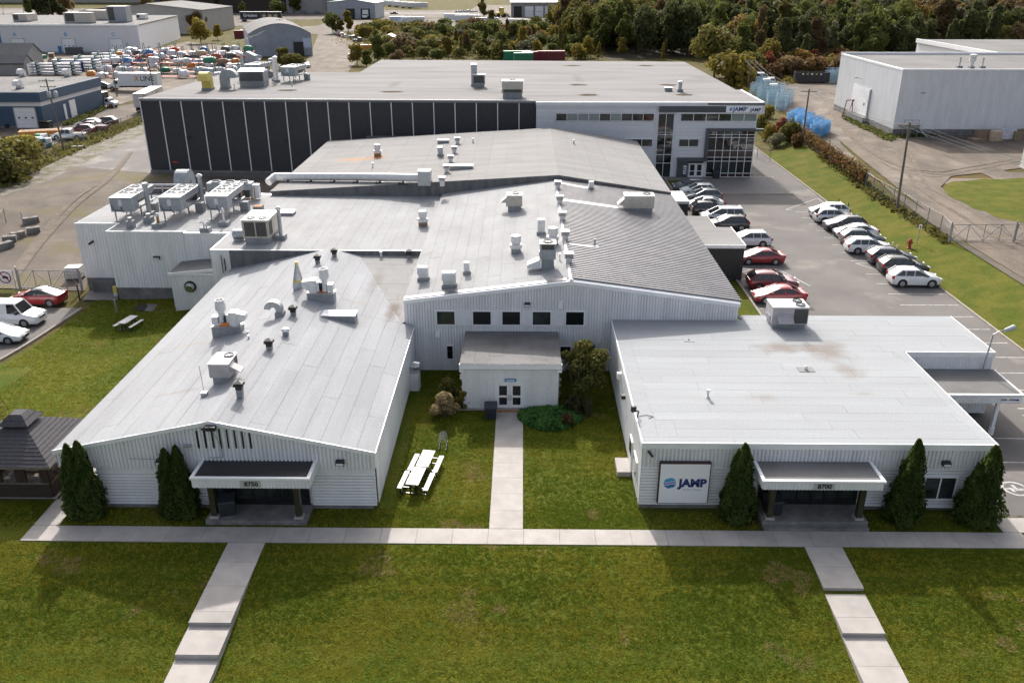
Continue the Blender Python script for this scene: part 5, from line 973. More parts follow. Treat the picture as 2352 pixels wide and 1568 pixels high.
t=thing('pipe_vent','low silver pipe beside the penthouse','pipe',(-40.9,141.0,KZ)); MB().cyl((0,0,0),(0,0,1.6),.3,n=12).build('pipe',M['galv'],t,local=True,sharp=.6)
p=at(*zO(578,342),KZ); t=rtu('air_conditioner','beige air conditioner on the black warehouse roof',p+Vector((0,.8,0)),3.0,2.0,1.6,0,M['beige_metal'],[(0,0,.5)],curb=.7,coil=[(-1.3,1.3,.05,.5,'f')])
p=at(*zO(360,276),KZ); t=rtu('air_handler','grey louvered air handler left of the beige unit on the warehouse roof',p+Vector((0,.7,0)),1.9,1.3,1.4,0,M['grey_metal'],[],curb=.5,coil=[(-.8,.8,.2,1.25,'f')])
t=gooseneck(.7,.9,2.6,.5,M['galv'],None); place(t,p+Vector((-.8,2.2,0)),PI/2,'tall grey gooseneck duct behind the louvered air handler')
p=at(*zO(1587,298),KZ); t=thing('roof_hatch','small white topped curb on the office roof','hatch',p); MB().box(-.55,.55,-.45,.45,0,.5).build('curb',M['curb'],t,local=True); MB().box(-.58,.58,-.48,.48,.5,.56).build('lid',M['whitepanel'],t,local=True)
p=at(*zO(1663,302),KZ); stack('white capped vent on the office roof',p.x,p.y,1.3,.28,KZ,'galv')
for k,(x,y) in enumerate(((460,380),(958,350))):
    p=at(*zK(x,y),KZ); t=thing('pipe_vent',('left','right')[k]+' tiny white pipe in front of the warehouse equipment','pipe',p); MB().lathe((0,0,0),[(.1,0),(.08,.6),(.15,.62),(.15,.75)],8).build('pipe',M['white_metal'],t,local=True)
# ================================================================== VEHICLES (local: x forward, y left, origin on the ground)
CARS={}
def car_meshes(kind):
    if kind in CARS: return CARS[kind]
    P={ # L, W, H, belt, cabin (rear base, rear roof, front roof, windscreen base), hood front z, wheel r, wheelbase
     'sedan':(4.65,1.84,1.46,.98,(-1.98,-.85,.1,1.18),.76,.34,2.7,1.02),
     'coupe':(4.7,1.9,1.6,1.08,(-2.15,-.7,.1,1.15),.87,.38,2.95,1.13),
     'suv':(4.6,1.9,1.68,1.13,(-2.2,-1.5,.05,1.12),.93,.39,2.7,1.12),
     'wagon':(4.8,1.88,1.62,1.06,(-2.3,-1.6,.05,1.15),.86,.37,2.75,1.06),
     'minivan':(5.1,1.98,1.76,1.1,(-2.45,-2.05,.4,1.6),.88,.37,3.0,1.1),
     'van':(5.7,2.05,2.12,1.22,(-2.78,-2.7,1.0,1.6),1.0,.37,3.4,1.22),
     'pickup':(5.7,2.0,1.85,1.1,(-.75,-.55,.75,1.35),.98,.4,3.5,1.1)}
    L,W,H,belt,(xr,xrr,xrf,xf),hz,wr,wb,deck=P[kind]; h=L/2; w=W/2
    st=[(-h,.62*belt,.42,.80),(-h+.06,deck*.93,.3,.9),(-h+.3,deck,.24,.97),(xr+.1,deck,.2,1),(-.3,belt,.19,1),(xf-.15,belt-.01,.19,1),(xf+.2,belt-.04,.2,.995),(h-.75,hz+.09,.2,.98),(h-.28,hz,.22,.93),(h-.06,hz-.14,.28,.84),(h,hz-.3,.36,.72)]
    if kind=='pickup': st[3]=(-h+1.0,deck,.2,1)
    rings=[]
    for x,zt,zb,k in st:
        ww=w*k; hf=[(ww*.86,zb),(ww*.985,zb+.12),(ww,zb+(zt-zb)*.5),(ww*.975,zt-.09),(ww*.9,zt-.005)]
        rings.append([(x,y,z) for y,z in hf]+[(x,-y,z) for y,z in reversed(hf)])
    m=MB(); m.loft(rings); body=m.mesh('body',M['pwhite'],True); fixnormals(body); body.set_sharp_from_angle(angle=.7)
    g=.905*w; t=.72*w; zr=H-.06; m=MB()
    zb2=belt-.03
    bot=[(xr,g*.95),( -.35,g),(xf,g*.93)]; top=[(xrr,t),(-.3 if xrf>0 else xrf,t*1.03),(xrf,t)]
    if kind=='pickup': bot[1]=(.3,g); top[1]=(.2,t*1.03)
    vs=[];  
    for s in(1,-1):
        for x,y in bot: vs.append((x,s*y,zb2))
        for x,y in top: vs.append((x,s*y,zr))
    # indices: s=1: 0..2 bottom, 3..5 top ; s=-1: 6..8, 9..11
    m.add(vs,[(0,1,4,3),(1,2,5,4),(6,9,10,7),(7,10,11,8),(2,8,11,5),(0,3,9,6),(3,4,5,11,10,9)]); glass=m.mesh('windows',M['glasscar']); fixnormals(glass)
    m=MB(); n=5; rr=[]
    for x,k,zz in((xrr-.12,.9,zr-.03),(xrr+.15,1.0,H-.015),((xrr+xrf)/2,1.04,H),(xrf-.1,1.0,H-.02),(xrf+.1,.92,zr-.03)):
        rr.append([(x,t*1.05*k,zz-.07),(x,t*.9*k,zz),(x,0,zz+.02),(x,-t*.9*k,zz),(x,-t*1.05*k,zz-.07),(x,0,zz-.09)])
    m.loft(rr)
    def pil(x0,y0,x1,y1,r):
        for s in(1,-1): m.cyl((x0,s*y0,zb2),(x1,s*y1,zr-.0),r,r*.8,n=6)
    pil(xf-.02,bot[2][1],xrf,t*1.02,.06); pil(bot[1][0],bot[1][1]*1.0,top[1][0],top[1][1]*1.0,.045)
    pil(xr+.04,bot[0][1],xrr,t*1.02,.1 if kind in('suv','wagon','minivan','coupe') else .07)
    if kind in('suv','wagon','minivan'): pil(-1.15,g*.99,-1.1,t*1.03,.045)
    if kind=='van':
        for s in(1,-1): m.add([(xr,s*g*1.0,zb2-.02),(.35,s*g*1.01,zb2-.02),(.35,s*t*1.05,zr),(xrr,s*t*1.05,zr)],[(0,1,2,3)]); m.add([(xr,s*g*.99,zb2-.02),(.35,s*g*1.0,zb2-.02),(.35,s*t*1.03,zr),(xrr,s*t*1.03,zr)],[(0,1,2,3)])
    roof=m.mesh('roof',M['pwhite'],True); fixnormals(roof); roof.set_sharp_from_angle(angle=.6)
    m=MB(); m.cyl((0,-.11,0),(0,.11,0),wr,n=18); tyre=m.mesh('tyre',M['tyre'],True); fixnormals(tyre); tyre.set_sharp_from_angle(angle=.6)
    m=MB(); m.cyl((0,.085,0),(0,.12,0),wr*.66,wr*.6,n=14); m.cyl((0,-.12,0),(0,-.085,0),wr*.6,wr*.66,n=14)
    for k in range(5): a=k*2*PI/5; m.obox((0,0,0),.01,.01,.01)
    rim=m.mesh('rim',M['rim']); fixnormals(rim)
    m=MB(); 
    for s in(1,-1):
        for x in(wb/2,-wb/2): m.cyl((x,s*(w*.9),wr),(x,s*(w*1.006),wr),wr*1.17,n=16)
    m.box(-h*.93,h*.93,-w*.93,w*.93,.17,.3); arch=m.mesh('wheel_arches',M['blackplastic']); fixnormals(arch)
    m=MB(); m.box(0,.12,-.2,.2,-.07,.07); lamp=m.mesh('headlight',M['lamp_white']); m=MB(); m.box(-.05,.14,-.13,.13,-.16,.14); tail=m.mesh('taillight',M['lamp_red'])
    m=MB(); m.box(h-.07,h-.0,-w*.45,w*.45,hz-.42,hz-.2); gr=m.mesh('grille',M['black']); m=MB(); m.box(-.1,.1,-.08,.08,-.06,.07); mir=m.mesh('mirror',M['blackplastic'])
    bed=None
    if kind=='pickup':
        m=MB(); m.box(-h+.12,xr-.1,-w*.8,w*.8,deck-.02,deck+.012); bed=m.mesh('cargo_bed',M['blackplastic'])
    CARS[kind]=(body,glass,roof,tyre,rim,arch,lamp,tail,gr,mir,bed,(L,w,belt,hz,wr,wb,xf,deck,h)); return CARS[kind]
def car(kind,paintk,label,pos,heading,group=None,scale=1.0,name='parked_car',black_roof=False):
    body,glass,roof,tyre,rim,arch,lamp,tail,gr,mir,bed,(L,w,belt,hz,wr,wb,xf,deck,h)=car_meshes(kind)
    t=thing(name,label,{'pickup':'pickup','van':'van','minivan':'van'}.get(kind,'car'),pos,heading,group); t.scale=(scale,)*3
    def part(nm,me,loc=(0,0,0),rz=0,mat=None,par=t):
        o=bpy.data.objects.new(nm,me); col.objects.link(o); o.parent=par; o.location=loc; o.rotation_euler=(0,0,rz)
        if mat: o.material_slots[0].link='OBJECT'; o.material_slots[0].material=M[mat]
        return o
    part('body',body,mat=paintk); part('windows',glass); part('roof',roof,mat='pblack' if black_roof else paintk); part('wheel_arches',arch)
    for sx in(1,-1):
        for sy in(1,-1):
            wl=part('wheel',tyre,(sx*wb/2,sy*(w-.1),wr)); part('rim',rim,par=wl)
    for s in(1,-1):
        part('headlight',lamp,(h-.17,s*w*.66,hz-.13),-s*.3); part('taillight',tail,(-h+.05,s*w*.76,deck-.16),s*.15); part('mirror',mir,(xf-.35,s*(w+.06),belt+.05),mat=None)
    part('grille',gr)
    if bed: part('cargo_bed',bed)
    return t
LOT='cars parked along the hall side of the lot'; LOT2='cars parked along the grass bank'
lotL=[('suv','pgrey','dark grey SUV farthest up the hall side row beside the forecourt',22.4,113.3,PI),('suv','pwhite','white SUV second from the forecourt in the hall side row',22.9,110.6,PI),('suv','pgrey','dark grey SUV between the white SUV and a white sedan',23.1,107.7,PI),('sedan','pwhite','white sedan in front of the small white roofed annex',22.6,104.2,PI),
 ('suv','pblack','black SUV showing red tail lights in the hall side row',22.7,101.3,0),('minivan','pwhite','white minivan behind the dark annex',23.5,98.2,PI),('suv','pblack','black SUV just in front of the white minivan',23.4,94.8,PI),('wagon','pwhite','white wagon showing behind the dark annex corner',24.2,88.6,PI),
 ('sedan','pred','red sedan beside the dark annex near the hatched zone',24.0,82.7,PI),('suv','pdred','dark red SUV parked next to the red sedan nearest the roof',23.15,75.0,0),('sedan','pred','red sedan nearest the front right roof',22.85,71.7,PI)]
for k,p_,l,x,y,hd in lotL: car(k,p_,l,(x,y,.012),hd+rng.uniform(-.03,.03),LOT)
lotR=[('suv','pwhite','white SUV farthest up the row along the grass bank',36.7,100.5,PI),('suv','psilver','silver SUV second in the row along the grass bank',36.5,98.0,0),('suv','pblack','black SUV with chrome grille third along the grass bank',36.6,94.7,PI),('sedan','pwhite','white sedan midway along the grass bank row',36.9,92.0,PI),('suv','pgrey','dark SUV half hidden behind the white wagon',36.6,89.3,0),
 ('wagon','pwhite','white wagon beside the cream bollards',36.2,86.3,0),('suv','pgrey','grey SUV just past the hatched strip',37.1,82.7,0),('suv','pblack','black SUV next to the nearest white SUV',37.1,79.7,0),('suv','pwhite','white SUV nearest the camera along the grass bank',36.7,76.2,0)]
for k,p_,l,x,y,hd in lotR: car(k,p_,l,(x,y,.012),hd+rng.uniform(-.03,.03),LOT2)
def gcar(kind,p_,l,px,py,hd,group=None,dz=.015,br=False):
    q=gat(px,py); q.z+=dz; return car(kind,p_,l,q,hd,group,black_roof=br)
SL='vehicles in the side lot'
gcar('coupe','pred','dark red crossover with black roof by the chain link gate',93,697,PI-.05,SL,br=True); gcar('van','pwhite','white cargo van in the left side lot',28,742,-.02,SL); gcar('sedan','pwhite','white sedan at the left frame edge in the side lot',-2,782,-.02,SL)
YD='vehicles beside the blue building'
gcar('pickup','psilver','silver pickup truck behind the left fence',160,320,PI+.05,YD); gcar('suv','pdred','dark red pickup cap vehicle behind the silver pickup',190,307,PI,YD); gcar('pickup','pdred','maroon pickup with cap next to the dark red vehicle',212,302,PI,YD); gcar('suv','pwhite','white SUV behind the maroon pickup',205,293,PI,YD); gcar('suv','pblack','black SUV nearest the rusty trailer',243,288,PI,YD)
gcar('suv','pblack','dark SUV parked beside the rental box truck',240,204,.1,None)
GR='vehicles along the gravel road'
gcar('sedan','pwhite','white sedan on the gravel road behind the warehouse roof',706,155,1.7,GR); gcar('suv','pwhite','white SUV at the right edge of the gravel road',806,135,1.65,GR); gcar('pickup','pblack','black pickup at the edge of the gravel road',826,97,.1,GR); gcar('suv','pgrey','dark SUV next to the black pickup',815,91,.1,GR); gcar('sedan','pwhite','white sedan parked near the bushes on the gravel road',795,87,.15,GR); gcar('sedan','pred','red sedan at the far end of the gravel road row',785,84,.15,GR); gcar('sedan','psilver','silver sedan behind the red one on the gravel road',779,80,.15,GR)
FR='vehicles in the far yards'
for k,(x,y,kd,p_,l) in enumerate(((653,32,'suv','pgrey','dark SUV before the pink roofed garage row'),(700,32,'suv','pgrey','grey SUV before the pink roofed garages'),(712,31,'sedan','pwhite','white car beside the grey SUV at the garages'),(730,32,'suv','pgrey','dark car beside the large tree at the garages'),(740,31,'sedan','psilver','silver car at the right end of the garages'),(905,33,'pickup','pblack','black pickup beyond the twin bay garage'),(1058,57,'sedan','pwhite','white sedan in front of the long white trailers'),(1052,29,'sedan','psilver','leftmost car of the row behind the trailers'),(1064,29,'sedan','pwhite','second car of the row behind the trailers'),(1078,29,'suv','pwhite','third car of the row behind the trailers'),(1091,29,'sedan','psilver','fourth car of the row behind the trailers'),(607,52,'suv','pblue','blue car behind the curved roof shed'))): gcar(kd,p_,l,x,y,.1 if k else PI,FR)
# ------------------------------------------------------------------ trailers and trucks
def boxtrailer(label,pos,hd,L=14,W=2.6,H=2.7,z0=1.15,mat='whitewall',name='semi_trailer',cat='trailer',group=None,doors=None,legs=True):
    t=thing(name,label,cat,pos,hd,group)
    m=MB(); m.box(-L/2,L/2,-W/2,W/2,z0,z0+H); m.build('box',M[mat],t,local=True)
    m=MB(); [m.box(x-.03,x+.03,-W/2-.02,W/2+.02,z0+.1,z0+H-.1) for x in [-L/2+.05+i*(L-.1)/10 for i in range(11)]]; m.box(-L/2-.01,L/2+.01,-W/2-.03,W/2+.03,z0+H-.1,z0+H+.02); m.box(-L/2-.01,L/2+.01,-W/2-.03,W/2+.03,z0-.05,z0+.12); m.build('ribs',M['trim_grey'],t,local=True)
    for s in(1,-1): MB().box(-L/2-.04,-L/2-.005,min(s*.03,s*W/2*.98),max(s*.03,s*W/2*.98),z0+.12,z0+H-.12).build('rear_door',M[doors or mat],t,local=True)
    for x in(-L/2+1.2,-L/2+2.5):
        for s in(1,-1): MB().cyl((x,s*W*.32,.5),(x,s*W*.5,.5),.5,n=14).build('wheel',M['tyre'],t,local=True)
    if legs:
        m=MB(); m.box(L/2-2.6,L/2-2.45,-.9,-.75,0,z0); m.box(L/2-2.6,L/2-2.45,.75,.9,0,z0); m.build('landing_leg',M['grey_metal'],t,local=True)
    m=MB(); m.box(-L/2,L/2,-.5,.5,z0-.25,z0-.05); m.build('chassis',M['black'],t,local=True)
    return t
M['rustwhite']=pmat('rust_streaked_white',(.6,.58,.56),(.28,.17,.13),rough=.7,scale=.7,lo=.5,hi=.7,streak=(1,1,.25))
q=gat(300,258); boxtrailer('rust streaked white trailer behind the black warehouse corner',(q.x+2,q.y+5.5,0),PI/2+.12,L=13,mat='rustwhite')
def boxtruck(label,pos,hd,L=7.2,txt=None,mat='whitewall',sc=1.0,dark=None):
    t=thing('box_truck',label,'truck',pos,hd); W,H,z0=2.5,2.6,1.1; t.scale=(sc,)*3
    MB().box(-L/2,L/2,-W/2,W/2,z0,z0+H).build('cargo_box',M[dark or mat],t,local=True); MB().box(-L/2-.02,L/2+.02,-W/2-.02,W/2+.02,z0+H,z0+H+.05).build('box_top',M['whitepanel'],t,local=True)
    m=MB(); m.loft([[(x,-w_,za),(x,w_,za),(x,w_,zb2),(x,-w_,zb2)] for x,w_,za,zb2 in((L/2+.1,1.1,.6,2.35),(L/2+1.1,1.1,.6,2.35),(L/2+1.5,1.05,.6,1.6),(L/2+2.5,.98,.6,1.4),(L/2+2.75,.9,.65,1.1))]); m.build('cab',M['pwhite'],t,local=True)
    m=MB(); m.add([(L/2+1.13,-1.0,2.25),(L/2+1.13,1.0,2.25),(L/2+1.52,.95,1.66),(L/2+1.52,-.95,1.66)],[(0,1,2,3)]); m.build('windscreen',M['glasscar'],t,local=True)
    for s in(1,-1): MB().box(L/2+.3,L/2+1.1,min(s*1.1,s*1.12),max(s*1.1,s*1.12),1.5,2.15).build('side_window',M['glasscar'],t,local=True)
    for x in(L/2+1.7,-L/2+1.6):
        for s in(1,-1): 
            w_=MB().cyl((x,s*.8,.48),(x,s*1.15,.48),.48,n=14).build('wheel',M['tyre'],t,local=True); MB().cyl((x,s*1.15,.48),(x,s*1.17,.48),.25,n=10).build('rim',M['orange' if x>0 else 'rim'],w_,local=True)
    m=MB(); m.box(-L/2,L/2+2.4,-.5,.5,.7,1.0); m.build('chassis',M['black'],t,local=True); return t
q=gat(320,210); tr=boxtruck('white box truck with large X LINE lettering behind the warehouse',(q.x,q.y+1.5,.02),PI+.0,L=8.6,sc=1.12)
bpy.context.view_layer.update()
def ltext(s,size,loc,rot,mat,parent,bold=.02,name='lettering'):
    o=text(s,size,(0,0,0),rot,mat,parent,name,bold); o.location=loc; return o
ltext('X',1.5,(.2,1.265,2.6),(PI/2,0,PI),M['orangepaint'],tr); ltext('LINE',1.5,(-2.05,1.265,2.6),(PI/2,0,PI),M['numbers'],tr)
q=gat(246,247); boxtruck('small brown and white delivery truck beside the blue building',(q.x-1.5,q.y+.5,.02),-.15,L=3.6,dark='brownwood',sc=.85)
TR='white trailers in the far yard'
for (x,y,L,l,hd,mt) in((912,57,8,'short trailer with blue graphics left of the far trailers',.2,'wrapblue'),(950,58,12,'white trailer standing beside the blue printed one',.15,'whitewall'),(1050,50,15,'rearmost long white trailer beyond the scrub',-.08,'whitewall'),(1075,53,15,'long white trailer behind the white sedan',-.08,'whitewall'),(1113,60,13,'white trailer with dark open rear in the far yard',-.1,'whitewall'),(1188,64,11,'single white trailer right of the far group',-.25,'whitewall'),(1132,60,6,'short dark ended trailer right of the open one',0,'whitewall')):
    q=gat(x,y); boxtrailer(l,(q.x,q.y,.05),hd,L=L,group=TR,mat=mt,H=3.0)
q=gat(590,52); t=boxtrailer('long dark trailer printed with food pictures behind the shed',(q.x,q.y+10,.05),.02,L=24,H=4.2,mat='blackplastic'); ltext('Grissino',2.4,(-6,-1.33,3.3),FRONT,M['signwhite'],t); 
for k in range(3):
    m=MB(); m.lathe((0,0,0),[(.01,0),(1.2,.0),(1.2,.05)],12); o=m.build('food_picture',M['wraptan'],t,local=True); o.location=(2+k*3.4,-1.36,3.1); o.rotation_euler=(PI/2,0,0); o.scale=(1,.8,1)
q=gat(470,28); t=boxtrailer('white semi trailer lettered Besner far behind',(q.x,q.y+4,.05),.0,L=22,H=5.2,group=TR); ltext('Besner',3.2,(-3.5,-1.33,3.9),FRONT,M['navy'],t)
def digger(label,pos,hd,mat='yellow',sc=1.0):
    t=thing('loader',label,'loader',pos,hd); t.scale=(sc,)*3
    MB().box(-1.6,1.2,-.9,.9,.6,1.5).build('body',M[mat],t,local=True); c=MB().box(-.3,.9,-.75,.75,1.5,2.9).build('cab',M[mat],t,local=True); MB().box(-.32,.92,-.6,.6,1.7,2.7).build('window',M['glass'],c,local=True)
    for x in(-1.1,1.0):
        for s in(1,-1): MB().cyl((x,s*.7,.55),(x,s*1.1,.55),.55,n=14).build('wheel',M['tyre'],t,local=True)
    m=MB(); m.tube([(1.0,-.6,1.4),(2.0,-.6,1.2),(2.5,-.6,.5)],.1); m.tube([(1.0,.6,1.4),(2.0,.6,1.2),(2.5,.6,.5)],.1); m.build('arm',M[mat],t,local=True); MB().extr([(2.3,.1),(3.1,.1),(3.1,.2),(2.5,.5),(2.4,1.0),(2.3,1.0)],-1,1).build('bucket',M['grey_metal'],t,local=True)
q=gat(122,146); digger('small tan skid loader on the open yard',q,-1.2,'wraptan',1.1); q=gat(1150,40); digger('yellow backhoe near the far trailers',q,.4,'yellow',2.0)
# ================================================================== SITE FURNITURE
def picnic():
    t=thing('picnic_table','x','picnic table'); 
    for k in range(5): MB().box(-.37+k*.15,-.235+k*.15,-.92,.92,.73,.77).build('table_plank',M['wood'],t,local=True)
    for s in(1,-1): MB().box(s*.75-.14,s*.75+.14,-.92,.92,.42,.46).build('bench_seat',M['wood'],t,local=True)
    for y in(-.68,.68):
        m=MB(); m.box(-.8,.8,y-.03,y+.03,.36,.42); m.box(-.2,-.12,y-.03,y+.03,0,.73); m.box(.12,.2,y-.03,y+.03,0,.73); m.box(-.8,-.73,y-.03,y+.03,0,.36); m.box(.73,.8,y-.03,y+.03,0,.36); m.box(-.8,.8,y-.03,y+.03,.0,.05); m.build('leg_frame',M['black'],t,local=True)
    return t
pt=picnic(); place(pt,(-5.97,41.35,.0),-.14,'white picnic table nearer the front walk in the courtyard'); place(pt,(-5.62,43.25,.0),-.14,'white picnic table farther back in the courtyard')
q=gat(297,752); place(pt,q,-.2,'white picnic table on the lawn left of the building')
for o in [o for o in bpy.data.objects if o.name.startswith('picnic_table')]: o['group']='white picnic tables'
def bin_(label,pos,rz=0,sc=1.0):
    t=thing('waste_bin',label,'bin',pos,rz,'dark waste bins'); m=MB(); m.loft([[(-.33,-.3,0),(.33,-.3,0),(.33,.3,0),(-.33,.3,0)],[(-.38,-.35,.75),(.38,-.35,.75),(.38,.35,.75),(-.38,.35,.75)]]); m.build('body',M['binblue'],t,local=True)
    m=MB(); [m.box(-.3+k*.12,-.26+k*.12,-.375,-.34,.08,.66) for k in range(6)]; m.build('body_ribs',M['binblue'],t,local=True); MB().loft([[(-.41,-.38,.75),(.41,-.38,.75),(.41,.38,.75),(-.41,.38,.75)],[(-.4,-.37,.83),(.4,-.37,.83),(.4,.37,.92),(-.4,.37,.92)]]).build('lid',M['binblue'],t,local=True); t.scale=(sc,)*3
M['binblue']=pmat('slate_plastic',(.025,.032,.042),(.032,.04,.05),rough=.55,scale=3)
bin_('dark waste bin on the porch of the building numbered 8750',(-15.75,38.3,.3),.25,1.1); bin_('dark waste bin on the porch of the building numbered 8700',(13.45,38.55,.4),.1,1.1); bin_('dark waste bin beside the courtyard double doors',(-2.02,49.75,.02),0,1.05); bin_('dark planter bin before the office glazing',(27.4,120.6,.13),0,1.2)
t=thing('bike_rack','curved steel bike rack on the courtyard lawn','bike rack',(-4.87,46.0,0)); t.scale=(.72,.8,.85)
for k in range(5):
    m=MB(); y=-.55+k*.28; m.tube([(-.3,y,0),(-.3,y,.65),(-.2,y,.83),(0,y,.9),(.2,y,.83),(.3,y,.65),(.3,y,0)],.028,6); m.build('hoop',M['galv'],t,local=True,sharp=.9)
m=MB(); m.box(-.33,-.27,-.6,.65,0,.05); m.box(.27,.33,-.6,.65,0,.05); m.build('rail',M['galv'],t,local=True)
# gazebo
Gz=thing('gazebo','dark brown gazebo with shingled roof and small cupola at the left edge','gazebo',(-28.35,42.2,0)); gx,gy=-28.35,42.2; hw=2.2
for s0,s1 in(((-hw,-hw),(hw,-hw)),((hw,-hw),(hw,hw)),((hw,hw),(-hw,hw)),((-hw,hw),(-hw,-hw))):
    dx,dy=s1[0]-s0[0],s1[1]-s0[1]; L=math.hypot(dx,dy); ux,uy=dx/L,dy/L; m=MB()
    def wl(a,b,z0,z1,th=.06): m.prism(ccw([(gx+s0[0]+ux*a+uy*th,gy+s0[1]+uy*a-ux*th),(gx+s0[0]+ux*b+uy*th,gy+s0[1]+uy*b-ux*th),(gx+s0[0]+ux*b-uy*th,gy+s0[1]+uy*b+ux*th),(gx+s0[0]+ux*a-uy*th,gy+s0[1]+uy*a+ux*th)]),z0,z1)
    wl(0,L,.08,.98)
    for k in range(4): c_=.14+k*(L-.28)/3; wl(max(0,c_-.28),min(L,c_+.28),.98,2.12)
    wl(0,L,2.12,2.35); m.build('wall_panel',M['brownwood'],Gz)
    m=MB(); wl(0,L,.95,1.02,.1); m.build('sill',M['greywood'],Gz)
m=MB(); m.box(gx-hw,gx+hw,gy-hw,gy+hw,0,.08); m.build('floor',M['greywood'],Gz)
m=MB(); m.box(gx-1.2,gx+1.2,gy-.5,gy+.5,.72,.78); m.box(gx-1.2,gx+1.2,gy-1.0,gy-.75,.42,.47); m.box(gx-1.2,gx+1.2,gy+.75,gy+1.0,.42,.47); m.box(gx-.9,gx-.8,gy-.9,gy+.9,.08,.72); m.box(gx+.8,gx+.9,gy-.9,gy+.9,.08,.72); m.build('inner_table',M['wood'],Gz)
def hip(w0,w1,z0,z1,nm,par):
    m=MB(); n=int((w0-w1)/.19)
    m.loft([[(gx-w0,gy-w0,z0),(gx+w0,gy-w0,z0),(gx+w0,gy+w0,z0),(gx-w0,gy+w0,z0)],[(gx-w1,gy-w1,z1),(gx+w1,gy-w1,z1),(gx+w1,gy+w1,z1),(gx-w1,gy+w1,z1)]]); o=m.build(nm,M['shingle'],par)
    m=MB(); r=random.Random(5)
    for k in range(n):
        f0,f1=k/n,(k+1.25)/n; f1=min(f1,1); wa,wb_=w0+(w1-w0)*f0,w0+(w1-w0)*f1; za,zb2=z0+(z1-z0)*f0+.03,z0+(z1-z0)*f1+.008
        for side in range(4):
            ca,sa=math.cos(side*PI/2),math.sin(side*PI/2); x=-wa+ (r.random()*.2)
            x0=-wa
            while x0<wa:
                x1=min(x0+r.uniform(.22,.34),wa); dz=r.uniform(0,.012); fr=lambda x:max(-wb_,min(wb_,x))
                q=[(x0+.006,-wa-.01,za+dz),(x1-.006,-wa-.01,za+dz),(fr(x1-.006),-wb_,zb2),(fr(x0+.006),-wb_,zb2)]
                m.add([(gx+a*ca-b*sa,gy+a*sa+b*ca,c) for a,b,c in q]+[(gx+a*ca-b*sa,gy+a*sa+b*ca,c-.03) for a,b,c in q[:2]],[(0,1,2,3),(4,5,1,0)]); x0=x1
    s=m.build('shingles',M['shingle'],o,fix=False); s['kind']='stuff'; return o
g_=hip(2.75,.72,2.3,3.55,'roof',Gz); m=MB(); m.box(gx-.62,gx+.62,gy-.62,gy+.62,3.5,3.78); m.build('cupola_wall',M['brownwood'],Gz); hip(.85,.35,3.74,4.25,'cupola_roof',Gz)
m=MB(); m.box(gx-2.78,gx+2.78,gy-2.78,gy-2.7,2.2,2.32); m.box(gx+2.7,gx+2.78,gy-2.7,gy+2.7,2.2,2.32); m.build('eave_board',M['greywood'],Gz)
sheet('gazebo_pad',[(gx-2.9,gy-2.35),(gx+2.6,gy-2.35),(gx+2.6,gy+3.3),(gx-2.9,gy+3.3)],.05,M['concrete'])
# poles, wires, lamps
def pole(label,base,h,arms=1,lean=(0,0),trans=False,mat='greywood',r=.16):
    t=thing('utility_pole',label,'utility pole',base,0,'wooden utility poles'); top=Vector((lean[0],lean[1],h)); MB().cyl((0,0,-.3),top,r,r*.7,n=10).build('pole',M[mat],t,local=True,sharp=.9)
    for k in range(arms):
        z=h-.35-k*.9; m=MB(); m.box(top.x*z/h-1.25,top.x*z/h+1.25,top.y*z/h-.06,top.y*z/h+.06,z-.06,z+.06); a=m.build('cross_arm',M[mat],t,local=True)
        for x in(-1.15,-.5,.5,1.15): MB().lathe((top.x*z/h+x,top.y*z/h,z+.06),[(.03,0),(.06,.08),(.04,.18)],8).build('insulator',M['white_metal'],a,local=True)
    if trans:
        for s in(-.55,.55): MB().lathe((s,-.1,h-2.9),[(.28,0),(.3,.1),(.3,.85),(.2,1.0)],12).build('transformer',M['galv'],t,local=True,sharp=.7)
    return t
p1=gat(2060,481); p2=gat(1841,334); p3=gat(1717,203)
hh=[]
for q,l,py in((p1,'utility pole nearest the gate on the right',281),(p2,'middle utility pole above the grass bank',205),(p3,'far utility pole beside the blue crates',137)):
    px_={281:2090,205:1859,137:1724}[py]; w_=wallpt(px_,py,q.y); pole(l,q,w_.z-q.z,1,(w_.x-q.x,0)); hh.append(Vector((w_.x,q.y,w_.z-.25)))
def wires(label,a,b,sag=1.2,offs=(-1.1,0,1.1),nseg=10,name='power_line'):
    t=thing(name,label,'wire',((a+b)/2-Vector((0,0,sag))),0,'overhead wires')
    for o_ in offs:
        m=MB(); pts=[]
        for i in range(nseg+1): f=i/nseg; p=a.lerp(b,f)+Vector((o_,0,-sag*4*f*(1-f))); pts.append(p)
        m.tube(pts,.018,4); m.build('wire',M['mesh'],t)
wires('overhead wires between the far and middle right poles',hh[2],hh[1]); wires('overhead wires between the middle and near right poles',hh[1],hh[0]); wires('overhead wires running out of frame from the near right pole',hh[0],hh[0]+Vector((18,-48,-.5)),1.5)
b=gat(148,347); w_=wallpt(105,181,b.y); t=pole('tall utility pole with two transformers before the blue building',b,w_.z-b.z,2,(w_.x-b.x,0),True); hl=Vector((w_.x,b.y,w_.z-.3))
pl_=[]
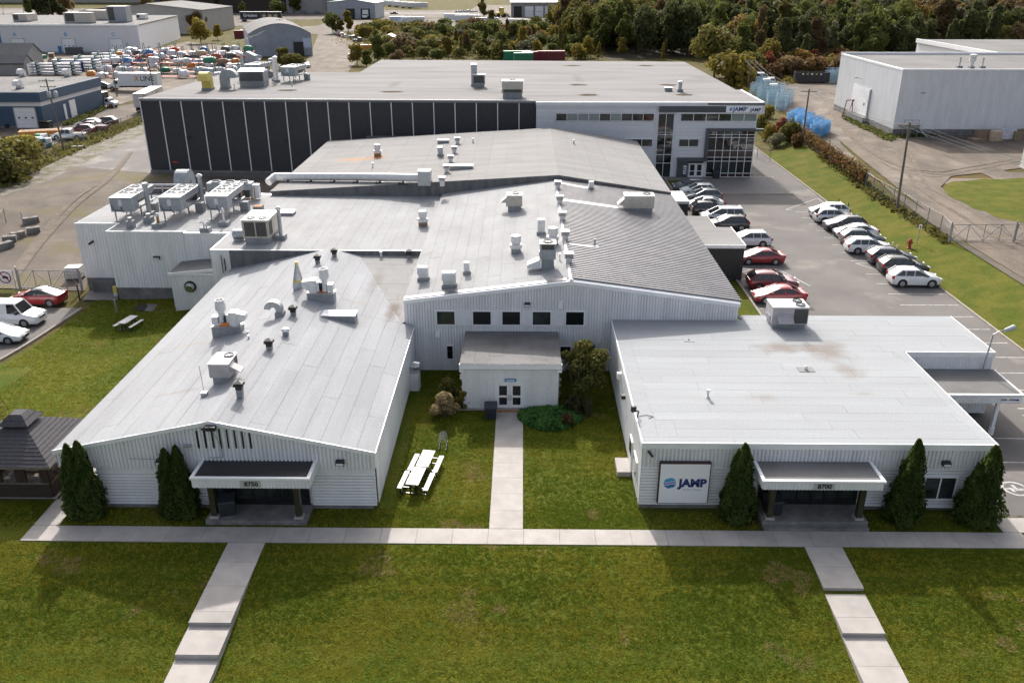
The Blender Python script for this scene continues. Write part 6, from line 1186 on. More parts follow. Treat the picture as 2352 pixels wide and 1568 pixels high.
for k,(bx_,by_,tx,ty,l) in enumerate(((354,213,335,110,'slim utility pole in front of the storage racks'),(497,173,486,98,'utility pole at the right end of the storage racks'),(526,166,515,98,'second grey pole beside the right end of the racks'),(269,222,256,140,'thin pole left of the box truck'),(650,118,642,44,'utility pole with transformers in front of the curved roof shed'),(1393,35,1391,-12,'far thin pole right of the garages'),(1103,34,1097,-15,'far lamp pole beyond the trailers'),(55,54,52,-15,'far pole behind the long white building'),(122,54,108,-15,'second far pole behind the long white building'),(8,62,6,0,'leftmost far pole beyond the long white building'))):
    b=gat(bx_,by_); w_=wallpt(tx,ty,b.y); pole(l,b,w_.z-b.z,1 if k in(1,4) else 0,(w_.x-b.x,0),k==4,r=.14); pl_.append(Vector((w_.x,b.y,w_.z-.3)))
wires('overhead wires from the rack poles to the curved roof shed',pl_[1],pl_[4],2.0,(0,.5)); wires('overhead wires running left from the transformer pole',hl,hl+Vector((-40,-30,-2)),1.5,(-.6,.6)); wires('overhead wires from the transformer pole to the racks',hl,pl_[0],2.0,(-.4,.4))
def lamppost(label,base,tip,head):
    t=thing('lamp_post',label,'lamp post',base,0,'lamp posts'); b_=Vector(base); tp=Vector(tip)-b_; hd=Vector(head)-b_
    MB().cyl((0,0,0),tp,.07,.05,n=8).build('post',M['galv'],t,local=True,sharp=.9); MB().tube([tp,(tp+hd)/2+Vector((0,0,.1)),hd],.035).build('arm',M['galv'],t,local=True); m=MB(); d=(hd-tp).normalized(); m.cyl(hd-d*.1,hd+d*.6,.12,.18,n=8); m.build('lamp_head',M['galv'],t,local=True)
b=Vector((31.2,51.0,2.2)); w1=wallpt(2283,770,51.0); w2=wallpt(2322,758,51.3); lamppost('lamp post on the corner of the front right building',(w1.x-.3,51.1,0),(w1.x,51.1,w1.z),(w2.x-.3,51.3,w2.z))
b=gat(1093,585) if False else gat(961,221); b=gat(972,225); 
# right hand details
b=gat(2088,571); t=thing('fire_hydrant','red fire hydrant on the grass bank','hydrant',b); MB().lathe((0,0,0),[(.2,0),(.2,.08),(.13,.1),(.13,.6),(.17,.62),(.17,.68),(.12,.8),(.04,.88)],12).build('barrel',M['hyd'],t,local=True,sharp=.7); MB().cyl((-.25,0,.5),(.25,0,.5),.08,n=8).build('nozzle',M['hyd'],t,local=True); t.scale=(1.25,)*3
b=gat(2106,562); t=thing('sign_post','slim post with a small white sign on the grass bank','sign',b); MB().box(-.03,.03,-.03,.03,0,2.2).build('post',M['galv'],t,local=True); s_=MB().box(-.16,.16,-.06,-.035,1.7,2.2).build('sign_plate',M['signwhite'],t,local=True); MB().box(-.05,.05,-.07,-.061,1.8,2.1).build('symbol',M['lamp_red'],s_,local=True)
for k,(x,y) in enumerate(((2048,577),(2058,585))):
    t=thing('bollard',('left','right')[k]+' cream bollard behind the white wagon','bollard',gat(x,y)); MB().lathe((0,0,0),[(.1,0),(.1,1.0),(.05,1.06)],10).build('post',M['postyellow'],t,local=True,sharp=.7)
for k,(x,y) in enumerate(((1923,485),(1945,495))):
    t=thing('marker_post',('left','right')[k]+' thin dark marker post on the bank','post',gat(x,y)); MB().box(-.03,.03,-.03,.03,0,1.6).build('post',M['black'],t,local=True)
# chain link fences and gates
def fence(label,pts,h=2.0,step=3.0,name='chain_link_fence',group=None,vine=None):
    t=thing(name,label,'fence',(pts[0][0],pts[0][1],tz(*pts[0][:2])),0,group)
    P=[]
    for a,b in zip(pts[:-1],pts[1:]):
        L=math.hypot(b[0]-a[0],b[1]-a[1]); n=max(1,round(L/step))
        for i in range(n): P.append((a[0]+(b[0]-a[0])*i/n,a[1]+(b[1]-a[1])*i/n))
    P.append(tuple(pts[-1][:2]))
    for x,y in P: m=MB(); z=tz(x,y); m.cyl((x,y,z-.1),(x,y,z+h+.08),.04,n=6); m.build('post',M['mesh'],t)
    m=MB(); [m.cyl((a[0],a[1],tz(*a)+h),(b[0],b[1],tz(*b)+h),.02,n=5) for a,b in zip(P[:-1],P[1:])]; m.build('top_rail',M['mesh'],t)
    m=MB()
    for a,b in zip(P[:-1],P[1:]):
        L=math.hypot(b[0]-a[0],b[1]-a[1]); k=max(2,int(L/.33)); za,zb2=tz(*a),tz(*b)
        for i in range(-3,k):
            for sg in(1,-1):
                f0,f1=i/k,(i+h/.33*.34*1.0)/k
                if sg<0: f0,f1=f1,f0
                q0,q1=0,h; 
                def cl(f0,q0,f1,q1):
                    pts=[]
                    for f,q in((f0,q0),(f1,q1)):
                        if f<0: q=q0+(q1-q0)*(0-f0)/(f1-f0); f=0
                        if f>1: q=q0+(q1-q0)*(1-f0)/(f1-f0); f=1
                        pts.append((f,q))
                    return pts
                (fa,qa),(fb,qb)=cl(f0,q0,f1,q1)
                pa=(a[0]+(b[0]-a[0])*fa,a[1]+(b[1]-a[1])*fa,za+(zb2-za)*fa+qa); pb=(a[0]+(b[0]-a[0])*fb,a[1]+(b[1]-a[1])*fb,za+(zb2-za)*fb+qb)
                m.cyl(pa,pb,.008,n=3,cap=False)
    o=m.build('wire_mesh',M['mesh'],t,fix=False); o['kind']='stuff'
    return t
fr=lambda L:[(lambda p:(p.x,p.y))(gat(x,y)) for x,y in L]
fence('chain link fence along the top of the grass bank',fr([(1812,295),(1886,358),(2004,442),(2158,533),(2180,556)]),1.9)
fence('chain link fence between the yard and the blue building',fr([(0,420),(63,397),(108,360),(264,300),(326,276)]),1.9)
fence('short chain link corner fence at the left gravel edge',fr([(-20,545),(15,512),(55,520)]),1.7); 
fence('chain link fence continuing left of the side lot gate',fr([(-60,660),(38,664)]),1.9)
fence('short fence by the office driveway',fr([(1738,365),(1768,372)]),2.0)
def gate(label,a,b,h=1.9):
    t=thing('chain_link_gate',label,'gate',(a[0],a[1],tz(*a))); a=Vector((*a,tz(*a)));b=Vector((*b,tz(*b))); U=Vector((0,0,1)); m=MB(); n=4
    m.cyl(a+U*.2,b+U*.2,.04,n=6); m.cyl(a+U*h,b+U*h,.04,n=6); m.build('rail',M['galv'],t)
    for i in range(n+1): p=a.lerp(b,i/n); m=MB(); m.cyl(p+U*.1,p+U*(h+.02),.04,n=6); m.build('upright',M['galv'],t)
    for i in range(n): m=MB(); p,q=a.lerp(b,i/n),a.lerp(b,(i+1)/n); m.cyl(p+U*(.2 if i%2==0 else h),q+U*(h if i%2==0 else .2),.025,n=5); m.build('brace',M['galv'],t)
    for p in(a,b): m=MB(); m.cyl(p-(b-a).normalized()*.15,p-(b-a).normalized()*.15+U*(h+.35),.09,n=8); m.build('gate_post',M['galv'],t)
    m=MB()
    L=(b-a).length; k=int(L/.3)
    for i in range(k):
        for sg in(1,-1):
            f0,f1=i/k,min(1,max(0,(i+sg*5)/k)); m.cyl(a.lerp(b,f0)+U*.2,a.lerp(b,f1)+U*h,.007,n=3,cap=False)
    o=m.build('wire_mesh',M['mesh'],t,fix=False); o['kind']='stuff'; return t
ga,gb=fr([(2182,557),(2330,556)]); gate('wide chain link gate at the right edge above the bank',ga,gb,1.9); gb2=fr([(2450,556)])[0]; gate('second gate leaf cut by the right frame edge',gb,gb2,1.9)
ga,gb=fr([(50,665),(192,668)]); gt=gate('chain link gate at the rear of the left side lot',ga,gb,2.0)
sx_=fr([(20,664)])[0]; t=thing('prohibition_sign','round red no parking sign on a white square on the fence','sign',(sx_[0],sx_[1]-.1,tz(*sx_))); MB().box(-.75,.75,-.03,0,.55,1.95).build('plate',M['signwhite'],t,local=True)
m=MB(); n=24
for k in range(n): a0,a1=2*PI*k/n,2*PI*(k+1)/n; m.add([(r*math.cos(a),-.036,1.25+r*math.sin(a)) for r,a in((.6,a0),(.6,a1),(.49,a1),(.49,a0))],[(0,1,2,3)])
m.add([(-.44,-.036,1.6),(-.36,-.036,1.66),(.44,-.036,.9),(.36,-.036,.84)],[(0,1,2,3)]); m.build('red_ring',M['lamp_red'],t,local=True); m=MB(); m.add([(-.3,-.034,1.15),(.3,-.034,1.1),(.34,-.034,1.28),(.05,-.034,1.42),(-.2,-.034,1.4)],[(0,1,2,3,4)]); m.build('vehicle_symbol',M['numbers'],t,local=True)
# left side odds and ends
for k,(x,y,s_,mt,l) in enumerate(((24,555,1.0,'conc_dark','grey concrete block half behind the corner fence'),(78,535,1.0,'conc_dark','grey concrete block at the gravel yard'),(72,512,1.2,'conc_dark','dark concrete block nearest the corner fence post'),(42,546,1.0,'rock','reddish concrete block by the gravel track'),(14,570,1.1,'conc_dark','brown concrete block at the left frame edge'))):
    t=thing('concrete_block',l,'block',gat(x,y),.3+k*.2,'concrete blocks'); m=MB(); m.loft([[(-.72*s_,-.4,0),(.72*s_,-.4,0),(.72*s_,.4,0),(-.72*s_,.4,0)],[(-.68*s_,-.38,.7),(.68*s_,-.38,.7),(.68*s_,.38,.7),(-.68*s_,.38,.7)]]); m.build('block',M[mt],t,local=True); MB().tube([(-.2,0,.7),(0,0,.8),(.2,0,.7)],.025,5).build('lifting_loop',M['rust'],t,local=True)
b=gat(175,640); t=thing('liquid_tote','caged white liquid tote beside the gate','tote',b,.1); MB().box(-.58,.58,-.48,.48,.15,1.1).build('bladder',M['white_metal'],t,local=True); m=MB()
for z in(.2,.5,.8,1.08): m.box(-.62,.62,-.52,-.5,z,z+.03); m.box(.6,.62,-.52,.52,z,z+.03)
for k in range(6): m.box(-.6+k*.23,-.57+k*.23,-.53,-.51,.15,1.12)
m.build('cage',M['galv'],t,local=True); MB().box(-.62,.62,-.52,.52,0,.14).build('pallet',M['blackplastic'],t,local=True); t.scale=(1.2,)*3
for k,(x,y) in enumerate(((437,690),(493,690),(268,716))):
    t=thing('bollard',('left','right','lone')[k]+' grey steel bollard '+('against the concrete base' if k<2 else 'on the left lawn'),'bollard',gat(x,y)); MB().lathe((0,0,0),[(.09,0),(.09,1.15),(.04,1.2)],10).build('post',M['galv'],t,local=True,sharp=.7)
q=gat(184,690); t=thing('gate_post','thin dark steel post by the side lot kerb','post',q); MB().box(-.05,.05,-.05,.05,0,1.6).build('post',M['black'],t,local=True)
M['mat']=pmat('dark_mat',(.03,.026,.024),(.045,.04,.036),rough=.95,scale=5)
sheet('access_mat',fr([(303,713),(352,716),(358,702),(320,697)]),.03,M['mat']); sheet('access_mat_pale',fr([(322,714),(352,716),(362,700),(336,698)]),.04,M['conc_dark'])
sheet('dock_apron',fr([(190,690),(270,690),(275,668),(205,668)]),.05,M['paver'])
q=gat(268,680); t=thing('yellow_bin','yellow dispenser bin at the loading dock corner','bin',q); MB().box(-.18,.18,-.15,.15,.35,1.0).build('tank',M['yellow'],t,local=True); MB().lathe((0,0,0),[(.2,0),(.22,.35)],10).build('pail',M['white_metal'],t,local=True)
q=gat(182,340); t=thing('culvert_pipe','short white pipe lying by the left fence','pipe',q,.3); MB().cyl((-1.1,0,.2),(1.1,0,.2),.2,n=12).build('pipe',M['white_metal'],t,local=True,sharp=.6)
# ================================================================== OTHER BUILDINGS
def gable_roof(m,x0,x1,y0,y1,ze,zr,axis='y',ov=.3):
    if axis=='y':
        xm=(x0+x1)/2; m.add([(x0-ov,y0-ov,ze),(xm,y0-ov,zr),(x1+ov,y0-ov,ze),(x0-ov,y1+ov,ze),(xm,y1+ov,zr),(x1+ov,y1+ov,ze),(x0-ov,y0-ov,ze-.15),(xm,y0-ov,zr-.15),(x1+ov,y0-ov,ze-.15)],[(0,1,4,3),(1,2,5,4),(0,6,7,1),(1,7,8,2)])
    else:
        ym=(y0+y1)/2; m.add([(x0-ov,y0-ov,ze),(x0-ov,ym,zr),(x0-ov,y1+ov,ze),(x1+ov,y0-ov,ze),(x1+ov,ym,zr),(x1+ov,y1+ov,ze),(x0-ov,y0-ov,ze-.15),(x1+ov,y0-ov,ze-.15)],[(0,3,4,1),(1,4,5,2),(0,6,7,3)])
def bigdoor(par,x0,x1,Y,h,mat='trim',lights=3,dark=False,z0=0):
    m=MB(); m.box(x0-.2,x0,Y-.12,Y,z0,h+.2); m.box(x1,x1+.2,Y-.12,Y,z0,h+.2); m.box(x0-.2,x1+.2,Y-.12,Y,h+.001,h+.2); m.build('door_frame',M['trim_grey'],par)
    n=5
    if dark: m=MB(); m.box(x0,x1,Y-.03,Y-.01,z0,h); m.build('open_bay',M['black'],par); return
    d=None
    for k in range(n):
        m=MB(); m.box(x0,x1,Y-.09,Y-.02,z0+(h-z0)*k/n+.015,z0+(h-z0)*(k+1)/n-.015); o=m.build('door_panel',M[mat],par)
        if k==2:
            for i in range(lights): xa=x0+(x1-x0)*(i+.5)/lights; m=MB(); m.box(xa-.22,xa+.22,Y-.1,Y-.091,z0+(h-z0)*.48,z0+(h-z0)*.55); m.build('pane',M['glass'],o)
# right hand white warehouse (stands on the upper yard)
a=gat(*zW(920,865)); b=gat(*zW(1310,1070)); Wt=wallpt(*zW(1395,548),b.y).z
Wb=thing('warehouse','large white ribbed warehouse on the right with one loading door','building',(b.x,b.y,1.2)); wx0,wy0,wy1=b.x,b.y,a.y; wx1=140; wz=Wt
m=MB(); m.box(wx0+.05,wx1,wy0+.05,wy1,1.0,wz-.4); m.build('wall',M['whitewall'],Wb)
m=MB(); m.box(wx0-.02,wx1,wy0-.02,wy1+.02,.6,2.3); m.build('foundation',M['conc_dark'],Wb)
m=MB(); corr(m,(wx0,wy0),(wx1,wy0),2.3,wz-.25,.32,.05); m.build('front_cladding',M['siding'],Wb,fix=False)
m=MB(); corr(m,(wx0,wy1),(wx0,wy0),2.3,wz-.25,.32,.03); m.build('side_cladding',M['siding'],Wb,fix=False)
m=MB(); m.box(wx0+.3,wx1,wy0+.3,wy1-.3,wz-.35,wz-.2); m.build('roof',M['farroof'],Wb)
m=MB(); m.box(wx0-.1,wx1,wy0-.1,wy0+.3,wz-.25,wz+.05); m.box(wx0-.1,wx0+.3,wy0+.3,wy1,wz-.25,wz+.05); m.box(wx0-.1,wx1,wy1-.3,wy1+.1,wz-.24,wz+.25); m.build('parapet_trim',M['trim'],Wb)
yd0,yd1=wy0+(wy1-wy0)*.40,wy0+(wy1-wy0)*.68
m=MB(); m.box(wx0-.25,wx0-.06,yd0-.3,yd1+.3,2.4,7.4); m.build('door_frame',M['galv'],Wb)
for k in range(6): m=MB(); m.box(wx0-.32,wx0-.26,yd0,yd1,2.5+k*.8,3.28+k*.8); o=m.build('door_panel',M['trim'],Wb)
for y in(yd0+1.4,yd1-1.8): m=MB(); m.box(wx0-.34,wx0-.325,y,y+.5,4.3,4.75); m.build('door_light',M['glass'],Wb)
m=MB(); m.box(wx0-.9,wx0-.05,yd0-.3,yd1+.3,1.1,2.38); m.build('dock_ledge',M['conc_dark'],Wb)
for y,z,f in((wy0+(wy1-wy0)*.58,8.6,0),(0,8.2,1)):
    m=MB()
    if f==0: m.tube([(wx0,y,z),(wx0-.9,y,z+.3)],.05); m.obox((wx0-1.1,y,z+.1),.6,.4,.25)
    else: m.tube([(wx0+3.6,wy0,z),(wx0+3.6,wy0-.9,z+.3)],.05); m.obox((wx0+3.6,wy0-1.1,z+.1),.4,.6,.25)
    m.build('flood_light',M['galv'],Wb)
m=MB(); m.box(wx0+1.0,wx0+3.6,wy0-1.6,wy0-.1,3.0,3.12); [m.box(wx0+x,wx0+x+.06,wy0-1.6,wy0-1.54,1.2,4.1) for x in(1.0,2.3,3.5)]; m.box(wx0+1,wx0+3.6,wy0-1.6,wy0-1.54,4.0,4.08); m.box(wx0+1,wx0+3.6,wy0-1.6,wy0-1.54,3.5,3.56); m.extr([(wx0+3.6,3.1),(wx0+5.6,1.2),(wx0+5.2,1.2),(wx0+3.3,3.0)],wy0-1.5,wy0-.4); m.build('exit_stair',M['grey_metal'],Wb)
for k,(x,y,l) in enumerate(((1840,535,'small flue on the right warehouse roof'),(1935,540,'white hooded vent on the right warehouse roof'),(2020,538,'small curb with pipe on the right warehouse roof'))):
    p=at(*zW(x,y),wz-.2); t=thing('roof_vent',l,'roof vent',p); t.scale=(.6,)*3; MB().box(-.7,.7,-.6,.6,0,.6).build('curb',M['curb'],t,local=True)
    (MB().lathe((0,0,.6),[(.2,0),(.2,1.8),(.3,1.85),(.3,2.3)],10) if k!=1 else MB().lathe((0,0,.6),[(.5,0),(.5,1.2),(.9,1.4),(.9,2.2),(.7,2.3),(1.0,2.5),(1.0,3.1),(.3,3.3)],14)).build('hood',M['white_metal' if k==1 else 'galv'],t,local=True,sharp=.6)
W2=thing('warehouse','second white warehouse showing its roof corner behind the right one','building',(104,205,1.2))
p=at(*zW(1910,380),wz-.5); m=MB(); m.box(p.x,p.x+70,p.y-22,p.y+26,1,wz-.7); m.build('wall',M['whitewall'],W2); m=MB(); m.box(p.x,p.x+70,p.y-22,p.y+26,wz-.69,wz-.5); m.build('roof',M['farroof'],W2); m=MB(); m.box(p.x-.1,p.x+70,p.y-22.4,p.y-22,wz-1.2,wz-.3); m.box(p.x-.4,p.x,p.y-22,p.y+26,wz-1.2,wz-.3); m.build('parapet_trim',M['trim'],W2)
W2.location=(p.x,p.y-22,1.2)
for ch in W2.children:
    ch.location=Vector((104,205,1.2))-W2.location
# blue building
Bl=thing('blue_workshop','blue sided flat roofed workshop with white bay door on the left','building',(-105,165,0)); bx1,by0,by1=-89.9,162.3,187.0; bx0=-128; bz=6.5
def bface(m,x0,x1,y0,y1,z0,z1): m.box(x0,x1,y0,y1,z0,z1)
m=MB(); m.box(bx0,bx1,by0,by1,.3,3.95); m.build('wall',M['bluewall'],Bl); m=MB(); m.box(bx0,bx1+.05,by0-.05,by1,3.95,4.75); m.build('white_band',M['whitewall'],Bl); m=MB(); m.box(bx0,bx1+.35,by0-.4,by1,4.75,bz); m.build('parapet',M['bluewall'],Bl); m=MB(); m.box(bx0,bx1,by0,by1,bz-.05,bz+.04); m.build('roof',M['farroof'],Bl); m=MB(); m.box(bx0,bx1+.04,by0-.04,by1,-.1,.3); m.build('foundation',M['conc_dark'],Bl)
for k in range(14): m=MB(); m.box(bx0,bx1+.03,by0-.035,by0-.002,.35+k*.24,.37+k*.24); m.build('lap_board',M['bluewall'],Bl)
for k in range(14): m=MB(); m.box(bx1+.002,bx1+.035,by0,by1,.35+k*.24,.37+k*.24); m.build('lap_board',M['bluewall'],Bl)
bigdoor(Bl,-95.0,-91.2,by0-.05,3.6)
for y,h in((170.2,3.2),(172.6,3.6)): m=MB(); m.box(bx1+.04,bx1+.09,y,y+(.9 if h<3.4 else 2.4),.3,h); m.build('side_door',M['trim'],Bl)
m=MB(); m.box(-99.5,-98.2,by0-.6,by0-.05,2.4,3.9); m.build('wall_heater',M['white_metal'],Bl)
m=MB(); m.cyl((-97.0,by0-.3,.35),(-97.0,by0-.1,.35),.4,n=12); m.build('wall_tyre',M['tyre'],Bl)
for k,(x,y) in enumerate(((185,815),(215,705),(625,705))):
    p=at(*zL(x,y),bz); t=gooseneck(.8,.9,.6,.55,M['white_metal'],None); place(t,p,PI/2,('white hooded vent at the front of the blue workshop roof','white hooded vent at the left rear of the blue workshop roof','white hooded vent at the right rear of the blue workshop roof')[k],sc=1.1)
t=thing('waste_bin','dark dumpster by the blue workshop corner','bin',(-89.0,161.0,0)); MB().loft([[(-.9,-.7,0),(.9,-.7,0),(.9,.7,0),(-.9,.7,0)],[(-1,-.8,1.2),(1,-.8,1.2),(1,.8,1.4),(-1,.8,1.4)]]).build('body',M['blackplastic'],t,local=True); MB().box(-1,1,-.8,.8,1.4,1.46).build('lid',M['blackplastic'],t,local=True)
# grey sheds at the far left
for k,(x0,x1,y0,y1,ze,zr,l) in enumerate(((-175,-141.2,250.5,255.4,3.2,5.3,'lower grey gabled shed behind the blue workshop'),(-175,-142.5,255.5,264,4.8,7.9,'taller grey gabled shed behind the lower one'))):
    t=thing('grey_shed',l,'shed',(-150,y0,0),0,'grey sheds'); m=MB(); m.extr([(y0,0),(y1,0),(y1,ze),((y0+y1)/2,zr),(y0,ze)],x0,x1,axis='x'); m.build('wall',M['greywall'],t); m=MB(); gable_roof(m,x0,x1,y0,y1,ze+.05,zr+.08,'x'); m.build('roof',M['farroof'],t)
    m=MB(); m.box(x1+.01,x1+.06,y0+1.5,y0+3.8,0,2.9); m.build('door',M['trim'],t); m=MB(); m.box(x0-.3,x1+.32,y0-.36,y0-.3,ze-.25,ze+.05); m.build('eave_trim',M['slate'],t)
# long white building with bays A B C
LW=thing('long_warehouse','long white building with three bay doors marked A B C','building',(-170,322,0)); lx1,ly=-137.6,322.0; lx0=-230
m=MB(); m.prism(ccw([(lx0,ly),(lx1,ly),(-150.5,395),(lx0-10,395)]),0,9.2); m.build('wall',M['whitewall'],LW)
m=MB(); m.prism(ccw([(lx0,ly-.2),(lx1+.2,ly-.2),(-150.2,395.3),(lx0-10,395.3)]),9.2,9.55); m.build('roof',M['farroof'],LW)
m=MB(); m.prism(ccw([(lx0,ly-.3),(lx1+.3,ly-.3),(lx1+.3,ly+.3),(lx0,ly+.3)]),9.1,9.75); m.build('parapet_trim',M['trim'],LW)
m=MB(); m.box(lx0,lx1,ly-.05,ly+.02,0,.5); m.build('base_band',M['bluegrey'],LW)
m=MB(); m.box(lx0+3,-187.5,ly-.1,ly,0,9.1); m.build('blue_corner',M['blue'],LW)
for x,c_ in((-184,'A'),(-165.6,'B'),(-148.5,'C')):
    bigdoor(LW,x,x+4.6,ly-.06,4.75); text(c_,1.7,(x+1.7,ly-.08,6.3),FRONT,M['cyan'],LW,'bay_letter',bold=.03)
m=MB(); m.box(-167.6,-166.3,ly-.1,ly,0,2.4); m.build('blue_door',M['blue'],LW)
for k,(x,y,w_,d,h,l,mt) in enumerate(((215,200,6,4,2.4,'left beige unit on the long white building roof','beige_metal'),(290,190,4,3,2.2,'smaller beige unit beside the left one','beige_metal'),(740,215,11,4,3.3,'long beige unit in the middle of the long white building roof','beige_metal'),(930,185,11,4,3.2,'beige and dark unit at the rear of the long white roof','beige_metal'),(1105,205,8,5,5.2,'tall grey unit on the long white building roof','grey_metal'),(1305,180,4,3,1.6,'white vent cluster at the right of the long white roof','white_metal'))):
    p=at(*zL(x,y),9.55); t=rtu('rooftop_unit',l,p,w_*.9,d,h,0,M[mt],[],curb=.4,group='units on the long white roof',coil=[(-w_*.4,-w_*.1,.3,h-.3,'f')])
# curved roof shed
Qb=thing('curved_shed','grey ribbed shed with a curved roof beside the gravel road','shed',(-84,314,0)); qx0,qx1,qy0=-95.0,-73.9,314; n=14
pr=[(qx0+(qx1-qx0)*i/n,7.3+3.3*math.sin(PI*i/n)**.85) for i in range(n+1)]; rot=-.33
def qr(x,y): dx,dy=x-qx1,y-qy0; ca,sa=math.cos(rot*-1),math.sin(rot*-1); return (qx1+dx*ca-dy*sa,qy0+dx*sa+dy*ca)
LQ=45; m=MB()
vs=[]; 
for y in(qy0,qy0+LQ): vs+= [(*qr(x,y),z) for x,z in pr]+[(*qr(qx1,y),0),(*qr(qx0,y),0)]
k=n+3; m.add(vs,[tuple(range(k)),tuple(reversed(range(k,2*k))),(n,n+1,k+n+1,k+n),(0,k,k+n+2,n+2)]); m.build('wall',M['bluegrey'],Qb)
m=MB(); vs=[]
for y in(qy0-.5,qy0+LQ+.5): vs+= [(*qr(x*1.0,y),z+.12) for x,z in pr]
m.add(vs,[(i,i+1,n+1+i+1,n+1+i) for i in range(n)]); m.build('roof',M['farroof'],Qb)
for i in range(30):
    x=qx0+.4+i*(qx1-qx0-.8)/29; z=7.0+3.3*math.sin(PI*(x-qx0)/(qx1-qx0))**.85; m=MB(); c0=qr(x,qy0-.1); m.obox((*c0,.1),.12,.14,z-.1,-rot); m.build('wall_rib',M['bluegrey'],Qb)
c0=qr(-78.5,qy0-.2); m=MB(); m.obox((*c0,0),3.4,.2,4.6,-rot); dd=m.build('open_door',M['black'],Qb); c0=qr(-75.6,qy0-.22); m=MB(); m.obox((*c0,2.6),2.9,.1,3.2,-rot); m.build('wall_sign',M['wrapblue'],Qb); m=MB(); c0=qr(qx1+.1,qy0+20); m.obox((*c0,.1),.12,38,2.2,-rot); m.build('side_band',M['conc_dark'],Qb)
# far garages
def garage(label,x0,x1,y0,d,h,wall,roof,bays,rz=.9,z1=None,names=None,group=None):
    t=thing('garage',label,'garage',((x0+x1)/2,y0,0),0,group); m=MB(); m.box(x0,x1,y0,y0+d,0,h); m.build('wall',M[wall],t); m=MB(); gable_roof(m,x0,x1,y0,y0+d,h,h+rz,'x',.6); m.build('roof',M[roof],t)
    for (a,b_,hh_,dk) in bays: bigdoor(t,a,b_,y0-.06,hh_,dark=dk)
    m=MB(); m.box(x0-.3,x1+.3,y0-.7,y0-.6,h-.5,h); m.build('eave_trim',M['trim'],t); return t
x=-196; garage('long blue grey garage row under a pink roof far behind',-200,-137,650,22,10.5,'bluegrey','pinkroof',[(x+i*9.2,x+i*9.2+6.2,7.5,False) for i in range(6)],3)
t=thing('garage','pale garage with two dark open bays in the far yard','garage',(-105,564,0)); m=MB(); m.extr([(-121,0),(-91.6,0),(-91.6,9),(-105,11.2),(-121,9.6)],564,600); m.build('wall',M['bluegrey'],t); m=MB(); m.add([(-121.5,563.5,9.7),(-105,563.5,11.4),(-91,563.5,9.1),(-121.5,600,9.7),(-105,600,11.4),(-91,600,9.1)],[(0,1,4,3),(1,2,5,4)]); m.build('roof',M['greenroof'],t); bigdoor(t,-109.6,-104.2,563.95,6.0,dark=True); bigdoor(t,-100.7,-94.8,563.95,6.0,dark=True)
t2=boxtruck('white truck standing in the right bay of the far garage',(-97.7,566.5,.05),-PI/2,L=5,sc=1.4)
garage('grey garage with white doors beyond the scrub on the right',-8,44,588,16,9.0,'greywall','wraptan',[(-6.3,-1,6.6,True),(1,6.3,6.4,False),(7.6,12.6,6.4,False),(14,19,6.4,False),(22,27,6.4,False),(31,36.5,6.8,True),(38,43,6.8,True)],1.6)
# dark long building far left, grey building below it
t=thing('office_block','dark brown and grey building with blue logos at the top left','building',(-170,640,0)); m=MB(); m.box(-255,-165,640,690,0,24); m.build('wall',M['brownwood'],t); m=MB(); m.box(-262,-254.9,639,690,0,26); m.build('end_wall',M['slate'],t); m=MB(); m.box(-165,-136,636,690,0,30); m.build('grey_block',M['greywall'],t); m=MB(); m.add([(-136,636,26),(-124,632,2),(-136,632,2),(-136,690,26),(-124,690,2)],[(0,1,2),(0,3,4,1)]); m.build('sloped_canopy',M['greywall'],t)
for k in range(4):
    m=MB(); m.box(-226+k*2.6,-224+k*2.6,639.6,639.95,14,20); m.build('blue_stripe',M['cyan'],t)
m=MB(); [m.box(-250+k*6,-246+k*6,639.7,639.95,11,13) for k in range(13)]; m.build('window_row',M['glass'],t)
t=thing('grey_hall','low grey hall with a shallow gable behind the long white building','building',(-175,420,0)); m=MB(); m.extr([(-208,0),(-150,0),(-150,10.5),(-176,13.2),(-208,10)],425,470); m.build('wall',M['greywall'],t); m=MB(); m.add([(-208.5,424,10.1),(-176,424,13.4),(-149.5,424,10.6),(-208.5,470,10.1),(-176,470,13.4),(-149.5,470,10.6)],[(0,1,4,3),(1,2,5,4)]); m.build('roof',M['farroof'],t)
t=thing('far_warehouse','very long pale warehouse at the top left horizon','building',(-480,900,0)); m=MB(); m.box(-760,-330,860,1000,0,38); m.build('wall',M['wraptan2'] if 'wraptan2' in M else M['pbeige'],t); m=MB(); m.box(-762,-328,858,1002,38,40); m.build('roof',M['farroof'],t)
# trailers park far
for k in range(6):
    q=gat(880+k*16,13+k*1.5); boxtrailer(ORD[k] +' far white trailer counted from the left behind the twin bay garage' if k<5 else 'rightmost far white trailer behind the twin bay garage',(q.x,q.y,.05),.05,L=16,H=3.2,group='far white trailers')
q=gat(905,22); 
for k,(x,y,mt,l,rz) in enumerate(((790,160,'green','x',0),)): pass
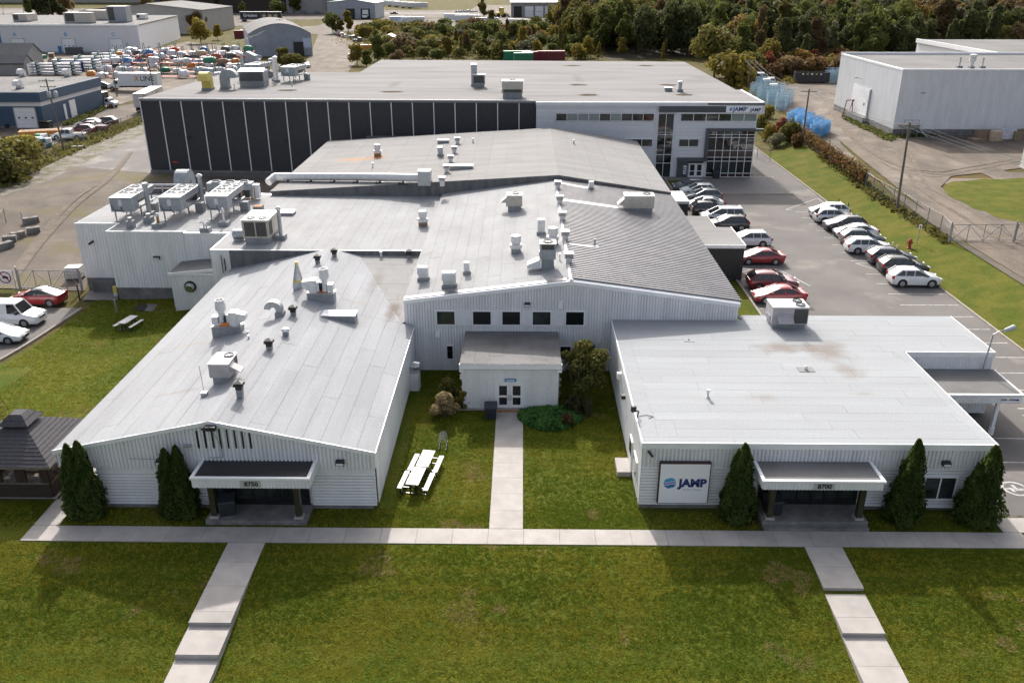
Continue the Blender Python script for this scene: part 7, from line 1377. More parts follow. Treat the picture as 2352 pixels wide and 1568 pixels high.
# containers and bins seen over the warehouse roof
def container(label,pos,rz,mat,L=6,H=2.6,W=2.4,group='coloured containers behind the warehouse'):
    t=thing('container',label,'container',pos,rz,group); m=MB(); corr(m,(-L/2,-W/2),(L/2,-W/2),.1,H-.1,.3,.06); corr(m,(L/2,-W/2),(L/2,W/2),.1,H-.1,.3,.06); corr(m,(L/2,W/2),(-L/2,W/2),.1,H-.1,.3,.06); corr(m,(-L/2,W/2),(-L/2,-W/2),.1,H-.1,.3,.06); m.build('side_wall',M[mat],t,local=True,fix=False)
    MB().box(-L/2-.05,L/2+.05,-W/2-.05,W/2+.05,H-.1,H).build('roof',M[mat],t,local=True); MB().box(-L/2,L/2,-W/2,W/2,0,.15).build('base_frame',M['black'],t,local=True); return t
for (x,y,mt,l,rz,L) in((1188,141,'green','large green container behind the warehouse roof edge',.1,9),(1202,146,'green','pale green container in front of the large one',.1,6),(1216,143,'maroon','maroon container beside the green ones',.1,5),(1265,141,'maroon','long maroon container half hidden by shrubs',.05,9),(572,86,'maroon','red open container at the left of the curved shed',.2,7),(556,88,'maroon','second red container beside the open one',.2,6)):
    q=gat(x,y); container(l,(q.x,q.y,.05),rz,mt,L,3.2)
q=gat(837,115); container('orange roll off bin beside the white canopy tent',(q.x,q.y,.05),.1,'orangepaint',7,1.8)
q=gat(896,110); t=thing('canopy_tent','white peaked canopy tent among the bushes','tent',(q.x,q.y,.05)); m=MB(); gable_roof(m,-5,5,-4,4,3.0,5.0,'y',.2); m.build('canopy',M['whitepanel'],t,local=True); [MB().box(x-.06,x+.06,y-.06,y+.06,0,3).build('leg',M['galv'],t,local=True) for x in(-4.8,4.8) for y in(-3.8,3.8)]
# black dumpster and blue steel crates on the upper yard
q=gat(1862,190); t=thing('roll_off_dumpster','black roll off dumpster beside the blue crates','dumpster',q,-.1); m=MB(); m.box(-4.2,4.2,-1.25,-1.17,.3,2.6); m.box(-4.2,4.2,1.17,1.25,.3,2.6); m.box(-4.2,-4.12,-1.17,1.17,.3,2.6); m.box(4.12,4.2,-1.17,1.17,.3,2.6); m.box(-4.2,4.2,-1.2,1.2,.25,.35); m.build('tub',M['blackplastic'],t,local=True)
for k in range(9): MB().box(-4.1+k*1.0,-3.95+k*1.0,-1.36,-1.25,.3,2.5).build('rib',M['blackplastic'],t,local=True)
for k in range(5): MB().box(-2.6+k*1.1,-2.2+k*1.1,-1.375,-1.362,2.05,2.3).build('decal',M['yellow' if k%2 else 'signwhite'],t,local=True)
def crate_mesh(L=2.0,W=1.3,H=.95,n=3):
    m=MB(); r=.024
    for k in range(n):
        z=k*(H+.05)
        for x in(-L/2,L/2):
            for y in(-W/2,W/2): m.box(x-r,x+r,y-r,y+r,z,z+H)
        for zz in(z+.08,z+H*.5,z+H-.05):
            for y in(-W/2,W/2): m.box(-L/2,L/2,y-r*.8,y+r*.8,zz-r,zz+r)
            for x in(-L/2,L/2): m.box(x-r*.8,x+r*.8,-W/2,W/2,zz-r,zz+r)
        for i in range(1,3):
            x=-L/2+L*i/3
            for y in(-W/2,W/2): m.box(x-r*.6,x+r*.6,y-.02,y+.02,z+.08,z+H)
    return m
cm=[crate_mesh(n=k).mesh('steel_frame',M['cratepaint']) for k in(2,3,3)]; cm2=crate_mesh(1.7,1.3,.5,4).mesh('steel_frame',M['crateblue2'])
ncr=0
def crates(poly,nx,ny,meshes,lab,grp,top=.0,axis=None):
    (a,b,c,d)=[gat(*p) for p in poly]; r=random.Random(len(poly)+nx*7+ny)
    for i in range(nx):
        for j in range(ny):
            u,v=(i+.5)/nx,(j+.5)/ny; p=a.lerp(b,u).lerp(d.lerp(c,u),v); t=thing('crate_stack',lab,'crates',(p.x+r.uniform(-.15,.15),p.y+r.uniform(-.2,.2),tz(p.x,p.y)+.02),r.uniform(-.06,.06),grp)
            k=r.randrange(len(meshes)); o=bpy.data.objects.new('steel_frame',meshes[k]); col.objects.link(o); o.parent=t
            if r.random()<top: MB().box(-.75,.75,-.5,.5,1.0*(k+2)-.03,1.0*(k+2)+.25).build('white_load',M['whitepanel'],t,local=True)
crates([(1722,222),(1800,262),(1822,240),(1745,190)],4,9,cm,'stack of dusty blue steel crates in the block beside the far pole','dusty blue crate stacks',.22)
crates([(1808,284),(1880,322),(1905,308),(1830,270)],4,8,[cm2],'stack of bright blue steel crates along the fence vines','bright blue crate stacks',0)
crates([(1898,194),(1975,196),(1975,183),(1898,180)],9,2,cm[1:],'stack of blue steel crates behind the black dumpster','crate stacks behind the dumpster',0)
# pallets and crates along the right warehouse wall
for k,(x,y,mt,l) in enumerate(((2030,1100,'cratewood','open wooden pallet crate leftmost along the right warehouse wall'),(2120,1112,'wraptan','round wrapped drum beside the wooden crates'),(2200,1098,'wrap','pale wrapped pallet along the right warehouse wall'),(2300,1100,'cratewood','large wooden crate at the right frame edge'),(1985,1108,'cratewood','low loose pallet left of the crates'),(2360,1098,'cratewood','wooden crate cut by the right frame edge'))):
    q=gat(*zW(x,y)); t=thing('pallet_crate',l,'crate',q,.05*k,'crates along the warehouse wall'); h=(1.5,1.6,1.7,1.5,.4,1.6)[k]; MB().box(-1.3,1.3,-.9,.9,0,.14).build('pallet',M['cratewood'],t,local=True)
    if k==1: MB().lathe((0,0,.14),[(.95,0),(1.0,.8),(.95,1.5),(.7,1.6)],14).build('drum',M[mt],t,local=True)
    else:
        m=MB(); m.box(-1.25,1.25,-.85,-.78,.16,h); m.box(-1.25,1.25,.78,.85,.16,h); m.box(-1.25,-1.18,-.78,.78,.16,h); m.box(1.18,1.25,-.78,.78,.16,h); m.build('side_boards',M[mt],t,local=True); MB().box(-1.15,1.15,-.75,.75,.16,h*.8).build('contents',M['wrap' if k==2 else 'wraptan'],t,local=True)
q=gat(*zW(955,935)); t=thing('hoist_frame','small tripod frame on a pallet at the right warehouse corner','frame',q); MB().box(-1.1,1.1,-.9,.9,0,.2).build('pallet',M['greywood'],t,local=True); m=MB(); m.tube([(-.9,0,.2),(-.5,0,3.4),(.6,0,3.4),(.9,0,.2)],.09); m.tube([(-.5,0,3.4),(-.5,1.2,.2)],.07); m.tube([(.6,0,3.4),(.6,1.2,.2)],.07); m.build('frame',M['maroon'],t,local=True)
q=gat(2352,388); t=thing('transformer_cabinet','grey electrical cabinet at the right frame edge','cabinet',(q.x+1.2,q.y,q.z)); MB().box(-1.3,1.3,-1,1,.2,3.2).build('cabinet',M['white_metal'],t,local=True); m=MB(); [m.box(-1.2+k*.8,-1.1+k*.8,-1.4,-1.3,.2,3.0) for k in range(3)]; m.box(-1.3,1.3,-1.4,-1.3,2.9,3.0); m.build('front_frame',M['galv'],t,local=True); MB().box(-1.5,1.5,-1.5,1.2,0,.2).build('pad',M['concrete'],t,local=True)
# ================================================================== STORAGE RACKS WITH WRAPPED GOODS
r_=random.Random(21)
def lumps(seed):
    r=random.Random(seed); m=MB(); n=7; prof=[]
    rings=[]
    for z,k in((0,1.0),(.3,1.06),(.62,1.0),(.8,.8),(.86,.3)):
        rings.append([(k*.75*math.cos(2*PI*i/n)*r.uniform(.8,1.2),k*.55*math.sin(2*PI*i/n)*r.uniform(.8,1.2),z*r.uniform(.92,1.1)) for i in range(n)])
    m.loft(rings); me=m.mesh('wrapped_load',M['wrap']); fixnormals(me); return me
LM=[lumps(s) for s in range(5)]
ROWN=['front','second','third','fourth','fifth','rear']
def rack_row(k,x0,x1,y,z,levels,mats,sh=2.5,gap=3.4,mat='rackred'):
    rw=thing('storage_rack',f'{ROWN[k]} row of red storage racks loaded with wrapped goods','rack',((x0+x1)/2,y,0),0,'storage rack rows')
    L=x1-x0; n=int(L/5)
    for i in range(n+1): m=MB(); x=x0+L*i/n; m.box(x-.08,x+.08,y-.7,y-.55,0,levels*sh+.6); m.box(x-.08,x+.08,y+.55,y+.7,0,levels*sh+.6); m.build('upright',M['rackgreen'],rw)
    for lv_ in range(levels): m=MB(); z_=.5+lv_*sh; m.box(x0,x1,y-.75,y-.65,z_-.15,z_); m.box(x0,x1,y+.65,y+.75,z_-.15,z_); m.box(x0,x1,y-.65,y+.65,z_-.05,z_-.01); m.build('beam',M[mat],rw)
    for lv_ in range(levels):
        x=x0+.8
        while x<x1-.5:
            if r_.random()<.86:
                t=thing('wrapped_load',f'wrapped bundle on the {ROWN[k]} storage rack row','bundle',(x,y+r_.uniform(-.2,.2),.5+lv_*sh),0,f'bundles on the {ROWN[k]} rack row'); o=bpy.data.objects.new('wrapping',LM[r_.randrange(5)]); col.objects.link(o); o.parent=t; s=r_.uniform(1.5,2.2); o.scale=(s*r_.uniform(.8,1.3),s*1.1,s*r_.uniform(.6,1.0)); o.rotation_euler=(0,0,r_.uniform(-.5,.5))
                o.material_slots[0].link='OBJECT'; o.material_slots[0].material=M[r_.choice(mats)]
            x+=gap*r_.uniform(.8,1.3)
W_=['wrap','wrap','wrap','wrap','wrapblue','wraptan','whitepanel','wrap','orangepaint','blue','rackred','slate']
rack_row(0,-120,-80,244,0,1,W_+['cratewood','maroon','slate'],gap=3.3); rack_row(1,-121,-82,256,0,2,W_+['green','cratewood'],gap=3.3); rack_row(2,-124,-84,268,0,2,W_+['slate'],gap=3.3); rack_row(3,-128,-86,281,0,2,W_,gap=3.3); rack_row(4,-130,-88,294,0,2,['teal','blue','wrap','redshell','wrap','slate','wrapblue','wrap','wrap','green'],gap=3.3); rack_row(5,-135,-98,308,0,1,W_+['teal','green'],gap=3.3)
# stacks of pale pipes / lumber left of the racks
for k in range(5):
    t=thing('pipe_stack',f'{ROWN[k]} stack of long pale pipes left of the racks','pipes',(-133+k*.8,252+k*11,0),0,'long pipe stacks')
    for lv_ in range(4):
        for j in range(3): MB().box(-7,7,-.9+j*.6,-.4+j*.6,.3+lv_*.8,.75+lv_*.8).build('pipe_bundle',M['wrap' if (lv_+j)%2 else 'galv'],t,local=True)
    for x in(-5,0,5): MB().box(x-.1,x+.1,-1.1,1.1,0,3.6).build('rack_post',M['rackgreen'],t,local=True)
for k,(x,y) in enumerate(((760,450),(690,470))):
    q=gat(*zL(x,y)); t=thing('lumber_stack',('tall stack of pale lumber in front of bay B','low lumber stack beside the tall one')[k],'lumber',q)
    for lv_ in range(5 if k==0 else 2): MB().box(-2.6,2.6,-1.2,1.2,.2+lv_*1.1,1.1+lv_*1.1).build('lumber_bundle',M['cratewood' if lv_%2 else 'wrap'],t,local=True)
for k,(x,y,mt,l,w_,h) in enumerate(((660,655,'navy','dark blue crate box at the rack front corner',6,2.6),(685,500,'slate','dark container box beside the pipe stacks',5,2.4),(360,540,'green','green boat like object on the open yard',4,1.2),(2280,600,'bluegrey','small grey shed at the right of the racks',5,3))):
    q=gat(*zL(x,y)); t=thing('yard_box',l,'box',q); MB().box(-w_/2,w_/2,-1.5,1.5,.1,h).build('body',M[mt],t,local=True); MB().extr([(-w_/2-.1,h),(w_/2+.1,h),(0,h+(1.2 if k==3 else .1))],-1.6,1.6).build('lid',M[mt],t,local=True)
for k in range(14):
    q=gat(560+r_.uniform(-25,70)+k*3,120+r_.uniform(-12,50)); 
    if q.x>-72: continue
    t=thing('wrapped_load','loose wrapped pile between the racks and the curved shed','bundle',(q.x,q.y,.04),r_.random(),'loose wrapped piles'); o=bpy.data.objects.new('wrapping',LM[k%5]); col.objects.link(o); o.parent=t; o.scale=(2.2,2.0,1.5)
q=gat(*zL(380,1260)); t=thing('dump_body','orange open dump body lying by the silver pickup','bin',(q.x,q.y,.02),.35); m=MB(); m.loft([[(-3,-1,0),(3,-1,0),(3,1,0),(-3,1,0)],[(-3.3,-1.2,1.3),(3.3,-1.2,1.3),(3.3,1.2,1.3),(-3.3,1.2,1.3)]]); m.build('tub',M['orangepaint'],t,local=True); MB().box(-3,3,-.9,.9,1.305,1.33).build('load',M['cratewood'],t,local=True)
for k,(x,y,mt,l) in enumerate(((390,1300,'green','green and white stacked boxes by the left fence'),(350,1330,'bluegrey','blue grey stacked boxes by the left fence'),(430,1340,'teal','teal box with white mark by the left fence'),(260,1320,'wraptan','tan pile of boards by the left fence'),(160,1325,'wrap','white heap of boards by the left fence'))):
    q=gat(*zL(x,y)); t=thing('stacked_boxes',l,'boxes',(q.x,q.y,.02),.2*k); [MB().box(-.9+j*.9,-.05+j*.9,-.5,.5,.0+i*.7,.66+i*.7).build('box',M[mt if (i+j)%2 else 'whitepanel'],t,local=True) for i in range(2) for j in range(2)]
# ================================================================== VEGETATION
def leafcloud(seed,n,shape,size,flat=.0,name='crown',mat=None):
    """many small leaf clumps (bent quads) through the volume given by shape(r)->point, outward normal"""
    r=random.Random(seed); m=MB()
    for _ in range(n):
        p,nn=shape(r); s=size*r.uniform(.6,1.35)
        d=Vector((r.gauss(0,1),r.gauss(0,1),r.gauss(0,1))).normalized(); d=(d+nn*1.1).normalized(); a=d.orthogonal().normalized(); a.rotate(Matrix.Rotation(r.uniform(0,6.28),3,d)); b=d.cross(a)
        q=[p+a*s*r.uniform(.6,1),p+b*s*r.uniform(.5,.9)+d*s*.12,p-a*s*r.uniform(.6,1),p-b*s*r.uniform(.5,.9)+d*s*.12]
        m.add(q,[(0,1,2,3)])
    return m.mesh(name,mat)
def blobshape(seed,R,H,z0,k=9,hollow=.55,conic=0,sm=1):
    r=random.Random(seed); bl=[]
    for i in range(k):
        f=r.random(); z=z0+(H-z0)*(.12+.8*f); prof=math.sin(PI*min(1,(.18+f*.8)))**.6 if not conic else (1-f*.85)
        rad=R*prof*r.uniform(.25,.75); a=r.uniform(0,6.28); bl.append((Vector((rad*math.cos(a),rad*math.sin(a),z)),R*sm*r.uniform(.34,.58)*(1-.35*f)))
    bl.append((Vector((0,0,z0+(H-z0)*.55)),R*.6*sm))
    W=[b[1]**2 for b in bl]; T=sum(W)
    def f(r):
        t=r.random()*T
        for (c,rad),w_ in zip(bl,W):
            t-=w_
            if t<=0: break
        d=Vector((r.gauss(0,1),r.gauss(0,1),r.gauss(0,1)*.85)).normalized(); rr=rad*(hollow+(1-hollow)*r.random()**.5)*r.uniform(.9,1.12)
        return c+d*rr,d
    return f
def trunkmesh(seed,H,r0,limbs=5):
    r=random.Random(seed); m=MB(); p=Vector((0,0,-.2)); pts=[p]
    for i in range(4): p=p+Vector((r.uniform(-.15,.15),r.uniform(-.15,.15),H*.24)); pts.append(p)
    for i in range(4): m.cyl(pts[i],pts[i+1],r0*(1-i*.22),r0*(1-(i+1)*.22),n=7,cap=False)
    for i in range(limbs):
        b=pts[1].lerp(pts[3],r.random()); a=r.uniform(0,6.28); e=b+Vector((math.cos(a)*H*.25,math.sin(a)*H*.25,H*.22)); m.cyl(b,e,r0*.4,r0*.12,n=5,cap=False)
    return m.mesh('trunk',M['bark'],True)
# deciduous prototypes (unit: metres, H about 12)
TV=[]
for k in range(6):
    H=12; R_=(3.6,4.4,3.0,4.8,3.3,4.0)[k]; TV.append((leafcloud(100+k,2600,blobshape(200+k,R_,H*.98,1.6 if k!=2 else 2.5,11),.42,mat=LEAF[0]),trunkmesh(300+k,H*.85,.22)))
CV=[]   # conical / poplar like
for k in range(2): CV.append((leafcloud(120+k,2200,blobshape(220+k,2.3,12,.8,14,conic=1),.38,mat=LEAF[0]),trunkmesh(320+k,10,.2)))
SV=[]   # shrubs, H about 3
for k in range(4): SV.append((leafcloud(140+k,900,blobshape(240+k,2.0,2.6,.15,8),.24,mat=LEAF[1]),trunkmesh(340+k,1.6,.07,6)))
trees_by_mesh={}; trees_by_shape={}
def tree(kind,pos,h,wsc,leafi,label,group,rz=None,name='tree',trunk=True,r=rng):
    cr,tk=kind; base=12.0 if kind in TV or kind in CV else 2.7
    t=thing(name,label,'tree' if name!='shrub' else 'shrub',pos,r.uniform(0,6.28) if rz is None else rz,group); s=h/base; t.scale=(s*wsc,s*wsc,s)
    c=bpy.data.objects.new('crown',cr); col.objects.link(c); c.parent=t; trees_by_mesh.setdefault((cr.name,leafi),[]).append(c); trees_by_shape.setdefault(cr.name,[]).append(c); c.material_slots[0].link='OBJECT'; c.material_slots[0].material=LEAF[leafi]
    if trunk: o=bpy.data.objects.new('trunk',tk); col.objects.link(o); o.parent=t
    return t
# --- arborvitae
def arbshape(seed,H,R_,tips):
    r=random.Random(seed)
    def f(rr):
        tx,ty,th,tr=tips[rr.randrange(len(tips))]
        z=rr.random()**1.15*th; fz=z/th; rad=tr*(1-fz)**.62*(.55+.45*min(1,fz*6+.4)); a=rr.uniform(0,6.28); lump=1+.16*math.sin(a*3+z*2.1+tx*9)+.13*math.sin(a*5-z*3.3+tx*4)+.07*math.sin(a*9+z*7)
        k=rr.uniform(.72,1.02)*lump; p=Vector((tx*(1-.0*fz)+rad*k*math.cos(a),ty+rad*k*math.sin(a),z+.05)); return p,Vector((math.cos(a),math.sin(a),.55)).normalized()
    return f
ARB=[('dark green twin tipped arborvitae at the left front corner',-23.5,38.35,[(-.25,0,4.4,.85),(.3,.05,4.55,.9)],1),('dark green double arborvitae left of the 8750 porch',-18.4,38.45,[(-.32,0,4.1,.8),(.32,0,4.3,.82)],2),('arborvitae between the company sign and the 8700 porch',11.6,38.5,[(.0,0,4.6,1.02),(-.25,.1,4.2,.75)],3),('tall arborvitae right of the 8700 porch',20.4,38.45,[(.05,0,4.95,1.0),(-.1,0,3.6,.95)],4),('arborvitae at the right front corner',24.35,38.45,[(.1,0,4.6,1.12),(-.3,0,3.6,1.0)],5)]
for l,x,y,tips,sd in ARB:
    t=thing('arborvitae',l,'tree',(x,y,0),0,'clipped arborvitae at the facades'); me=leafcloud(400+sd,15000,arbshape(sd,4.6,1,tips),.085,mat=M['arb']); c=bpy.data.objects.new('crown',me); col.objects.link(c); c.parent=t
    m=MB(); [m.cyl((a*.6,b,0),(a,b,th*.7),.1,.03,n=6) for a,b,th,tr in tips]; [m.lathe((a,b,.1),[(tr*.55,0),(tr*.62,th*.2),(tr*.38,th*.6),(.05,th*.88)],9) for a,b,th,tr in tips]; m.build('trunk',M['arbcore'] if 'arbcore' in M else M['bark'],t,local=True)
# --- courtyard planting
t=thing('courtyard_tree','multi stemmed green and bronze tree beside the entrance block','tree',(3.95,51.9,0)); 
me=leafcloud(501,7500,blobshape(502,2.35,4.6,1.1,34,.25,sm=.55),.115,mat=LEAF[10]); c=bpy.data.objects.new('crown',me); col.objects.link(c); c.parent=t; c.location=(.25,.1,0); m=MB()
for k in range(7): a=k*.9; m.cyl((.15*math.cos(a),.15*math.sin(a),0),(1.0*math.cos(a),1.0*math.sin(a),3.2),.07,.025,n=6)
m.build('trunk',M['bark'],t,local=True)
def shrub(label,x,y,h,rad,leafi,n=3500,s=.09,nm='shrub'):
    t=thing(nm,label,'shrub',(x,y,tz(x,y)),0); me=leafcloud(int(x*10)+900,n,blobshape(int(y*7)+5,rad*1.1,h,.05,26,.3,sm=.62),s,mat=LEAF[leafi] if isinstance(leafi,int) else leafi); c=bpy.data.objects.new('crown',me); col.objects.link(c); c.parent=t
    m=MB(); [m.cyl((0,0,0),(rad*.5*math.cos(a),rad*.5*math.sin(a),h*.7),.03,.01,n=5) for a in(0,1.2,2.4,3.7,5)]; m.build('stems',M['bark'],t,local=True); return t
shrub('pink tipped flowering shrub left of the entrance block',-5.0,49.6,1.75,1.15,9); shrub('dull green shrub behind the flowering one',-5.0,51.6,1.9,.95,1); shrub('narrow yellow green shrub against the entrance block corner',-3.95,50.9,1.5,.6,3,1500); shrub('low dark shrub behind the ground cover bed',3.6,50.3,1.3,1.0,2,2600); shrub('small dry twiggy shrub on the ground cover bed',2.95,48.7,1.0,.5,4,500)
bed=MB(); r9=random.Random(77); ctr=Vector((2.2,49.6,0))
for _ in range(5200):
    a=r9.uniform(0,6.28); k=r9.random()**.5; p=Vector((1.9+2.05*k*math.cos(a)+.25*math.sin(a*2),49.45+1.55*k*math.sin(a),.06+.32*(1-k**4)*r9.uniform(.7,1.1))); 
    if p.y>50.65 and p.x<2.5: continue
    s=r9.uniform(.07,.15); p.z+=r9.gauss(0,.05); d=Vector((r9.uniform(-1,1),r9.uniform(-1.2,.8),1)).normalized(); e=d.orthogonal(); f_=d.cross(e); bed.add([p+e*s,p+f_*s,p-e*s,p-f_*s],[(0,1,2,3)])
o=bed.build('ground_cover',M['groundcover'],fix=False); tag(o,'rounded bed of bright green leafy ground cover by the entrance','ground cover',kind='stuff')
t=thing('tall_grass','clump of tall thin grass stalks beside the ground cover','grass',(4.4,49.9,0)); m=MB()
for k in range(60): a=rng.uniform(0,6.28); b=rng.uniform(.1,.45); m.cyl((rng.uniform(-.2,.2),rng.uniform(-.2,.2),0),(b*math.cos(a),b*math.sin(a),rng.uniform(.8,1.6)),.012,.004,n=3,cap=False)
m.build('blades',LEAF[7],t,local=True)
# --- bank shrubs and fence vine
def spot(x,y): return gat(x,y)
for (x,y,h,lf,l) in((1745,300,2.6,1,'olive shrub beside the office corner'),(1768,318,2.4,3,'yellowish shrub on the bank by the office'),(1795,315,3.0,6,'red leaved shrub on the bank above the office drive'),(1815,322,3.2,1,'broad olive shrub beside the middle pole'),(1785,335,2.2,7,'grey green shrub at the top of the bank'),(1760,270,2.4,3,'yellow green shrub under the crate yard'),(1830,335,2.0,5,'rust coloured shrub at the end of the vine')):
    q=spot(x,y); tree(SV[rng.randrange(4)],q,h,1.0,lf,l,'shrubs on the bank',name='shrub')
vp=fr([(1835,318),(1886,358),(1945,400),(1985,428)]); vm=MB(); r8=random.Random(4)
for a,b in zip(vp[:-1],vp[1:]):
    for _ in range(2600):
        f=r8.random(); p=Vector((a[0]+(b[0]-a[0])*f+r8.gauss(0,.22),a[1]+(b[1]-a[1])*f,0)); p.z=tz(p.x,p.y)+max(.3,1.35+r8.gauss(0,.42)); s=r8.uniform(.06,.13); d=Vector((r8.gauss(0,1),r8.gauss(0,1),r8.gauss(0,1)+.6)).normalized(); e=d.orthogonal(); f_=d.cross(e); vm.add([p+e*s,p+f_*s,p-e*s,p-f_*s],[(0,1,2,3)])
vm.m=[r8.choice((0,0,1,2)) for _ in vm.m]; o=vm.build('fence_vine',[LEAF[5],LEAF[6],LEAF[1]],fix=False); tag(o,'rust red vine hedge along the fence above the bank','vine',kind='stuff')
# --- forest: individuals
r5=random.Random(11)
def inpoly(x,y,P):
    c=False; n=len(P)
    for i in range(n):
        a,b=P[i],P[(i+1)%n]
        if (a[1]>y)!=(b[1]>y) and x<(b[0]-a[0])*(y-a[1])/(b[1]-a[1])+a[0]: c=not c
    return c
placed=[]
def scatter(poly,n,spacing,fn,tries=40):
    P=[(lambda p:(p.x,p.y))(gat(*q)) for q in poly]; xs=[p[0] for p in P]; ys=[p[1] for p in P]; k=0
    for _ in range(n*tries):
        x,y=r5.uniform(min(xs),max(xs)),r5.uniform(min(ys),max(ys))
        if not inpoly(x,y,P): continue
        sp=spacing*(.7+.0016*y)
        if any((x-a)**2+(y-b)**2<sp*sp for a,b in placed): continue
        placed.append((x,y)); fn(x,y); k+=1
        if k>=n: break
    return k
LN=['green','olive','dark green','yellow green','brown','rust brown','reddish','grey green','orange','pink']
HUE=[0,0,1,1,2,2,2,4,4,3,5,7]
def whereabouts(x,y):
    a=x/max(1,y); s='left' if a<.12 else ('middle' if a<.3 else 'right'); return s
FP=[(lambda p:(p.x,p.y))(gat(*q)) for q in [(1330,112),(1420,132),(1620,128),(1700,172),(1800,172),(1955,158),(2352,150),(2700,170),(2900,40),(2352,8),(1900,4),(1420,10),(1385,40),(1290,80)]]
cand=[]; xs=[p[0] for p in FP]; ys=[p[1] for p in FP]
grid={}
for _ in range(60000):
    x,y=r5.uniform(min(xs),min(max(xs),620)),r5.uniform(min(ys),1000)
    if abs(x-20)>y*.66 or not inpoly(x,y,FP): continue
    sp=5.2+.005*max(0,y-200); g=(int(x//8),int(y//8)); ok=True
    for i in(-2,-1,0,1,2):
        for j in(-2,-1,0,1,2):
            for a,b in grid.get((g[0]+i,g[1]+j),()):
                if (x-a)**2+(y-b)**2<sp*sp: ok=False
    if ok: grid.setdefault(g,[]).append((x,y)); cand.append((x,y))
cand.sort(key=lambda c:c[1]+r5.uniform(0,25)); print('forest points',len(cand))
def ft(x,y):
    # colour by loose stands, so that neighbours share a hue
    v=math.sin(x*.045+1.3)+math.sin(y*.05+x*.02)+r5.gauss(0,.55)
    lf=2 if v<-1.0 else 0 if v<-.2 else 1 if v<.45 else (4 if r5.random()<.6 else 7) if v<1.1 else (3 if r5.random()<.35 else 1) if v<1.65 else (8 if r5.random()<.12 else 4)
    if x>y*.24 and lf in(1,3): lf=2 if r5.random()<.5 else (4 if r5.random()<.4 else 1)
    h=r5.uniform(9,16)*(.75 if y<270 else 1)+min(3,y*.004); k=r5.random(); kind=TV[r5.randrange(6)] if k<.82 else CV[r5.randrange(2)]
    return kind,h*1.15,lf,r5.uniform(.72,1.08)
def place_name(x,y):
    a=x/y; s='behind the warehouse' if a<.13 else 'above the crate yard' if a<.27 else 'behind the white right warehouse' if a<.45 else 'at the right frame edge'
    d='front edge' if y<290 else 'second rank' if y<340 else 'deep part'; return s,d
for x,y in cand[:285]:
    kind,h,lf,wsc=ft(x,y); s_,d_=place_name(x,y); sz='tall' if h>13.5 else 'low' if h<10 else 'mid height'
    tree(kind,(x,y,tz(x,y)-.1),h,wsc,lf,f'{sz} {LN[lf]} tree in the {d_} of wood {s_}',f'{LN[lf]} trees {s_}',r=r5)
def farwood(pts):
    me=bpy.data.meshes.new('far_woodland'); me.from_pydata([(x,y,tz(x,y)-.1) for x,y in pts],[],[])
    ka=me.attributes.new('kind','INT','POINT'); sa=me.attributes.new('scl','FLOAT_VECTOR','POINT'); ra=me.attributes.new('rot','FLOAT_VECTOR','POINT')
    combos=[(TV[0],0),(TV[1],1),(TV[2],2),(TV[3],2),(TV[4],4),(CV[0],0),(TV[5],7),(TV[1],3)]; lfmap={0:[0,5],1:[1],2:[2,3],3:[7],4:[4],5:[4],7:[6],8:[7]}
    for i,(x,y) in enumerate(pts):
        kind,h,lf,wsc=ft(x,y); ka.data[i].value=r5.choice(lfmap.get(lf,[2])); q=h/12*1.05; sa.data[i].vector=(q*wsc,q*wsc,q); ra.data[i].vector=(0,0,r5.uniform(0,6.28))
    o=bpy.data.objects.new('far_woodland',me); col.objects.link(o)
    ng=bpy.data.node_groups.new('woodland','GeometryNodeTree'); ng.interface.new_socket('Geometry',in_out='INPUT',socket_type='NodeSocketGeometry'); ng.interface.new_socket('Geometry',in_out='OUTPUT',socket_type='NodeSocketGeometry')
    N=ng.nodes; L=ng.links; gi=N.new('NodeGroupInput'); go=N.new('NodeGroupOutput'); jn=N.new('GeometryNodeJoinGeometry')
    def attr(nm,ty): q=N.new('GeometryNodeInputNamedAttribute'); q.data_type=ty; q.inputs['Name'].default_value=nm; return q.outputs['Attribute']
    k_=attr('kind','INT'); s_=attr('scl','FLOAT_VECTOR'); rr=attr('rot','FLOAT_VECTOR')
    for v,((cr,tk),lf) in enumerate(combos):
        cm=cr.copy(); cm.materials.clear(); cm.materials.append(LEAF[lf])
        proto=None
        for t in trees_by_mesh.get((cr.name,lf),[]): proto=t; break
        if proto is None:   # use any individual crown of the same shape
            proto=next(iter(trees_by_shape[cr.name]))
        # give that individual the copied mesh so that the node reads the right colour
        proto.data=cm; proto.material_slots[0].link='DATA'
        oi=N.new('GeometryNodeObjectInfo'); oi.inputs['Object'].default_value=proto; oi.transform_space='ORIGINAL'
        cp=N.new('FunctionNodeCompare'); cp.data_type='INT'; cp.operation='EQUAL'; L.new(k_,cp.inputs[2]); cp.inputs[3].default_value=v
        ip=N.new('GeometryNodeInstanceOnPoints'); L.new(gi.outputs[0],ip.inputs['Points']); L.new(cp.outputs[0],ip.inputs['Selection']); L.new(oi.outputs['Geometry'],ip.inputs['Instance']); L.new(rr,ip.inputs['Rotation']); L.new(s_,ip.inputs['Scale']); L.new(ip.outputs[0],jn.inputs[0])
    L.new(jn.outputs[0],go.inputs[0]); md=o.modifiers.new('woodland','NODES'); md.node_group=ng
    tag(o,'far off autumn woodland filling the top right of the view','woodland',kind='stuff')
farwood(cand[285:])
sheet('woodland_floor',[(lambda p:(p.x,p.y))(gat(*q)) for q in [(1300,100),(1400,138),(1620,132),(1690,180),(1760,182),(1960,165),(2900,180),(2900,20),(2352,4),(1400,8),(1380,40)]],.03,M['floor'],25)
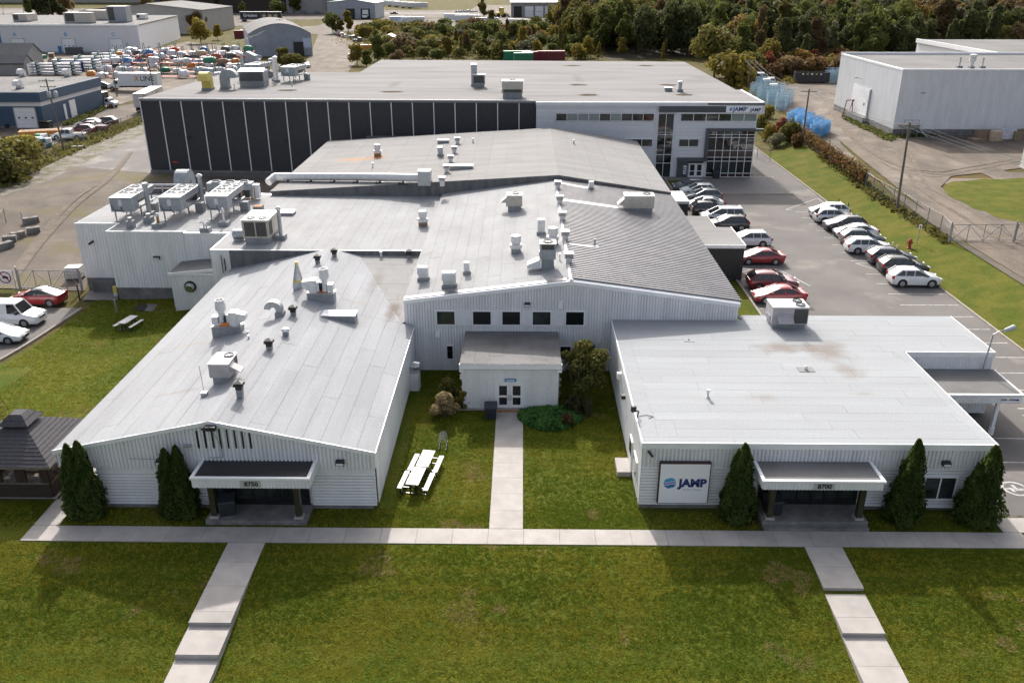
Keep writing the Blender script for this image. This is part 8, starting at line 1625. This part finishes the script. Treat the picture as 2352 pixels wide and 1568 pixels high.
def sh(x,y):
    lf=[1,3,0,0,7,1,4,3][r5.randrange(8)]; tree(SV[r5.randrange(4)],(x,y,tz(x,y)),r5.uniform(2.2,4.5)*(1+y*.0012),r5.uniform(1.0,1.5),lf,f'{LN[lf]} bush in the scrub behind the warehouse',f'{LN[lf]} scrub bushes',name='shrub',r=r5)
placed.clear()
n2=scatter([(850,150),(900,125),(820,80),(900,72),(1200,72),(1290,62),(1330,110),(1350,140),(1200,140),(1000,140)],130,5.2,sh)
def smalltree(x,y):
    lf=[1,3,0,0,4,3][r5.randrange(6)]; tree(TV[r5.randrange(6)] if r5.random()<.6 else CV[r5.randrange(2)],(x,y,0),r5.uniform(6,10),r5.uniform(.7,1.0),lf,f'young {LN[lf]} tree in the scrub behind the warehouse',f'young {LN[lf]} scrub trees',r=r5)
placed.clear(); n3=scatter([(980,138),(1150,142),(1420,142),(1600,140),(1560,110),(1300,100),(1150,90),(1050,105)],45,7.5,smalltree)
def rust(x,y):
    lf=[5,5,6,1,4,8][r5.randrange(6)]; tree(SV[r5.randrange(4)],(x,y,tz(x,y)),r5.uniform(4,6.5),r5.uniform(.9,1.3),lf,f'{LN[lf]} bush in the thicket beside the crate yard',f'{LN[lf]} thicket bushes',name='shrub',r=r5)
placed.clear(); scatter([(1700,165),(1725,188),(1800,186),(1945,178),(1950,150),(1850,145),(1720,148)],34,4.2,rust)
# named single trees
for (x,y,h,kd,lf,l) in((1640,178,15,TV[1],1,'broad olive tree at the rear right corner of the warehouse'),(1672,195,8,SV[1],3,'feathery yellow green bush below the olive tree'),(1700,150,15,TV[3],8,'orange topped tree above the crate yard'),(1780,158,9,TV[4],5,'rust red thicket beside the crates'),(1860,165,7,TV[1],6,'dark red thicket left of the dumpster'),(1905,172,5,SV[2],3,'yellow green bush behind the dumpster'),(820,150,7,TV[3],3,'yellow green bush mass at the rear left of the warehouse roof'),(842,158,6,TV[0],0,'green bush beside the gravel road end'),(868,140,10,TV[2],0,'dark green tree beside the canopy tent'),(862,115,9,CV[0],3,'yellow tree behind the dark green tree'),
   (653,160,7,TV[0],1,'olive bush in front of the curved shed'),(675,165,5,SV[0],1,'low olive bush right of the shed door'),(765,78,11,TV[1],0,'dense green tree beyond the curved shed'),(800,75,10,TV[4],3,'yellow green tree beside the dense one'),(782,80,8,TV[2],1,'olive tree between the two beyond the shed'),(462,100,10,TV[3],3,'yellow tree right of the long white building'),(500,92,7,TV[0],3,'small yellow tree behind the racks'),(455,78,12,TV[1],8,'golden tree behind the long white building'),(350,52,16,TV[2],8,'golden birch left of the dark block'),(395,48,16,TV[0],3,'yellow tree in front of the sloped canopy'),(420,60,12,TV[4],1,'olive tree beside the golden one'),(70,50,15,CV[0],0,'conifer left of the dark trees at the top left'),(100,48,18,TV[5],2,'dark tree row left part at the top left'),(125,46,18,TV[0],2,'dark tree row middle part at the top left'),(150,44,16,TV[1],4,'dark tree row right part at the top left'),(675,32,16,TV[4],1,'tree before the pink roofed garages'),(640,36,9,SV[0],0,'round bush left of the garage tree'),(560,42,10,TV[2],0,'green tree between the printed trailer and garages'),(500,34,16,CV[1],2,'dark conifer beside the lettered semi trailer'),(520,30,16,TV[2],2,'dark tree behind the lettered semi trailer'),
   (1110,46,12,TV[2],1,'olive tree among the far trailers'),(1130,60,9,TV[0],1,'bush hiding the right end of the far trailers'),(1270,70,12,TV[3],1,'olive tree right of the single white trailer'),(35,395,5,SV[1],1,'overgrown yellow green bush inside the left fence'),(5,420,5,SV[2],1,'olive bush at the left frame edge'),(60,372,4,SV[0],3,'yellow weeds heap by the transformer pole')):
    q=gat(x,y); tree(kd,(q.x,q.y,q.z),h,1.15,lf,l,None,r=r5,name='shrub' if kd in SV else 'tree')
# rough weeds along fences and yard edges: stuff
def weeds(name,label,polys,n,h,leafi,seed):
    r=random.Random(seed); m=MB()
    for poly in polys:
        P=[(lambda p:(p.x,p.y))(gat(*q)) for q in poly]; xs=[p[0] for p in P]; ys=[p[1] for p in P]; c=0
        while c<n:
            x,y=r.uniform(min(xs),max(xs)),r.uniform(min(ys),max(ys))
            if not inpoly(x,y,P): c+=.05; continue
            c+=1; hh=h*r.uniform(.4,1.2)
            for k in range(5): a=r.uniform(0,6.28); p=Vector((x+r.gauss(0,.25),y+r.gauss(0,.25),tz(x,y)+hh*r.random())); s=.12*r.uniform(.6,1.6); d=Vector((r.gauss(0,1),r.gauss(0,1),r.gauss(.4,1))).normalized(); e=d.orthogonal(); f_=d.cross(e); m.add([p+e*s,p+f_*s,p-e*s,p-f_*s],[(0,1,2,3)])
    o=m.build(name,LEAF[leafi],fix=False); tag(o,label,'weeds',kind='stuff')
weeds('fence_weeds','tangle of weeds along the left chain link fence',[[(0,440),(0,400),(108,350),(264,290),(326,268),(330,282),(270,310),(110,380)]],600,.55,1,1)
weeds('bank_weeds','weeds below the right chain link fence',[[(1880,362),(2000,452),(2150,545),(2170,560),(2180,550),(2010,435),(1890,352)]],450,.4,1,2)
weeds('scrub_weeds','dense low scrub growth behind the warehouse',[[(850,148),(830,85),(1200,74),(1330,100),(1400,138),(1200,140)]],4200,2.2,1,3)
weeds('scrub_goldenrod','yellowish goldenrod patches in the scrub behind the warehouse',[[(760,100),(850,75),(1000,72),(1200,80),(1250,120),(1000,120),(880,120)]],1200,2.0,3,5)
weeds('wall_weeds','strip of weeds along the blue workshop wall',[[(140,292),(235,250),(250,248),(180,285)]],260,.8,0,4)
weeds('wall_grass','grass strip along the foot of the right warehouse',[[(1932,272),(1990,300),(2045,328),(2060,318),(1990,288),(1938,262)],[(2062,318),(2250,306),(2250,298),(2062,312)]],420,.35,0,8)
weeds('yard_edge_weeds','weeds between the upper yard and the woodland',[[(1690,205),(1760,190),(1960,160),(1960,175),(1800,196),(1720,230)]],700,1.2,3,6)

# --- lawn blades: scattered clumps, one stuff object
from mathutils import noise as mnoise
GM=[leaf('blade_green',(.13,.185,.009),(.175,.222,.014),.08,.5),leaf('blade_yellow',(.285,.278,.02),(.335,.312,.032),.08,.5),leaf('blade_straw',(.36,.27,.11),(.42,.31,.13),.25,.35)]
def tuft(seed,mat):
    r=random.Random(seed); m=MB()
    for k in range(13):
        x,y=r.gauss(0,.06),r.gauss(0,.06); a=r.uniform(0,6.28); h=r.uniform(.018,.055); l=r.uniform(.03,.09); w_=.013
        dx,dy=math.cos(a),math.sin(a); m.add([(x-dy*w_,y+dx*w_,-.01),(x+dy*w_,y-dx*w_,-.01),(x+dx*l+dy*w_*.5,y+dy*l-dx*w_*.5,h),(x+dx*l-dy*w_*.5,y+dy*l+dx*w_*.5,h)],[(0,1,2,3)])
    return m.mesh('grass_clump',mat)
def lawnblades():
    r=random.Random(99); pts=[]; kinds=[]; sc=[]
    blocks=[(-26.0,26.3,35.95,37.5),(-1.75,.2,37.4,50.8),(-25.0,-7.0,39.1,75),(-60,-39.9,40,90),(-44,-37.5,45,59),(6.4,32,38.9,60),(-4.0,2.6,50.6,57),(-31.3,-25.5,39.5,45.2),(-26,-24.4,37.4,58),(-15.15,-13.05,20,36.1),(14.4,16.5,20,36.1),(-16.9,-11.2,37.5,39.2),(12.6,18.4,37.3,39.4),(24.8,28,37,38.8)]
    def seed_area(x0,x1,y0,y1,dens,size):
        for _ in range(int((x1-x0)*(y1-y0)*dens)):
            x,y=r.uniform(x0,x1),r.uniform(y0,y1)
            if any(a+.07<x<b-.07 and c+.07<y<d-.07 for a,b,c,d in blocks): continue
            v=mnoise.noise((x*.16,y*.22,1.7))+.2*mnoise.noise((x*.8,y*.8,4.2))+.16*math.sin(y*5.2+.25*math.sin(x*.3)); u=mnoise.noise((x*.2+9,y*.35,8.1))+.5*mnoise.noise((x*.9,y*.9,2.2))
            k=2 if u>.5 and r.random()<.5 else 1 if v+r.gauss(0,.35)>.0 else 0
            pts.append((x,y,tz(x,y)+.0)); kinds.append(k); sc.append(size*r.uniform(.8,1.25))
    seed_area(-31,31,25.5,36,85,.88); seed_area(-52,-31,16,45,34,1.0); seed_area(31,50,16,38,34,1.0); seed_area(-31,31,15,25.5,40,1.0); seed_area(-8,6.5,37.4,57,70,.9); seed_area(-31,31,37.4,39.4,60,.9); seed_area(-46,-25,38,76,34,1.05)
    me=bpy.data.meshes.new('lawn_grass'); me.from_pydata(pts,[],[]); n=len(pts); print('grass clumps',n)
    ka=me.attributes.new('kind','INT','POINT'); ka.data.foreach_set('value',kinds); sa=me.attributes.new('scl','FLOAT','POINT'); sa.data.foreach_set('value',sc); ra=me.attributes.new('rot','FLOAT_VECTOR','POINT'); ra.data.foreach_set('vector',[q for i in range(n) for q in(0,0,r.uniform(0,6.28))])
    o=bpy.data.objects.new('lawn_grass',me); col.objects.link(o); tag(o,'short mown grass blades covering the lawns','grass',kind='stuff')
    ng=bpy.data.node_groups.new('lawn','GeometryNodeTree'); ng.interface.new_socket('Geometry',in_out='INPUT',socket_type='NodeSocketGeometry'); ng.interface.new_socket('Geometry',in_out='OUTPUT',socket_type='NodeSocketGeometry')
    N=ng.nodes; L=ng.links; gi=N.new('NodeGroupInput'); go=N.new('NodeGroupOutput'); jn=N.new('GeometryNodeJoinGeometry')
    def attr(nm,ty): q=N.new('GeometryNodeInputNamedAttribute'); q.data_type=ty; q.inputs['Name'].default_value=nm; return q.outputs['Attribute']
    k_=attr('kind','INT'); s_=attr('scl','FLOAT'); rr=attr('rot','FLOAT_VECTOR')
    for v in range(3):
        pr=bpy.data.objects.new('grass_clump',tuft(v+1,GM[v])); col.objects.link(pr); pr.parent=o; pr.location=(-30.5+v*.15,27.0,tz(-30.5,27.0))
        oi=N.new('GeometryNodeObjectInfo'); oi.inputs['Object'].default_value=pr; oi.transform_space='ORIGINAL'
        cp=N.new('FunctionNodeCompare'); cp.data_type='INT'; cp.operation='EQUAL'; L.new(k_,cp.inputs[2]); cp.inputs[3].default_value=v
        ip=N.new('GeometryNodeInstanceOnPoints'); L.new(gi.outputs[0],ip.inputs['Points']); L.new(cp.outputs[0],ip.inputs['Selection']); L.new(oi.outputs['Geometry'],ip.inputs['Instance']); L.new(rr,ip.inputs['Rotation']); L.new(s_,ip.inputs['Scale']); L.new(ip.outputs[0],jn.inputs[0])
    L.new(jn.outputs[0],go.inputs[0]); md=o.modifiers.new('lawn','NODES'); md.node_group=ng
lawnblades()
